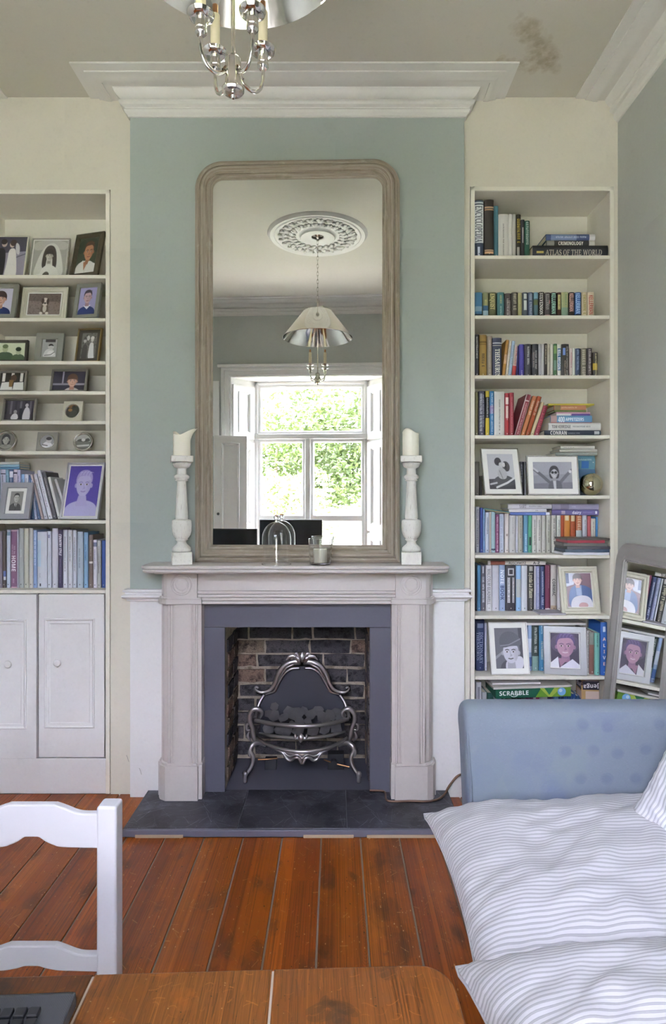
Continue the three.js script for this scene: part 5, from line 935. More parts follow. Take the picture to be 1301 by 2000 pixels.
row('eighth shelf right of fireplace', RS[7], -0.1, [
  [930, 946.5, 1211, '#2f3a5e', { t: [{ t: 'DICTIONARY', a: 0.24, b: 0.86, x: 0.66 }, { t: 'THESAURUS', a: 0.24, b: 0.8, x: 0.25, s: 0.3 }], f: 'serif', c: '#a9b0c4', s: 0.42, bands: [[0.07, 0.16, '#77809a', 0.15, 0.85]], l: 'thick navy dictionary at the left end of the eighth right shelf' }], [947, 951.5, 1217, '#c9c9dc', { p: [] }],
  [1031, 1039.5, 1221, '#9fb4d8', { bands: [[0.3, 0.6, '#d5dcee'], [0.7, 0.9, '#5a78b4']], p: [] }], [1040, 1053, 1221, '#3c4a44', { p: [[0.06, 0.58, 0.5, 0.5, '#e8ece6']], bands: [[0.68, 1, '#86a49a']] }], [1053.5, 1065, 1221, '#4a86ac', { p: [[0.02, 0.18, 0.5, 0.5, '#cfe2ee'], [0.36, 0.78, 0.5, 0.5, '#d8d6b8']] }], [1065.5, 1072, 1222, '#5d90c8', { p: [] }],
  [1146.5, 1151, 1232, '#c4c0bc', { p: [[0.05, 0.85, 0.5, 0.5, '#3f3b3a']] }, 0, 0.07], [1152, 1162, 1235, '#8a6258', { bands: [[0, 0.3, '#84887e']], p: [] }, 0, 0.07], [1163, 1172.5, 1237, '#7fc0b0', { p: [[0.03, 0.34, 0.36, 0.45, '#3a5a54']] }, 0, 0.085], [1174, 1187, 1216, '#2f62ae', { t: 'ALIVE', up: 1, s: 0.72, a: 0.26, b: 0.84, bands: [[0.08, 0.18, '#c9d4e6', 0.3, 0.7]], p: [], l: 'thick blue book lettered ALIVE at the right end of the eighth shelf' }, 0, 0.09],
], 'books on the eighth right shelf');
{ const b = solo('picture_frame', [bx(-0.19, 0.19, 0, 0.014, -0.17, 0.0, 0.002)], std({ color: '#d2d0cc', roughness: 0.5 }), 'white framed panel lying flat across the eighth shelf books', 'panel'); b.position.set(X(1077, -0.08), Y(1220.4, -0.1), -0.085); }
// bottom shelf: the word game, the block game and thin volumes behind the sofa arm
row('bottom shelf right of fireplace', RS[8], -0.1, [
  [930, 941, 1333, '#cfd0d4', { bands: [[0.1, 0.6, '#8f8f98', 0.3, 0.7]], p: [] }], [942, 951, 1353, '#b9bcc0', { p: [] }], [952, 964, 1354, '#2f5a50', { p: [] }], [966, 971, 1357, '#c9cbd4', { p: [] }], [972, 979, 1358, '#7f98c8', { p: [] }], [980, 990, 1359, '#2f3038', { p: [[0.02, 0.3, 0.5, 0.5, '#e6e6ea']] }], [991, 999, 1359, '#8a8478', {}], [1000, 1010, 1359, '#55504c', {}], [1011, 1020, 1359, '#4a4648', {}], [1021, 1027, 1358, '#6f6a6c', {}], [1028, 1034, 1358, '#8a4a78', {}], [1035, 1042, 1358, '#7a3f6c', {}], [1043, 1047, 1358, '#d5c8d8', {}], [1048, 1054, 1358, '#a8487c', {}], [1055, 1070, 1358, '#b9bcc4', {}], [1071, 1081, 1358, '#4a3f70', {}], [1082, 1092, 1358, '#6f9cd0', {}], [1093, 1100, 1358, '#3f68a4', {}], [1101, 1108, 1358, '#38609c', {}], [1109, 1116, 1358, '#3f68a4', {}], [1117, 1125, 1356, '#35588f', {}], [1126, 1133, 1360, '#4068a0', {}], [1134, 1141, 1362, '#35588f', {}], [1142, 1150, 1363, '#3f6494', {}],
], 'thin volumes on the bottom right shelf');
{
  const z = -0.04, w = (1117 - 968) * (EYE.z - z) / FOCAL, hgt = 18 * (EYE.z - z) / FOCAL;
  const label = tex(canvas(1024, 128, (c, W0, H0) => {
    c.fillStyle = '#1f5a44'; c.fillRect(0, 0, W0, H0);
    c.fillStyle = '#6f9c3a'; c.beginPath(); c.moveTo(540, 128); c.lineTo(620, 0); c.lineTo(1024, 0); c.lineTo(1024, 128); c.fill();
    c.fillStyle = '#a9c050'; c.beginPath(); c.moveTo(600, 0); c.lineTo(720, 128); c.lineTo(760, 128); c.lineTo(900, 0); c.fill(); c.fillStyle = '#2f7a50'; c.beginPath(); c.moveTo(660, 0); c.lineTo(730, 100); c.lineTo(800, 0); c.fill();
    c.fillStyle = '#7fb8ea'; c.beginPath(); c.arc(900, 60, 56, 0, 7); c.fill(); c.fillStyle = '#cfe4f4'; c.beginPath(); c.arc(885, 44, 24, 0, 7); c.fill();
    c.fillStyle = '#f4f6f2'; c.font = 'bold 84px sans-serif'; c.textBaseline = 'middle'; c.fillText('SCRABBLE', 48, 60);
    c.strokeStyle = '#f4f6f2'; c.lineWidth = 8; c.beginPath(); c.arc(250, 40, 70, 0.5, 2.2); c.stroke();
  }), { wrap: false });
  const b = thing('board_game', 'green word-game box lying aslant on the bottom shelf books', 'game box', [X(1042, z), Y(1357.5, -0.1) + 0.006, z]);
  const front = bx(-w / 2, w / 2, 0, hgt, -0.19, 0), uv = front.attributes.uv, p = front.attributes.position;
  for (let i = 0; i < uv.count; i++) uv.setXY(i, p.getX(i) / w + 0.5, p.getY(i) / hgt);
  part('box', front, std({ map: label, roughness: 0.4 }), b);
  part('lid', bx(-w / 2 - 0.012, w / 2 + 0.006, hgt, hgt + 0.012, -0.2, 0.004, 0.002), std({ color: '#c9c5bd', roughness: 0.6 }), b);
  b.rotation.z = 0.022; b.rotation.y = 0.04;
  const s2 = solo('paper_pad', bx(-0.13, 0.13, 0, 0.008, -0.1, 0.08, 0.001), M.paper, 'white paper pad lying on the word-game box', 'paper'); s2.position.set(X(1010, z) , b.position.y + hgt + 0.0175, z - 0.09); s2.rotation.z = 0.022;
  const zj = -0.07, jw = 34 * (EYE.z - zj) / FOCAL, jt = tex(canvas(256, 256, (c) => {
    c.fillStyle = '#c4a06a'; c.fillRect(0, 0, 256, 256); c.fillStyle = '#5a3a28'; c.fillRect(0, 0, 256, 60); c.fillStyle = '#d8c0b4'; c.fillRect(60, 140, 196, 116); c.fillStyle = '#2a2230'; c.fillRect(20, 0, 236, 120);
    c.save(); c.translate(140, 74); c.rotate(Math.PI - 0.06); c.fillStyle = '#f4eef0'; c.font = 'bold 84px sans-serif'; c.textAlign = 'center'; c.textBaseline = 'middle'; c.fillText('Jenga', 0, 0); c.restore();
  }), { wrap: false });
  const j = solo('block_game', new RoundedBoxGeometry(jw, 0.1, 0.1, 2, 0.003).translate(0, 0.05, -0.05), std({ map: jt, roughness: 0.5 }), 'brown block-game box upside down on the bottom shelf books', 'game box'); j.position.set(X(1153, zj), Y(1363.5, -0.1) + 0.001, zj); j.rotation.y = -0.1;
}
{ const z = -0.055, r = 22 * (EYE.z - z) / FOCAL; const b = solo('silver_ball', new THREE.SphereGeometry(r, 48, 32), std({ color: '#d6d0b4', metalness: 1, roughness: 0.06 }), 'shiny silver-gold ball on the fifth shelf of the right bookcase', 'ornament'); b.position.set(X(1154.5, z), RS[4] + r + 0.0005, z); }
// left bookcase
row('bottom shelf left of fireplace', LS[7], -0.07, [
  [-23, -13, 1042, '#6f6878', {}], [-12, -5, 1036, '#b4b0a8', {}],
  [-4, 3.5, 1038, '#8b8490', { p: [] }], [4, 11, 1038, '#5c5550', { bands: [[0.7, 0.8, '#6a78b0', 0.3, 1], [0.8, 0.86, '#d5d8dc', 0.4, 1]], p: [] }], [12, 19.5, 1035, '#c3cddc', { bands: [[0.04, 0.1, '#7a94a8']], p: [] }], [20, 33, 1035, '#8a6480', { t: 'HOME', c: '#f4eef4', s: 0.66, a: 0.44, b: 0.72, p: [[0.26, 0.42, 0.3, 0.3, '#cbb4c8'], [0.28, 0.42, 0.3, 0.62, '#cbb4c8'], [0.84, 0.92, 0.3, 0.5, '#cbb4c8']], bands: [[0, 0.03, '#c4a4b4'], [0.98, 1, '#d8b4bc']], plain: 1, l: 'plum book lettered HOME on the lowest shelf left of the fireplace' }], [33, 36, 1035, '#b9bcc8', { p: [] }], [36, 45.5, 1031.5, '#adb2b1', { p: [[0.36, 0.48, 0.4, 0.5, '#cfd6d4']] }], [46, 55, 1032, '#c4c4b4', { p: [] }], [56, 64, 1031.5, '#c4c2be', { p: [] }], [64.5, 71.5, 1035.5, '#8fa6d0', { p: [[0.02, 0.6, 0.6, 0.5, '#e4ecfa']] }], [72, 91, 1039.5, '#ced1da', { bands: [[0.15, 0.62, '#bcd0e0', 0, 0.42], [0.92, 0.97, '#3a3a40', 0.28, 0.42]], p: [[0.74, 0.8, 0.2, 0.3, '#a4a8b4']], plain: 1 }], [92, 99.5, 1038, '#d0d2dc', { bands: [[0.06, 0.12, '#8a8ca8', 0.2, 0.7]], p: [] }], [101, 112.5, 1032, '#cecdd8', { p: [] }],
  [113, 122, 1035, '#4b4560', { t: 'COUNTRY STYLE', f: 'italic bold', c: '#f0eef6', s: 0.6, a: 0.07, b: 0.44, p: [[0.5, 0.92, 0.2, 0.5, '#9a94ac']], plain: 1, l: 'dark purple country book with white italic title, lowest left shelf' }], [122.5, 131, 1035, '#cfd2dc', {}], [132, 141, 1035, '#d1d1d8', {}], [142, 149, 1035.5, '#cacddA', {}], [150, 161.5, 1039, '#b4c0cd', { p: [[0.3, 0.66, 0.3, 0.45, '#6a7888']] }], [163, 171.5, 1040, '#8fb4d8', { p: [[0.22, 0.5, 0.4, 0.5, '#3f6a9c']] }], [172.5, 181, 1045, '#7d6f68', { bands: [[0.5, 0.54, '#f0ece6', 0.1, 1]], p: [[0.1, 0.4, 0.4, 0.5, '#c4b8ac']] }], [181.5, 189, 1055, '#dedce8', { bands: [[0.05, 0.14, '#77809a']], p: [[0.2, 0.6, 0.4, 0.45, '#6a6c94']] }], [189.5, 196.5, 1056, '#babcba', {}], [198, 206, 1056, '#3f5ca0', { p: [] }],
], 'books on the lowest left shelf');
row('seventh shelf left of fireplace', LS[6], -0.12, [
  [-11, -1, 918, '#aebccc', {}],
  [0, 10, 917, '#c8c8dc', { bands: [[0.08, 0.1, '#4a4a60']] }], [10, 17, 917, '#8fb8cc', {}], [17.5, 25, 917, '#5a6f98', { bands: [[0.04, 0.16, '#e6e8f0']] }], [25.5, 33, 917, '#d8ccd8', { bands: [[0.06, 0.09, '#3a3448']] }], [33, 39.5, 918, '#b8b4d0', {}], [40, 47, 926, '#8fb4dc', {}], [47, 54.5, 926, '#dfe0ea', { p: [[0.1, 0.5, 0.5, 0.5, '#7a84a8']] }], [55, 60, 928, '#5f78a8', {}],
  [61, 66, 936, '#5c7fa8', {}, -3], [67, 72, 938, '#c9d2e6', {}, -8], [73, 79, 940, '#5f7598', {}, -13], [80, 85, 927, '#c8b8b4', { p: [] }, -22], [86, 93, 926, '#d0d0d8', {}, -22.2], [94.5, 102, 919, '#dedee8', {}, -24], [103.5, 111, 922, '#66666c', {}, -23.2], [112.5, 118.5, 932, '#dcdcda', { p: [] }, -20.8], [130, 136, 936, '#c6c6c8', { p: [] }, -26],
], 'books on the seventh left shelf');
pile('over the seventh left shelf', Y(916.8, -0.12), -0.112, [
  [-20, 38, 911.8, 916.5, '#5f8aa8', { p: [], plain: 1 }], [-20, 38, 907, 911.8, '#9cc0cc', { p: [], plain: 1 }], [-20, 37.5, 902, 907, '#cfd2c8', { p: [], plain: 1 }],
], 'books lying over the seventh left shelf row');

// ------------------------------------------------------------------ framed photographs
const photoSheet = canvas(2048, 2048, (c) => { c.fillStyle = '#777'; c.fillRect(0, 0, 2048, 2048); }), pctx = photoSheet.getContext('2d'), photoTex = tex(photoSheet, { wrap: false });
const photoMat = phys({ map: photoTex, roughness: 0.4, clearcoat: 0.12, clearcoatRoughness: 0.1 });
let photoN = 0;
// one print: draw in a 256 wide patch, x and y from 0 to 1
function print(aspect, draw) {
  const k = photoN++, x = (k % 8) * 256, y = Math.floor(k / 8) * 400, w = aspect >= 1 ? 252 : Math.min(252, Math.round(392 * aspect)), h = Math.min(392, Math.round(w / aspect)), c = pctx;
  c.save(); c.translate(x + 2, y + 2); c.beginPath(); c.rect(0, 0, w, h); c.clip(); c.scale(w, h);
  const k2 = h / w, api = {
    fill: (col) => { c.fillStyle = col; c.fillRect(-0.1, -0.1, 1.2, 1.2); },
    el: (cx, cy, rx, ry, col, rot = 0) => { c.fillStyle = col; c.beginPath(); c.ellipse(cx, cy, rx, ry, rot, 0, 7); c.fill(); },
    poly: (pts, col) => { c.fillStyle = col; c.beginPath(); pts.forEach(([a, b], i) => (i ? c.lineTo(a, b) : c.moveTo(a, b))); c.fill(); },
    blob: (pts, col) => { c.fillStyle = col; c.beginPath(); const n = pts.length; for (let i = 0; i < n; i++) { const p = pts[i], q = pts[(i + 1) % n], m = [(p[0] + q[0]) / 2, (p[1] + q[1]) / 2]; if (!i) { const o = pts[n - 1]; c.moveTo((o[0] + p[0]) / 2, (o[1] + p[1]) / 2); } c.quadraticCurveTo(p[0], p[1], m[0], m[1]); } c.fill(); },
    line: (pts, col, w2) => { c.strokeStyle = col; c.lineWidth = w2; c.lineCap = 'round'; c.beginPath(); pts.forEach(([a, b], i) => (i ? c.lineTo(a, b) : c.moveTo(a, b))); c.stroke(); },
    grain: (n, col, s) => { for (let i = 0; i < n; i++) { c.fillStyle = col; c.fillRect(rnd(), rnd(), s * rr(0.5, 1.5), s * rr(0.5, 1.5)); } },
    // head and shoulders: centre, half width, then colours
    head: (cx, cy, r, { skin, shade, hair, tone, brow = '#3a2f2c', lip = '#8a4f48', turn = 0, cut = 'short' }) => {
      const ry = r * 1.36 / k2, X0 = (t) => cx + t * r, Y0 = (t) => cy + t * ry;
      if (cut === 'long') api.blob([[X0(-1.2), Y0(0.9)], [X0(-1.35), Y0(-0.3)], [X0(-0.8), Y0(-1.15)], [X0(0), Y0(-1.3)], [X0(0.8), Y0(-1.15)], [X0(1.35), Y0(-0.3)], [X0(1.2), Y0(0.9)], [X0(0.7), Y0(1.1)], [X0(-0.7), Y0(1.1)]], hair);
      api.poly([[X0(-0.42), Y0(0.6)], [X0(0.42), Y0(0.6)], [X0(0.5), Y0(1.5)], [X0(-0.5), Y0(1.5)]], shade);
      api.el(X0(-0.98), Y0(0.08), r * 0.16, ry * 0.2, shade); api.el(X0(0.98), Y0(0.08), r * 0.16, ry * 0.2, shade);
      api.blob([[X0(-0.95), Y0(-0.3)], [X0(-0.9), Y0(0.35)], [X0(-0.55), Y0(0.85)], [X0(0), Y0(1.06)], [X0(0.55), Y0(0.85)], [X0(0.9), Y0(0.35)], [X0(0.95), Y0(-0.3)], [X0(0.6), Y0(-0.95)], [X0(-0.6), Y0(-0.95)]], skin);
      c.globalAlpha = 0.28; for (const q of [0.3, 0.45, 0.6]) api.blob([[X0(q + turn), Y0(-0.5)], [X0(0.95), Y0(-0.3)], [X0(0.88), Y0(0.4)], [X0(0.5), Y0(0.9)], [X0(q), Y0(0.6)]], shade); api.el(X0(-0.3), Y0(-0.12), r * 0.26, ry * 0.12, shade); api.el(X0(0.38), Y0(-0.12), r * 0.26, ry * 0.12, shade); c.globalAlpha = 1;
      api.el(X0(0.1 + turn * 0.5), Y0(0.28), r * 0.12, ry * 0.1, shade);
      for (const s of [-0.38, 0.38]) { api.el(X0(s + turn * 0.5), Y0(-0.03), r * 0.17, ry * 0.065, '#e9e2dc'); api.el(X0(s + turn * 0.6), Y0(-0.03), r * 0.085, ry * 0.065, '#2c2624'); api.line([[X0(s - 0.22 + turn * 0.5), Y0(-0.2)], [X0(s + turn * 0.5), Y0(-0.26)], [X0(s + 0.22 + turn * 0.5), Y0(-0.2)]], brow, r * 0.055); }
      api.line([[X0(0.0 + turn * 0.6), Y0(-0.05)], [X0(0.07 + turn * 0.8), Y0(0.3)], [X0(-0.05 + turn * 0.5), Y0(0.36)]], shade, r * 0.08);
      api.line([[X0(-0.26 + turn * 0.4), Y0(0.57)], [X0(0 + turn * 0.4), Y0(0.62)], [X0(0.28 + turn * 0.4), Y0(0.56)]], lip, r * 0.09);
      if (cut === 'short') { api.blob([[X0(-0.98), Y0(0.0)], [X0(-1.06), Y0(-0.6)], [X0(-0.75), Y0(-1.15)], [X0(-0.1), Y0(-1.34)], [X0(0.6), Y0(-1.26)], [X0(1.05), Y0(-0.8)], [X0(1.0), Y0(-0.05)], [X0(0.86), Y0(-0.5)], [X0(0.55), Y0(-0.82)], [X0(-0.1), Y0(-0.78)], [X0(-0.7), Y0(-0.72)], [X0(-0.88), Y0(-0.4)]], hair); for (let q = 0; q < 9; q++) { const s0 = -0.8 + q * 0.19; api.line([[X0(s0), Y0(-0.78 - rnd() * 0.1)], [X0(s0 + 0.12), Y0(-1.1)], [X0(s0 + 0.3), Y0(-1.2 + Math.abs(s0) * 0.2)]], q % 2 ? tone ?? hair : hair, r * 0.05); } }
      if (cut === 'fringe') api.blob([[X0(-1.1), Y0(0.2)], [X0(-1.1), Y0(-0.7)], [X0(-0.5), Y0(-1.25)], [X0(0.5), Y0(-1.25)], [X0(1.1), Y0(-0.7)], [X0(1.1), Y0(0.2)], [X0(0.86), Y0(-0.28)], [X0(0), Y0(-0.34)], [X0(-0.86), Y0(-0.28)]], hair);
      if (cut === 'long') { api.blob([[X0(-1.1), Y0(0.3)], [X0(-1.1), Y0(-0.7)], [X0(-0.3), Y0(-1.25)], [X0(0.6), Y0(-1.2)], [X0(1.1), Y0(-0.6)], [X0(1.1), Y0(0.3)], [X0(0.85), Y0(-0.3)], [X0(0.1), Y0(-0.75)], [X0(-0.75), Y0(-0.3)]], hair); }
    },
    bust: (cx, y, w2, col, h2 = 1) => api.blob([[cx - w2, 1.15], [cx - w2, y + 0.16 * h2], [cx - w2 * 0.4, y + 0.02], [cx + w2 * 0.4, y + 0.02], [cx + w2, y + 0.16 * h2], [cx + w2, 1.15]], col),
  };
  draw(api);
  c.restore();
  return { aspect, u0: (x + 3) / 2048, u1: (x + 1 + w) / 2048, v1: 1 - (y + 3) / 2048, v0: 1 - (y + 1 + h) / 2048 };
}
const soften = () => { const q = canvas(2048, 2048, (k) => { k.filter = 'blur(1.6px)'; k.drawImage(photoSheet, 0, 0); }); pctx.save(); pctx.globalAlpha = 0.8; pctx.drawImage(q, 0, 0); pctx.restore(); for (let i = 0; i < 60000; i++) { pctx.fillStyle = rnd() < 0.5 ? 'rgba(0,0,0,0.05)' : 'rgba(255,255,255,0.05)'; pctx.fillRect(rnd() * 2048, rnd() * 2048, 3, 3); } };
const G = { skin: '#c9c7c6', shade: '#9a9898', hair: '#3c3a3c', tone: '#5c5a5c', brow: '#3a3839', lip: '#6a6868' };
const P = {
  wedding: print(0.8, (a) => { a.fill('#4d4a58'); a.poly([[0, 0.42], [1, 0.36], [1, 1], [0, 1]], '#9a94a4'); a.line([[0.55, 0.55], [1, 0.42]], '#5c5866', 0.02); a.blob([[0.0, 0.3], [0.28, 0.26], [0.34, 0.6], [0.3, 1.1], [-0.1, 1.1], [-0.1, 0.4]], '#26242c'); a.el(0.24, 0.17, 0.09, 0.085, '#c8b4a8'); a.el(0.22, 0.12, 0.1, 0.07, '#3a2f2c'); a.blob([[0.4, 0.3], [0.62, 0.27], [0.68, 0.5], [0.78, 1.1], [0.3, 1.1], [0.4, 0.6]], '#e6e2dc'); a.el(0.5, 0.19, 0.085, 0.08, '#d6c2b4'); a.el(0.54, 0.15, 0.11, 0.08, '#4a3c36'); a.blob([[0.6, 0.12], [0.76, 0.2], [0.78, 0.48], [0.64, 0.4]], '#d6d4d8'); }),
  bride: print(1.04, (a) => { a.fill('#a8a69c'); a.blob([[0, 0], [1, 0], [1, 0.3], [0.5, 0.2], [0, 0.32]], '#bebcb4'); a.blob([[0.02, 1.1], [0.14, 0.55], [0.3, 0.2], [0.48, 0.06], [0.68, 0.1], [0.84, 0.4], [0.98, 1.1]], '#d9d7cf'); a.blob([[0.28, 0.76], [0.3, 0.35], [0.4, 0.14], [0.6, 0.14], [0.7, 0.36], [0.72, 0.8], [0.6, 0.76], [0.58, 0.4], [0.42, 0.4], [0.4, 0.78]], '#4c4640'); a.head(0.49, 0.42, 0.105, { ...G, skin: '#c9c4ba', shade: '#a09a90', hair: '#403a36', cut: 'fringe' }); a.blob([[0.2, 1.1], [0.3, 0.74], [0.5, 0.66], [0.74, 0.74], [0.86, 1.1]], '#e2e0d8'); a.blob([[0.3, 0.98], [0.42, 0.84], [0.54, 0.9], [0.5, 1.02]], '#6d655c'); a.blob([[0.02, 0.98], [0.3, 0.9], [0.36, 1.0], [0.1, 1.05]], '#ecebe6'); }),
  boyTan: print(0.72, (a) => { a.fill('#4a5240'); a.blob([[0, 0.1], [0.4, 0], [1, 0.05], [1, 0.5], [0.6, 0.3], [0, 0.5]], '#3c4436'); a.bust(0.48, 0.62, 0.5, '#dcdad4'); a.poly([[0.3, 0.7], [0.62, 0.64], [0.42, 0.94]], '#b07858'); a.head(0.56, 0.4, 0.24, { skin: '#c28b6a', shade: '#a06c50', hair: '#5c4030', tone: '#7a5a40', turn: 0.1 }); a.poly([[0.05, 0.8], [0.34, 0.62], [0.46, 1], [0, 1]], '#e6e4de'); a.poly([[0.62, 0.66], [1, 0.76], [1, 1], [0.5, 1]], '#e2e0da'); }),
  boyNavy: print(0.72, (a) => { a.fill('#d0cce0'); a.bust(0.45, 0.68, 0.5, '#2f3c74'); a.poly([[0.25, 0.68], [0.66, 0.66], [0.46, 0.8]], '#ecebf2'); a.head(0.45, 0.4, 0.25, { skin: '#dcb4a4', shade: '#c0907e', hair: '#4a3a38', tone: '#6a5450', cut: 'fringe' }); }),
  dog: print(1.5, (a) => { a.fill('#8a7c76'); a.poly([[0, 0], [1, 0], [1, 0.4], [0, 0.35]], '#6f625e'); a.grain(200, 'rgba(60,50,46,0.3)', 0.03); a.blob([[0.38, 0.95], [0.42, 0.45], [0.52, 0.4], [0.62, 0.48], [0.66, 0.95]], '#6a5a50'); a.el(0.52, 0.4, 0.1, 0.2, '#d8cfc6'); a.el(0.45, 0.36, 0.04, 0.14, '#4a3c36'); a.el(0.6, 0.38, 0.04, 0.14, '#4a3c36'); a.el(0.52, 0.46, 0.03, 0.04, '#2a2424'); a.el(0.52, 0.72, 0.06, 0.18, '#cfc6bc'); a.el(0.42, 0.93, 0.05, 0.06, '#e0d8ce'); a.el(0.6, 0.93, 0.05, 0.06, '#e0d8ce'); }),
  boySchool: print(0.72, (a) => { a.fill('#a9a4d0'); a.bust(0.48, 0.66, 0.5, '#34437c'); a.poly([[0.28, 0.66], [0.7, 0.64], [0.5, 0.8]], '#e8e8f2'); a.head(0.48, 0.36, 0.22, { skin: '#c8a8ac', shade: '#a88890', hair: '#3c3440', tone: '#544a58' }); }),
  pairGreen: print(1.6, (a) => { a.fill('#d6dcc0'); a.bust(0.28, 0.5, 0.3, '#4a6048'); a.el(0.28, 0.34, 0.1, 0.2, '#b4be98'); a.el(0.28, 0.2, 0.1, 0.12, '#6a7a54'); a.bust(0.75, 0.62, 0.24, '#56684c'); a.el(0.75, 0.5, 0.09, 0.18, '#c0c8a4'); a.el(0.75, 0.36, 0.1, 0.12, '#43503c'); }),
  baby: print(0.85, (a) => { a.fill('#a9a9a8'); a.poly([[0.2, 0], [0.85, 0], [0.85, 0.16], [0.2, 0.16]], '#4a4848'); a.blob([[0.05, 1.1], [0.2, 0.62], [0.5, 0.5], [0.85, 0.62], [0.98, 1.1]], '#d8d8d6'); a.el(0.58, 0.42, 0.2, 0.15, '#c9c7c5'); a.blob([[0.4, 0.4], [0.45, 0.26], [0.65, 0.24], [0.8, 0.4], [0.6, 0.34]], '#3f3d3d'); a.el(0.6, 0.78, 0.22, 0.14, '#eceaea'); a.line([[0.2, 0.9], [0.6, 0.86], [0.85, 0.7]], '#8a8988', 0.05); }),
  coupleBW: print(0.68, (a) => { a.fill('#7a7874'); a.grain(120, 'rgba(30,30,30,0.3)', 0.05); a.blob([[0.05, 1.1], [0.1, 0.5], [0.25, 0.42], [0.42, 0.5], [0.45, 1.1]], '#4c4a48'); a.el(0.22, 0.3, 0.1, 0.09, '#c9c7c4'); a.poly([[0.12, 0.2], [0.34, 0.2], [0.34, 0.26], [0.12, 0.26]], '#54524f'); a.el(0.42, 0.2, 0.1, 0.1, '#d8d6d4'); a.blob([[0.52, 0.5], [0.62, 0.36], [0.82, 0.4], [0.84, 0.7], [0.95, 1.1], [0.5, 1.1]], '#dedcda'); a.el(0.7, 0.27, 0.1, 0.09, '#d4d2cf'); a.el(0.7, 0.2, 0.12, 0.07, '#e6e4e2'); }),
  tableScene: print(1.35, (a) => { a.fill('#2f2b28'); for (const x of [0.1, 0.45, 0.8]) a.poly([[x, 0], [x + 0.12, 0], [x + 0.12, 0.5], [x, 0.5]], '#e6e4de'); a.el(0.55, 0.3, 0.12, 0.2, '#5a4638'); a.poly([[0.1, 0.55], [0.5, 0.5], [0.55, 1], [0.05, 1]], '#e8e6e2'); a.poly([[0.58, 0.55], [0.95, 0.52], [0.98, 1], [0.55, 1]], '#ecebe8'); a.poly([[0.38, 0.4], [0.56, 0.4], [0.52, 0.8], [0.4, 0.8]], '#8a6a40'); }),
  girl: print(1.5, (a) => { a.fill('#3d3a48'); a.poly([[0, 0.62], [1, 0.62], [1, 0.72], [0, 0.72]], '#a4a0b0'); a.poly([[0.28, 0], [0.33, 0], [0.33, 0.64], [0.28, 0.64]], '#a4a0b0'); a.bust(0.6, 0.82, 0.24, '#d8d2d4'); a.head(0.6, 0.5, 0.15, { skin: '#d8b09c', shade: '#b88c7a', hair: '#6a5040', cut: 'fringe' }); }),
  churchBW: print(1.4, (a) => { a.fill('#4a4650'); for (let i = 0; i < 6; i++) a.poly([[i / 6, 0], [i / 6 + 0.07, 0], [i / 6 + 0.07, 0.7], [i / 6, 0.7]], i % 2 ? '#77737c' : '#3a3640'); a.blob([[0.58, 1.1], [0.66, 0.4], [0.76, 0.3], [0.86, 0.45], [0.9, 1.1]], '#d6d2d8'); a.el(0.74, 0.24, 0.06, 0.1, '#c4bfc4'); a.blob([[0.18, 1.0], [0.28, 0.66], [0.44, 0.66], [0.5, 1.0]], '#e0dce2'); a.el(0.36, 0.58, 0.06, 0.1, '#a8a2a8'); a.poly([[0.5, 0.4], [0.6, 0.4], [0.62, 1], [0.48, 1]], '#34303a'); }),
  roundGarden: print(1, (a) => { a.fill('#3a3c34'); a.blob([[0, 0.2], [0.4, 0.3], [0.7, 0.1], [1, 0.3], [1, 0], [0, 0]], '#8a6a44'); a.el(0.52, 0.2, 0.12, 0.1, '#2a2622'); a.blob([[0.2, 1.1], [0.3, 0.5], [0.6, 0.36], [0.8, 0.55], [0.9, 1.1]], '#4c4f44'); a.el(0.3, 0.4, 0.14, 0.1, '#b08a5c'); }),
  roundFace: print(1, (a) => { a.fill('#77756c'); a.bust(0.5, 0.66, 0.4, '#9a988e'); a.head(0.48, 0.42, 0.2, { ...G, skin: '#b4b2a8', shade: '#8a887e', cut: 'long' }); }),
  roundChild: print(1, (a) => { a.fill('#a4a4a6'); a.blob([[0.1, 0.9], [0.3, 0.5], [0.6, 0.45], [0.9, 0.8], [0.9, 1.1], [0.1, 1.1]], '#e0e0e2'); a.el(0.58, 0.4, 0.16, 0.17, '#c9c7c6'); a.el(0.56, 0.28, 0.17, 0.11, '#4a484a'); a.line([[0.2, 0.7], [0.5, 0.75]], '#5a5858', 0.06); }),
  roundLand: print(1, (a) => { a.fill('#b4b4ae'); a.poly([[0, 0.45], [1, 0.5], [1, 1], [0, 1]], '#77776f'); a.blob([[0, 0.5], [0.3, 0.28], [0.55, 0.4], [0.8, 0.22], [1, 0.5]], '#55554f'); a.el(0.5, 0.38, 0.12, 0.1, '#d6d6d0'); a.poly([[0.1, 0.72], [0.9, 0.66], [0.9, 0.78], [0.1, 0.84]], '#c9c9c2'); }),
  manSuit: print(0.72, (a) => { a.fill('#8a8a84'); a.bust(0.45, 0.58, 0.46, '#4a4a48'); a.poly([[0.36, 0.62], [0.58, 0.62], [0.5, 0.92]], '#d5d4cc'); a.poly([[0.45, 0.66], [0.52, 0.66], [0.52, 1], [0.44, 1]], '#3a3a3a'); a.head(0.5, 0.36, 0.21, { ...G, skin: '#b8b7b0', shade: '#8f8e88', hair: '#343434', turn: 0.14 }); }),
  purple: print(0.67, (a) => { a.fill('#5c4fa8'); a.blob([[-0.1, 1.1], [0.0, 0.8], [0.3, 0.7], [0.68, 0.68], [1, 0.78], [1.1, 1.1]], '#b9b4dc'); a.head(0.5, 0.38, 0.25, { skin: '#c0b8de', shade: '#aaa2d0', hair: '#a89ed2', tone: '#cfc8ea', brow: '#8a80bc', lip: '#9a8ac0' }); a.poly([[0.38, 0.6], [0.62, 0.6], [0.68, 0.8], [0.32, 0.8]], '#b4acd8'); }),
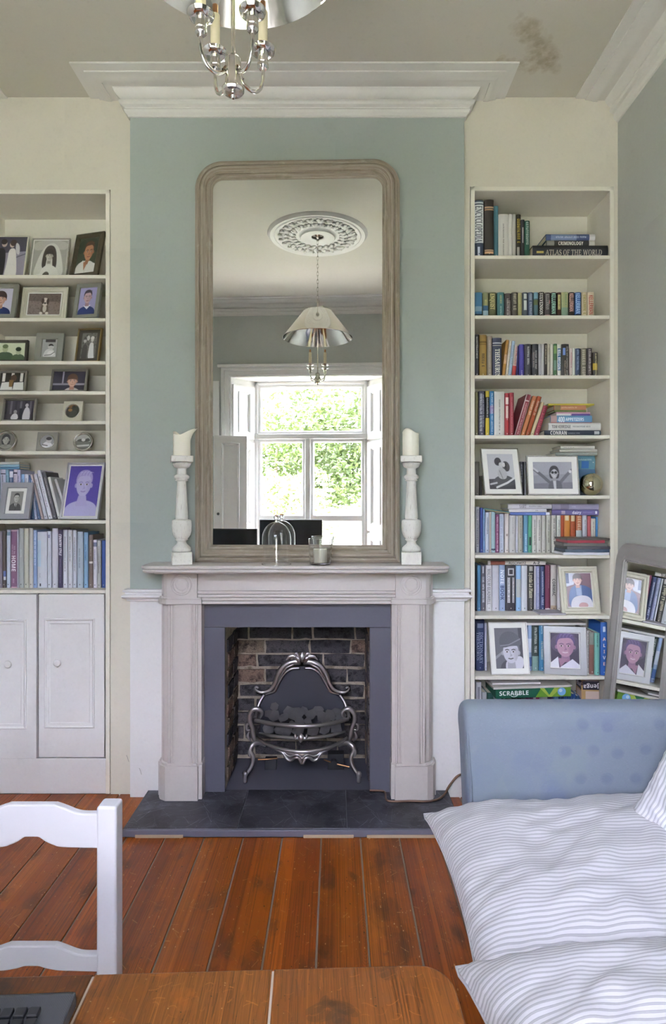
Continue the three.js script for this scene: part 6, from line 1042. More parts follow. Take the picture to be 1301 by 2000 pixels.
  embrace: print(0.8, (a) => { a.fill('#c4c4ca'); a.poly([[0, 0.72], [1, 0.68], [1, 1], [0, 1]], '#4a4a4e'); a.blob([[0.1, 0.8], [0.35, 0.62], [0.7, 0.6], [1, 0.72], [1, 0.9], [0.2, 0.95]], '#55555a'); a.el(0.4, 0.22, 0.13, 0.115, '#4c4a50'); a.el(0.5, 0.3, 0.07, 0.06, '#c8c6c8'); a.blob([[0.56, 0.4], [0.6, 0.2], [0.78, 0.22], [0.86, 0.36], [0.8, 0.5], [0.64, 0.5]], '#5a585c'); a.el(0.62, 0.31, 0.06, 0.07, '#d2d0d2'); a.blob([[0.34, 0.6], [0.42, 0.4], [0.56, 0.38], [0.72, 0.5], [0.7, 0.72], [0.44, 0.72]], '#b8b8bc'); a.line([[0.44, 0.48], [0.54, 0.7]], '#8a8a8e', 0.03); a.line([[0.28, 0.95], [0.7, 0.82], [1, 0.68]], '#d8d8da', 0.06); a.line([[0.05, 0.86], [0.3, 0.82]], '#c0c0c4', 0.05); }),
  arms: print(1.5, (a) => { a.fill('#9c9ca6'); a.poly([[0, 0], [1, 0], [1, 0.45], [0, 0.5]], '#aaaab4'); a.poly([[0, 0.8], [1, 0.75], [1, 1], [0, 1]], '#84848e'); a.line([[0.0, 0.24], [0.22, 0.5], [0.4, 0.74]], '#6c6c74', 0.09); a.line([[1.0, 0.3], [0.85, 0.5], [0.7, 0.74]], '#74747c', 0.09); a.line([[0.0, 0.22], [0.12, 0.36]], '#c8c8ce', 0.06); a.el(0.95, 0.36, 0.04, 0.06, '#dcdce0'); a.blob([[0.36, 1.1], [0.4, 0.72], [0.55, 0.66], [0.72, 0.72], [0.74, 1.1]], '#6a6a72'); a.poly([[0.5, 0.7], [0.58, 0.7], [0.58, 1], [0.52, 1]], '#cfcfd4'); a.head(0.54, 0.4, 0.1, { ...G, skin: '#c6c4c8', shade: '#a2a0a6', hair: '#424046', cut: 'long', lip: '#f0f0f0' }); a.el(0.5, 0.395, 0.035, 0.045, '#2c2c30'); a.el(0.58, 0.395, 0.035, 0.045, '#2c2c30'); }),
  boyDenim: print(0.68, (a) => { a.fill('#8a6f78'); a.poly([[0, 0], [0.42, 0], [0.3, 0.34], [0, 0.4]], '#d8dae6'); a.poly([[0, 0], [0.12, 0], [0.12, 0.3], [0, 0.3]], '#7f88a4'); a.blob([[0.02, 1.1], [0.1, 0.46], [0.4, 0.34], [0.75, 0.36], [1.05, 0.5], [1.1, 1.1]], '#5a6f9c'); a.poly([[0.36, 0.36], [0.6, 0.36], [0.6, 0.66], [0.38, 0.66]], '#94a4c4'); a.head(0.46, 0.2, 0.17, { skin: '#e2c0b4', shade: '#c49a8e', hair: '#5a4c48', cut: 'fringe' }); a.blob([[0.1, 1.1], [0.16, 0.76], [0.5, 0.64], [0.95, 0.7], [1.05, 1.1]], '#dcdae2'); a.blob([[0.4, 1.02], [0.5, 0.86], [0.8, 0.88], [0.82, 1.02]], '#c49c9c'); }),
  cap: print(0.66, (a) => { a.fill('#77777e'); a.poly([[0, 0.7], [0.3, 0.55], [0.32, 0.6], [0, 0.78]], '#9c9ca4'); a.poly([[0.86, 0], [1, 0], [1, 1], [0.9, 1]], '#54545c'); a.bust(0.6, 0.74, 0.44, '#5c5c64'); a.blob([[0.34, 1.1], [0.36, 0.8], [0.55, 0.84], [0.86, 0.66], [1.05, 0.8], [0.9, 1.1]], '#d6d4de'); a.head(0.56, 0.6, 0.3, { ...G, skin: '#d0ced8', shade: '#b0aeb8', hair: '#77777e', turn: -0.12 }); a.blob([[0.14, 0.42], [0.2, 0.16], [0.55, 0.06], [0.9, 0.2], [0.98, 0.46], [0.6, 0.44], [0.3, 0.5]], '#6a6a72'); a.line([[0.2, 0.44], [0.5, 0.42], [0.92, 0.28]], '#8f8f98', 0.03); }),
  boySmile: print(0.7, (a) => { a.fill('#4c4456'); a.el(0.5, 0.3, 0.5, 0.3, '#5c5266'); a.head(0.52, 0.38, 0.32, { skin: '#b890a4', shade: '#9a7490', hair: '#63527c', tone: '#8a78a0', brow: '#5c4a66', lip: '#d8c4d0', turn: -0.08 }); a.poly([[0, 0.86], [0.26, 0.68], [0.3, 1], [0, 1]], '#e4e2ea'); a.poly([[0.3, 1], [0.76, 0.74], [1, 0.9], [1, 1]], '#dcdae6'); a.poly([[0.26, 0.72], [0.6, 0.74], [0.34, 0.98]], '#a67e94'); }),
};
soften();
const FM = {
  greyWood: std({ color: '#8d8a7c', roughness: 0.7, map: driftwood, bumpMap: driftBump, bumpScale: 0.0004 }), grey: std({ color: '#8f9086', roughness: 0.6 }), coolGrey: std({ color: '#9a9a9e', roughness: 0.6 }), cream: std({ color: '#cfcbb8', roughness: 0.55 }), silver: M.silver, pewter: M.pewter, white: std({ color: '#dddbd6', roughness: 0.4 }),
  dark: std({ color: '#4c4840', roughness: 0.5 }), gold: std({ color: '#a58e5e', metalness: 0.6, roughness: 0.4 }), alu: std({ color: '#dcdce0', metalness: 0.6, roughness: 0.3 }), mat: std({ color: '#e9e8e2', roughness: 0.8 }),
};
// bottom-left, bottom-right and top marks, depth, print, frame width, mat width (both in metres), materials
function photoFrame(label, shelf, bl, br, top, z, pic, fw, mw, fm, { yaw = 0, lean = 0.22, group, style = 'flat', mm = FM.mat, base = shelf } = {}) {
  const sc = (EYE.z - z) / FOCAL, w = (br - bl) * sc / Math.cos(yaw);
  let h = Y(top, z - 0.03) - base; h /= Math.cos(lean);
  const o = thing('photo_frame', label, 'photo frame', [X((bl + br) / 2, z), base + 0.0008, z], group);
  o.rotation.set(0, yaw, 0);
  const tilt = new THREE.Matrix4().makeRotationX(-lean).setPosition(0, 0.009 * Math.sin(lean), 0), T0 = (g) => g.applyMatrix4(tilt);
  const t = style === 'thin' ? 0.006 : 0.009, prof = { flat: [[0, -t], [0, t * 0.8], [0.001, t], [fw * 0.9, t], [fw, t * 0.6], [fw, -t * 0.2]], thin: [[0, -t], [0, t], [fw, t], [fw, 0]], mould: [[0, -t], [0, t * 0.6], [fw * 0.2, t], [fw * 0.35, t], [fw * 0.45, t * 0.6], [fw * 0.75, t * 0.7], [fw * 0.85, t], [fw, t * 0.5], [fw, -t * 0.2]] }[style];
  part('frame', T0(sweepFrame(outline(-w / 2, w / 2, 0, h), prof)), fm, o);
  part('backing', T0(bx(-w / 2 + 0.002, w / 2 - 0.002, 0.002, h - 0.002, -t, -t * 0.4)), M.black, o);
  if (mw > 0) part('mat', T0(bx(-w / 2 + fw * 0.9, w / 2 - fw * 0.9, fw * 0.9, h - fw * 0.9, -t * 0.4, 0.0002)), mm, o);
  const iw = w - 2 * (fw + mw), ih = h - 2 * (fw + mw), pg = new THREE.PlaneGeometry(iw, ih).translate(0, h / 2, mw > 0 ? 0.0006 : 0.0003), uv = pg.attributes.uv;
  for (let i = 0; i < uv.count; i++) uv.setXY(i, pic.u0 + uv.getX(i) * (pic.u1 - pic.u0), pic.v0 + uv.getY(i) * (pic.v1 - pic.v0));
  part('photograph', T0(pg), photoMat, o);
  const ty = 0.62 * h * Math.cos(lean), tz = -0.62 * h * Math.sin(lean) - t - 0.002, fz = tz - Math.min(0.22 * h, 0.04), ls = Math.hypot(ty, fz - tz);
  part('stand', new THREE.BoxGeometry(w * 0.3, ls, 0.003).rotateX(Math.atan2(tz - fz, ty)).translate(0, ty / 2 + 0.001, (tz + fz) / 2), M.black, o);
  return o;
}
const LG = 'framed photographs on the left bookcase', RG = 'framed photographs on the right bookcase';
photoFrame('thin cream framed wedding couple photograph at the left end of the top shelf', LS[0], -16, 48, 458, -0.05, P.wedding, 0.007, 0, FM.cream, { group: LG, style: 'thin' });
photoFrame('silver framed black-and-white girl in a white veil on the top left shelf', LS[0], 55, 130, 464, -0.06, P.bride, 0.007, 0.004, FM.silver, { group: LG, style: 'thin' });
photoFrame('grey wood frame with a tanned boy in a white shirt, top left shelf', LS[0], 131, 194, 452, -0.05, P.boyTan, 0.028, 0, FM.greyWood, { group: LG, yaw: -0.28, lean: 0.24, style: 'mould' });
photoFrame('grey framed boy in a navy jumper at the left end of the second shelf', LS[1], -32, 29, 555, -0.02, P.boyNavy, 0.024, 0, FM.grey, { group: LG });
photoFrame('wide cream frame with a dog photograph on the second left shelf', LS[1], 38, 128, 561, -0.06, P.dog, 0.03, 0.007, FM.cream, { group: LG, style: 'mould' });
photoFrame('grey framed schoolboy in a blue jumper on lilac, right end of second shelf', LS[1], 140, 193, 554, -0.02, P.boySchool, 0.022, 0, FM.grey, { group: LG, yaw: -0.2 });
photoFrame('dark framed greenish photograph of a pair, left end of the third shelf', LS[2], -12, 53, 667, -0.05, P.pairGreen, 0.014, 0, FM.dark, { group: LG, lean: 0.14 });
photoFrame('grey clip frame with a baby photograph on the third left shelf', LS[2], 67, 121, 652, -0.06, P.baby, 0.034, 0, FM.grey, { group: LG, yaw: 0.03 });
photoFrame('black and gold framed old couple photograph, right end of third shelf', LS[2], 145, 194, 642, -0.05, P.coupleBW, 0.007, 0.018, FM.gold, { group: LG, yaw: -0.12, mm: FM.dark });
photoFrame('pewter framed photograph of a set table, left end of the fourth shelf', LS[3], -8, 50, 726, -0.05, P.tableScene, 0.012, 0, FM.pewter, { group: LG, style: 'mould' });
photoFrame('ornate silver framed photograph of a small girl on the fourth left shelf', LS[3], 97, 168, 723, -0.05, P.girl, 0.011, 0, FM.pewter, { group: LG, style: 'mould', lean: 0.26 });
photoFrame('grey framed black-and-white church scene at the left of the fifth shelf', LS[4], 3, 68, 780, -0.06, P.churchBW, 0.012, 0, FM.pewter, { group: LG, style: 'mould' });
function roundInSquare(label, shelf, bl, br, top, z, pic, fm, yaw) {
  const o = photoFrame(label, shelf, bl, br, top, z, pic, 0.012, 0, fm, { group: LG, yaw, lean: 0.24 }), sc = (EYE.z - z) / FOCAL, w = (br - bl) * sc / Math.cos(yaw), h = (Y(top, z - 0.03) - shelf) / Math.cos(0.24), r = Math.min(w, h) * 0.36;
  const s = shapeOf(outline(-w / 2 + 0.001, w / 2 - 0.001, 0.001, h - 0.001)), hole = new THREE.Path(); hole.absarc(0, h / 2, r, 0, Math.PI * 2, true); s.holes.push(hole);
  const m = new THREE.Matrix4().makeRotationX(-0.24).setPosition(0, 0.002, 0);
  part('face_plate', new THREE.ExtrudeGeometry(s, { depth: 0.004, bevelEnabled: true, bevelSize: 0.0008, bevelThickness: 0.0008, bevelSegments: 1, curveSegments: 32 }).translate(0, 0, 0.004).applyMatrix4(m), fm, o);
  part('round_rim', new THREE.TorusGeometry(r, 0.0022, 8, 40).translate(0, h / 2, 0.009).applyMatrix4(m), M.silver, o);
}
roundInSquare('cream square frame with a round opening on the fifth left shelf', LS[4], 121, 160, 786, -0.05, P.roundGarden, FM.cream, -0.06);
roundInSquare('gold-edged square frame with a round child picture on the sixth left shelf', LS[5], 71, 111, 846, -0.05, P.roundChild, FM.pewter, 0.02);
function roundFrame(label, shelf, cx, r0, z, pic) {
  const sc = (EYE.z - z) / FOCAL, r = r0 * sc, o = thing('photo_frame', label, 'photo frame', [X(cx, z), shelf + 0.0008, z], LG);
  const m = new THREE.Matrix4().makeRotationX(-0.2).setPosition(0, 0.002, 0), T0 = (g) => g.rotateX(Math.PI / 2).translate(0, r, 0).applyMatrix4(m);
  part('frame', T0(lathe([[r * 0.99, -0.008], [r, 0], [r * 0.97, 0.006], [r * 0.9, 0.009], [r * 0.84, 0.006], [r * 0.82, 0.002], [r * 0.78, 0.004], [r * 0.76, 0.0]], 48)), M.silver, o);
  part('backing', T0(new THREE.CylinderGeometry(r * 0.98, r * 0.98, 0.003, 36).translate(0, -0.006, 0)), M.black, o);
  const g = new THREE.CircleGeometry(r * 0.8, 40), uv = g.attributes.uv;
  for (let i = 0; i < uv.count; i++) uv.setXY(i, pic.u0 + uv.getX(i) * (pic.u1 - pic.u0), pic.v0 + uv.getY(i) * (pic.v1 - pic.v0));
  part('photograph', g.translate(0, r, 0.0).applyMatrix4(m), photoMat, o);
  part('stand', bx(-0.01, 0.01, 0.002, r, -0.045, -0.042).rotateX(0.18), M.black, o);
}
roundFrame('round silver frame with a face, left end of the sixth shelf', LS[5], 10, 21, -0.05, P.roundFace);
roundFrame('round silver frame with a landscape, right end of the sixth shelf', LS[5], 161, 19.5, -0.05, P.roundLand);
photoFrame('grey framed man in a suit standing before blue books, seventh left shelf', LS[6], -3, 57, 944, -0.035, P.manSuit, 0.03, 0.018, FM.coolGrey, { group: LG, lean: 0.26 });
photoFrame('large white framed purple-toned portrait on the seventh left shelf', LS[6], 115, 193, 904, -0.04, P.purple, 0.012, 0.006, FM.alu, { group: LG, yaw: -0.1, lean: 0.28, mm: FM.mat });
photoFrame('thin silver framed couple embracing, fifth shelf right of the fireplace', RS[4], 946, 1021, 876, -0.03, P.embrace, 0.004, 0.028, FM.silver, { group: RG, style: 'thin', yaw: 0.05, lean: 0.3 });
photoFrame('silver framed smiling woman with arms spread, fifth right shelf', RS[4], 1031, 1132, 891, -0.03, P.arms, 0.006, 0.028, FM.silver, { group: RG, style: 'thin', lean: 0.14 });
photoFrame('moulded cream frame with a boy in a denim jacket, seventh right shelf', RS[6], 1097, 1174, 1108, -0.03, P.boyDenim, 0.034, 0.003, FM.cream, { group: RG, style: 'mould', yaw: 0.05, lean: 0.2 });
photoFrame('white framed black-and-white girl in a cap, eighth right shelf', RS[7], 959, 1036, 1218, -0.025, P.cap, 0.006, 0.024, FM.white, { group: RG, style: 'thin', yaw: 0.06, lean: 0.2 });
photoFrame('white metal frame with a smiling boy, eighth right shelf', RS[7], 1065, 1144, 1224, -0.02, P.boySmile, 0.033, 0.003, FM.alu, { group: RG, yaw: -0.16, lean: 0.12 });

// ------------------------------------------------------------------ floor mirror leaning on the right wall
{
  const m = thing('floor_mirror', 'grey framed mirror leaning against the right wall behind the sofa arm', 'mirror', [1.335, 0.002, 0.38]);
  const hw = 0.30, ht = 1.335, fm = std({ color: '#a5a29d', roughness: 0.35, metalness: 0.25, bumpMap: plasterBump, bumpScale: 0.0002 });
  // built facing +z, then turned to face the room
  part('frame', sweepFrame(outline(-hw, hw, 0, ht, 0.1, 0.0, 14), [[0, -0.022], [0, 0.006], [0.006, 0.014], [0.02, 0.018], [0.036, 0.017], [0.05, 0.010], [0.06, 0.008], [0.07, 0.012], [0.08, 0.012], [0.084, 0.006], [0.088, 0.006], [0.09, -0.002]]), fm, m);
  part('mirror_glass', slab(outline(-hw + 0.086, hw - 0.086, 0.086, ht - 0.086, 0.04, 0, 10), 0.004).translate(0, 0, -0.004), M.mirror, m);
  part('backing', slab(outline(-hw + 0.006, hw - 0.006, 0.004, ht - 0.006, 0.096, 0, 10), 0.014).translate(0, 0, -0.021), M.black, m);
  m.rotation.set(0, -Math.PI / 2, 0); m.rotation.order = 'YXZ'; m.rotation.x = -0.097;
}
// ------------------------------------------------------------------ sofa
const sofaTex = tex(canvas(1024, 1024, (c, w, h) => {
  c.fillStyle = '#7f8895'; c.fillRect(0, 0, w, h);
  for (let i = 0; i < 26000; i++) { c.fillStyle = rnd() < 0.5 ? hex(108, 118, 134, 0.25) : hex(150, 160, 174, 0.22); c.fillRect(rnd() * w, rnd() * h, rr(1, 5), 1.2); }
  blotch(c, w, h, 24, [134, 140, 140], 0.3, 40, 130); blotch(c, w, h, 16, [112, 124, 148], 0.3, 40, 110);
  for (let i = 0; i < 5; i++) for (let j = 0; j < 14; j++) { if (rnd() < 0.2) continue; const x = 640 + (i + (j % 2) * 0.5) * 74 + rr(-8, 8), y = j * h / 14 + rr(-8, 8) + 30; for (let k = 0; k < 5; k++) { c.fillStyle = hex(84, 98, 130, 0.055); c.beginPath(); c.ellipse(x + rr(-2, 2), y + rr(-2, 2), 20 - k * 2, 19 - k * 2.5, 0, 0, 7); c.fill(); } }
}), { repeat: [0.7, 0.7] });
const weaveBump = tex(canvas(256, 256, (c, w, h) => { c.fillStyle = '#888'; c.fillRect(0, 0, w, h); for (let y = 0; y < h; y += 4) for (let x = 0; x < w; x += 4) { c.fillStyle = (x / 4 + y / 4) % 2 ? hex(255, 255, 255, 0.35) : hex(0, 0, 0, 0.35); c.fillRect(x, y, 3, 3); } }), { srgb: false, repeat: [9, 9] });
const sofaMat = phys({ map: sofaTex, roughness: 0.9, bumpMap: weaveBump, bumpScale: 0.0006, sheen: 0.3, sheenColor: new THREE.Color('#aab8cc'), sheenRoughness: 0.6 });
const SZ0 = 0.70, SZ1 = 2.75, SX0 = 0.5, ARMT = 0.742;
{
  const s = thing('sofa', 'pale blue dotted fabric sofa with rolled arms along the right wall', 'sofa', [0.95, 0, 1.72]);
  const o = (g) => metreUV(g.translate(-0.95, 0, -1.72), [0.95, 0, 1.72]);
  const arm = (z0, z1, dir) => { // cross-section in z/y, rolled outwards, carried along x
    const inner = dir > 0 ? z1 : z0, pts = [], R0 = 0.085, cy = ARMT - R0, cz = inner - dir * R0;
    const P2 = (z, y) => pts.push([z, y]);
    P2(inner - dir * 0.004, 0.14);
    for (let i = 0; i <= 14; i++) { const a = (i / 14) * Math.PI * 1.12 + 0.0; P2(cz + dir * Math.cos(a) * R0, cy + Math.sin(a) * R0); }
    P2(cz - dir * R0 * 0.72, cy - R0 * 0.7); P2(cz - dir * R0 * 0.7, 0.14);
    const g = new THREE.ExtrudeGeometry(shapeOf(pts), { depth: 0.86, bevelEnabled: true, bevelSize: 0.03, bevelThickness: 0.04, bevelOffset: -0.028, bevelSegments: 6, curveSegments: 6 });
    const p = g.attributes.position; // shape x is z, extrusion runs along x; the front swells a little at the roll
    for (let i = 0; i < p.count; i++) { const z = p.getX(i), y = p.getY(i), e = p.getZ(i); let x = SX0 + 0.042 + e; if (e < 0.1 && y < 0.56) x += 0.018 * Math.min(1, (0.56 - y) / 0.05); p.setXYZ(i, x, y, z); }
    const idx = []; for (let i = 0; i < p.count; i += 3) idx.push(i, i + 2, i + 1);
    g.setIndex(idx); const n = g.toNonIndexed(); n.deleteAttribute('normal'); return toCreasedNormals(n, 0.7);
  };
  const a1 = part('arm', o(arm(SZ0, SZ0 + 0.17, 1)), sofaMat, s), a2 = part('arm', o(arm(SZ1 - 0.17, SZ1, -1)), sofaMat, s);
  part('seat_base', o(bx(0.54, 1.44, 0.14, 0.30, SZ0 + 0.1, SZ1 - 0.1, 0.03)), sofaMat, s);
  part('backrest', o(bx(1.345, 1.46, 0.14, 0.80, SZ0 + 0.005, SZ1 - 0.005, 0.06)), sofaMat, s);
  // piping down the front edge of the far arm
  part('piping', tube([[SX0 + 0.03, 0.15, SZ0 + 0.168], [SX0 + 0.026, 0.4, SZ0 + 0.17], [SX0 + 0.016, 0.56, SZ0 + 0.166], [SX0 + 0.012, 0.64, SZ0 + 0.158], [SX0 + 0.016, 0.69, SZ0 + 0.135]].map(([x, y, z]) => [x - 0.95, y, z - 1.72]), 0.0055, 40, 8), sofaMat, a1);
  for (const [x, z] of [[0.6, SZ0 + 0.12], [1.36, SZ0 + 0.1], [0.6, SZ1 - 0.12], [1.36, SZ1 - 0.1]]) {
    const l = part('leg', lathe([[0, 0.03], [0.014, 0.03], [0.018, 0.06], [0.024, 0.1], [0.026, 0.14], [0, 0.141]], 18).translate(x - 0.95, 0, z - 1.72), std({ color: '#5d4334', roughness: 0.5 }), s);
    part('castor', [new THREE.CylinderGeometry(0.024, 0.024, 0.016, 20).rotateZ(Math.PI / 2).translate(x - 0.95, 0.0245, z - 1.72), new THREE.CylinderGeometry(0.008, 0.008, 0.022, 12).translate(x - 0.95, 0.04, z - 1.72)], M.brass, l);
  }
}
const ticking = tex(canvas(64, 512, (c, w, h) => {
  c.fillStyle = '#cfcdd2'; c.fillRect(0, 0, w, h);
  for (let i = 0; i < 16; i++) { const y = i * 32; c.fillStyle = '#a9a7ad'; c.fillRect(0, y + 4, w, 13); c.fillStyle = hex(207, 205, 210, 0.35); c.fillRect(0, y + 8, w, 3); }
  speckle(c, w, h, 900, [255, 255, 255], 0.2, 0.4, 1.2);
}), { repeat: [4, 1 / 0.232] });
const tickMat = phys({ map: ticking, roughness: 0.92, bumpMap: weaveBump, bumpScale: 0.0003, sheen: 0.2, sheenColor: new THREE.Color('#ffffff') });
// soft cushion: length along z, width along x; stripes run across; ears at the corners and creases towards the edges
function cushion(label, wx, lz, thick, seedN, pull = 0.06) {
  const n = 72, pos = [], uv = [], idx = [];
  for (const side of [1, -1]) {
    const o = pos.length / 3;
    for (let j = 0; j <= n; j++) for (let i = 0; i <= n; i++) {
      const u = (i / n) * 2 - 1, v = (j / n) * 2 - 1, eu = 1 - u ** 4, ev = 1 - v ** 4;
      const x = (wx / 2) * u * (1 - pull * (1 - v * v) * Math.abs(u) ** 2), z = (lz / 2) * v * (1 - pull * (1 - u * u) * Math.abs(v) ** 2);
      let y = thick / 2 * Math.pow(Math.max(0, eu * ev), 0.55);
      const fold = noise.noise(u * 2.2 + seedN, v * 2.2, seedN) * 0.022 + noise.noise(u * 5 + v * 6 + seedN, v * 3 - u * 3, seedN * 2) * 0.014;
      const edge = Math.sin((Math.abs(u) > Math.abs(v) ? v : u) * 38 + seedN) * 0.006 * Math.pow(Math.max(Math.abs(u), Math.abs(v)), 10);
      y += (fold * (eu * ev) ** 0.7 + edge * Math.min(1, (eu + ev) * 2)) * (side > 0 ? 1 : 0.4);
      pos.push(x, side > 0 ? y : -y * 0.4, z);
      uv.push(x, z + noise.noise(u * 1.6 + seedN, v * 1.6, 5 + seedN) * 0.012 + 0.012 * u * u);
    }
    for (let j = 0; j < n; j++) for (let i = 0; i < n; i++) { const a = o + j * (n + 1) + i, b = a + n + 1; if (side > 0) idx.push(a, b, a + 1, b, b + 1, a + 1); else idx.push(a, a + 1, b, b, a + 1, b + 1); }
  }
  const g = new THREE.BufferGeometry();
  g.setAttribute('position', new THREE.Float32BufferAttribute(pos, 3)); g.setAttribute('uv', new THREE.Float32BufferAttribute(uv, 2)); g.setIndex(idx); g.computeVertexNormals();
  const t = thing('cushion', label, 'cushion', [0, 0, 0], 'striped cushions on the sofa');
  part('cover', g, tickMat, t);
  const edge = []; for (let k = 0; k < 4; k++) for (let i = 0; i < 12; i++) { const s = (i / 12) * 2 - 1, [u, v] = [[s, -1], [1, s], [-s, 1], [-1, -s]][k]; edge.push(V((wx / 2) * u * (1 - pull * (1 - v * v) * Math.abs(u) ** 2), 0, (lz / 2) * v * (1 - pull * (1 - u * u) * Math.abs(v) ** 2))); }
  part('seam', new THREE.TubeGeometry(new THREE.CatmullRomCurve3(edge, true), 120, 0.0035, 6, true), tickMat, t);
  return t;
}
{
  const c1 = cushion('large striped seat cushion against the far blue arm of the sofa', 0.97, 0.84, 0.22, 1.3); c1.position.set(0.835, 0.345, 1.28); c1.rotation.set(0.03, 0.02, 0.055);
  const c2 = cushion('nearest striped seat cushion at the lower right of the picture', 0.96, 0.86, 0.26, 4.7); c2.position.set(0.82, 0.385, 2.08); c2.rotation.set(-0.03, 0.09, 0.02);
  const c3 = cushion('striped scatter cushion leaning on the sofa back at the right edge', 0.46, 0.46, 0.15, 8.1, 0.1); c3.position.set(1.235, 0.53, 1.25); c3.rotation.set(0.3, 0.55, 0.95);
}
// ------------------------------------------------------------------ table, chair, desk things
const oakTex = tex(canvas(1024, 1024, (c, w, h) => {
  c.fillStyle = '#8a5620'; c.fillRect(0, 0, w, h);
  for (let i = 0; i < 1500; i++) { const x = rnd() * w, y = rnd() * h, len = rr(60, 460); c.strokeStyle = rnd() < 0.5 ? hex(64, 32, 10, rr(0.08, 0.4)) : hex(196, 130, 60, rr(0.08, 0.34)); c.lineWidth = rr(0.8, 4); c.beginPath(); c.moveTo(x, y); c.bezierCurveTo(x + rr(-8, 8), y + len * 0.3, x + rr(-8, 8), y + len * 0.7, x + rr(-12, 12), y + len); c.stroke(); }
  for (let i = 0; i < 300; i++) { c.strokeStyle = hex(206, 144, 76, rr(0.15, 0.5)); c.lineWidth = rr(1, 5); const x = rnd() * w, y = rnd() * h; c.beginPath(); c.moveTo(x, y); c.quadraticCurveTo(x + rr(5, 20), y + rr(-14, 14), x + rr(10, 44), y + rr(-20, 20)); c.stroke(); }
  blotch(c, w, h, 12, [52, 38, 34], 0.7, 20, 90); blotch(c, w, h, 14, [180, 112, 44], 0.5, 30, 90); blotch(c, w, h, 14, [70, 40, 16], 0.6, 10, 50);
  speckle(c, w, h, 110, [36, 22, 14], 0.8, 0.8, 3.6); speckle(c, w, h, 160, [224, 208, 190], 0.8, 1, 4);
}), { repeat: [1.9, 1.9] });
const oakMats = ['#d6c8b6', '#cbb9a2', '#bda98f'].map((color) => phys({ color, map: oakTex, roughness: 0.45, clearcoat: 0.08, clearcoatRoughness: 0.3, bumpMap: boardRough, bumpScale: 0.0003 }));
{
  const t = thing('table', 'worn oak plank table in the foreground with a rounded corner', 'table', [-0.09, 0, 2.58]);
  t.rotation.y = 0.038;
  const z0 = -0.37, z1 = 0.40, xs = [-1.48, -1.184, -0.888, -0.592, -0.296, 0, 0.297];
  for (let i = 0; i < 6; i++) {
    const a = xs[i] + 0.0012, b = xs[i + 1] - 0.0012, last = i === 5, first = i === 0, rad = 0.055, pts = [];
    const corner = (cx, cz, a0) => { for (let k = 0; k <= 8; k++) { const th = a0 + (k / 8) * Math.PI / 2; pts.push([cx + Math.cos(th) * rad, cz + Math.sin(th) * rad]); } };
    // plan, with y of the shape standing for -z
    if (last) corner(b - rad, -z1 + rad, -Math.PI / 2); else pts.push([b, -z1]);
    if (last) corner(b - rad, -z0 - rad, 0); else pts.push([b, -z0]);
    if (first) corner(a + rad, -z0 - rad, Math.PI / 2); else pts.push([a, -z0]);
    if (first) corner(a + rad, -z1 + rad, Math.PI); else pts.push([a, -z1]);
    const g = slab(pts, 0.026, 0.003); g.rotateX(-Math.PI / 2); g.translate(0, 0.724, 0);
    part('board', metreUV(g, [i * 0.41, 0, i * 0.23]), oakMats[[2, 0, 1, 2, 0, 1][i]], t);
  }
  for (const x of xs.slice(1, 6)) part('joint_filling', bx(x - 0.0018, x + 0.0018, 0.726, 0.7486, z0 + 0.004, z1 - 0.004), std({ color: '#a39688', roughness: 0.9 }), t);
  part('apron', [bx(-1.4, 0.22, 0.63, 0.724, z0 + 0.09, z0 + 0.112), bx(-1.4, 0.22, 0.63, 0.724, z1 - 0.112, z1 - 0.09), bx(-1.4, -1.378, 0.63, 0.724, z0 + 0.09, z1 - 0.09), bx(0.198, 0.22, 0.63, 0.724, z0 + 0.09, z1 - 0.09)], oakMats[2], t);
  for (const [x, z] of [[-1.36, z0 + 0.13], [0.18, z0 + 0.13], [-1.36, z1 - 0.13], [0.18, z1 - 0.13]]) part('leg', [bx(x - 0.032, x + 0.032, 0.56, 0.724, z - 0.032, z + 0.032, 0.003), lathe([[0, 0.001], [0.02, 0.001], [0.024, 0.03], [0.018, 0.06], [0.03, 0.2], [0.032, 0.42], [0.022, 0.5], [0.03, 0.53], [0.03, 0.56]], 20).translate(x, 0, z)], oakMats[2], t);
}
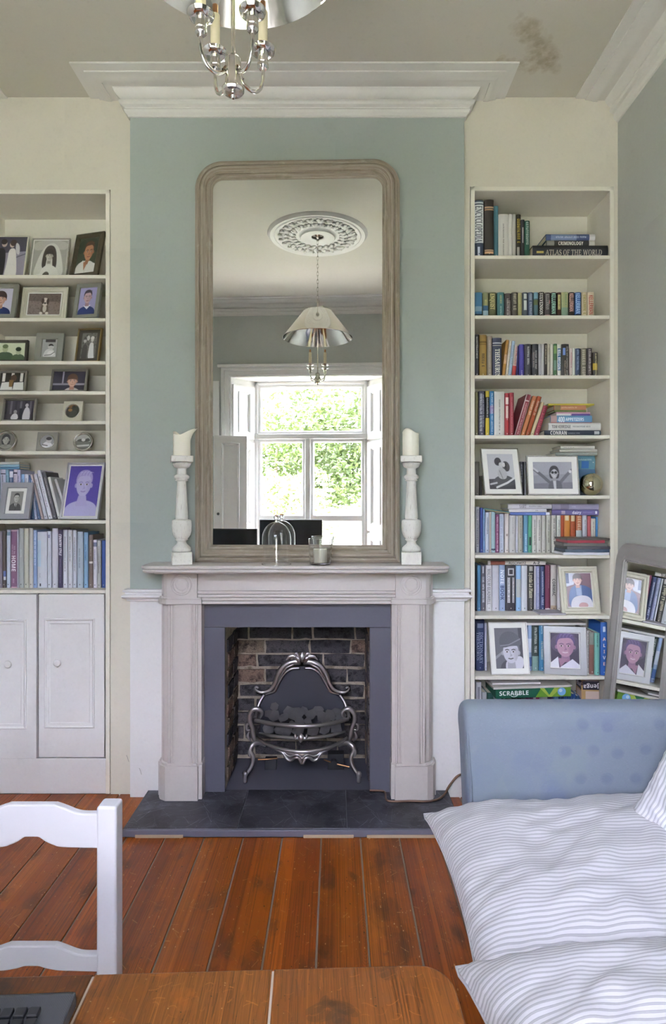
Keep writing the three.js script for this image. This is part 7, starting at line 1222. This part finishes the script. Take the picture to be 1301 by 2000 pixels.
{
  const cw = std({ color: '#bfbec3', roughness: 0.42, bumpMap: plasterBump, bumpScale: 0.0002 });
  const zc = 1.94, hx = X(65, zc), hwid = X(234, zc) - hx, top = Y(1563, zc);
  const c = thing('dining_chair', 'white painted ladder-back chair tucked behind the table', 'chair', [hx, 0, zc]);
  for (const s of [-1, 1]) {
    part('back_post', [bx(s * (hwid - 0.042), s * hwid, 0.001, top - 0.004, -0.021, 0.021, 0.006)], cw, c);
    part('front_leg', bx(s * (hwid - 0.04), s * hwid, 0.001, 0.43, 0.35, 0.39, 0.005), cw, c);
    part('side_stretcher', bx(s * (hwid - 0.03), s * (hwid - 0.012), 0.18, 0.205, 0.015, 0.355, 0.005), cw, c);
  }
  const rail = (pt, pb, arch) => { // upper edge with a raised middle, lower edge echoing it
    const e = (px) => X(px, zc) - hx, yy = (py) => Y(py, zc), w = hwid - 0.041, U = [], D = [];
    const up = [[60 + 45, 0], [112, 0.8], [130, 7], [148, 14], [165, 17.5]], L0 = (f, arr, base, k) => { arr.push([0, yy(base)]); for (const [px, d] of f) arr.push([e(px), yy(base + d * k)]); };
    L0(up, U, pt, 1); L0([[72, 0], [80, 1], [92, 9], [108, 16], [126, 20]], D, pb, arch);
    U.push([w, U[U.length - 1][1]]); D.push([w, D[D.length - 1][1] - 0.002]);
    const sm = (arr) => new THREE.SplineCurve(arr.map(([x, y]) => new THREE.Vector2(x, y))).getPoints(36).map((p) => [p.x, p.y]);
    const u = sm(U), d = sm(D), pts = [...u, ...d.slice().reverse(), ...d.slice(1).map(([x, y]) => [-x, y]), ...u.slice(1).reverse().map(([x, y]) => [-x, y])];
    return slab(pts, 0.018, 0.003).translate(0, 0, -0.009);
  };
  part('top_rail', rail(1568, 1631, 1.0), cw, c); part('middle_rail', rail(1842, 1882, 0.45), cw, c);
  part('seat', bx(-hwid, hwid, 0.43, 0.452, -0.01, 0.4, 0.006), cw, c);
  part('seat_rail', bx(-hwid + 0.03, hwid - 0.03, 0.38, 0.43, 0.36, 0.38, 0.003), cw, c);
  part('front_stretcher', bx(-hwid + 0.035, hwid - 0.035, 0.22, 0.245, 0.362, 0.38, 0.005), cw, c);
}
{
  const zb = 2.30, yb = 0.7502, k = thing('keyboard', 'black computer keyboard lying on the table at the lower left corner', 'keyboard', [-0.615, yb, zb + 0.085]);
  k.rotation.y = 0.05;
  const shell = std({ color: '#4a4c52', roughness: 0.45, bumpMap: weaveBump, bumpScale: 0.0005 }), keyMat = std({ color: '#2e2f34', roughness: 0.5 });
  const g = bx(-0.22, 0.22, 0, 0.02, -0.085, 0.085, 0.006), p = g.attributes.position;
  for (let i = 0; i < p.count; i++) if (p.getY(i) > 0.01) p.setY(i, 0.012 + 0.012 * (0.5 - p.getZ(i) / 0.17));
  part('base', g, shell, k);
  const kg = new RoundedBoxGeometry(0.016, 0.008, 0.016, 2, 0.002);
  for (let r = 0; r < 6; r++) for (let q = 0; q < 20; q++) { const x = -0.2 + q * 0.0195 + (r % 2) * 0.003, z = -0.047 + r * 0.0195; if (x > 0.19) continue; const m = part('key', kg, keyMat, k); m.position.set(x, 0.012 + 0.012 * (0.5 - z / 0.17) + 0.003, z); m.rotation.x = 0.07; }
}
// two monitors on the far side of the table, seen only in the mirror
function monitor(name, label, x0, x1, top, z, turn) {
  const w = x1 - x0, m = thing(name, label, 'monitor', [(x0 + x1) / 2, 0.7506, z]);
  m.rotation.y = turn;
  const h = top - 0.7506 - 0.12;
  part('screen', bx(-w / 2 + 0.008, w / 2 - 0.008, 0.12 + 0.06, 0.12 + h - 0.008, -0.0135, -0.012), std({ color: '#26272b', roughness: 0.12 }), m);
  part('case', bx(-w / 2, w / 2, 0.12, 0.12 + h, -0.012, 0.02, 0.004), std({ color: '#37383c', roughness: 0.4 }), m);
  part('chin', bx(-w / 2 + 0.004, w / 2 - 0.004, 0.122, 0.178, -0.014, -0.012), std({ color: '#c6c6c8', roughness: 0.35, metalness: 0.5 }), m);
  part('foot', [bx(-0.1, 0.1, 0, 0.006, -0.09, 0.09, 0.002), bx(-0.08, 0.08, 0.004, 0.3, 0.02, 0.032, 0.002)], M.silver, m);
}
monitor('computer_monitor', 'dark grey monitor in the middle of the table, seen low in the mirror', -0.895, -0.28, 1.372, 2.86, 0.02);
monitor('computer_monitor', 'black monitor farther left on the table, seen low in the mirror', -1.38, -0.905, 1.285, 2.80, 0.06);

// ------------------------------------------------------------------ shadows, then hand the scene over
scene.traverse((o) => { if (o.isMesh) { o.castShadow = true; o.receiveShadow = true; } });
renderer.render(scene, camera);
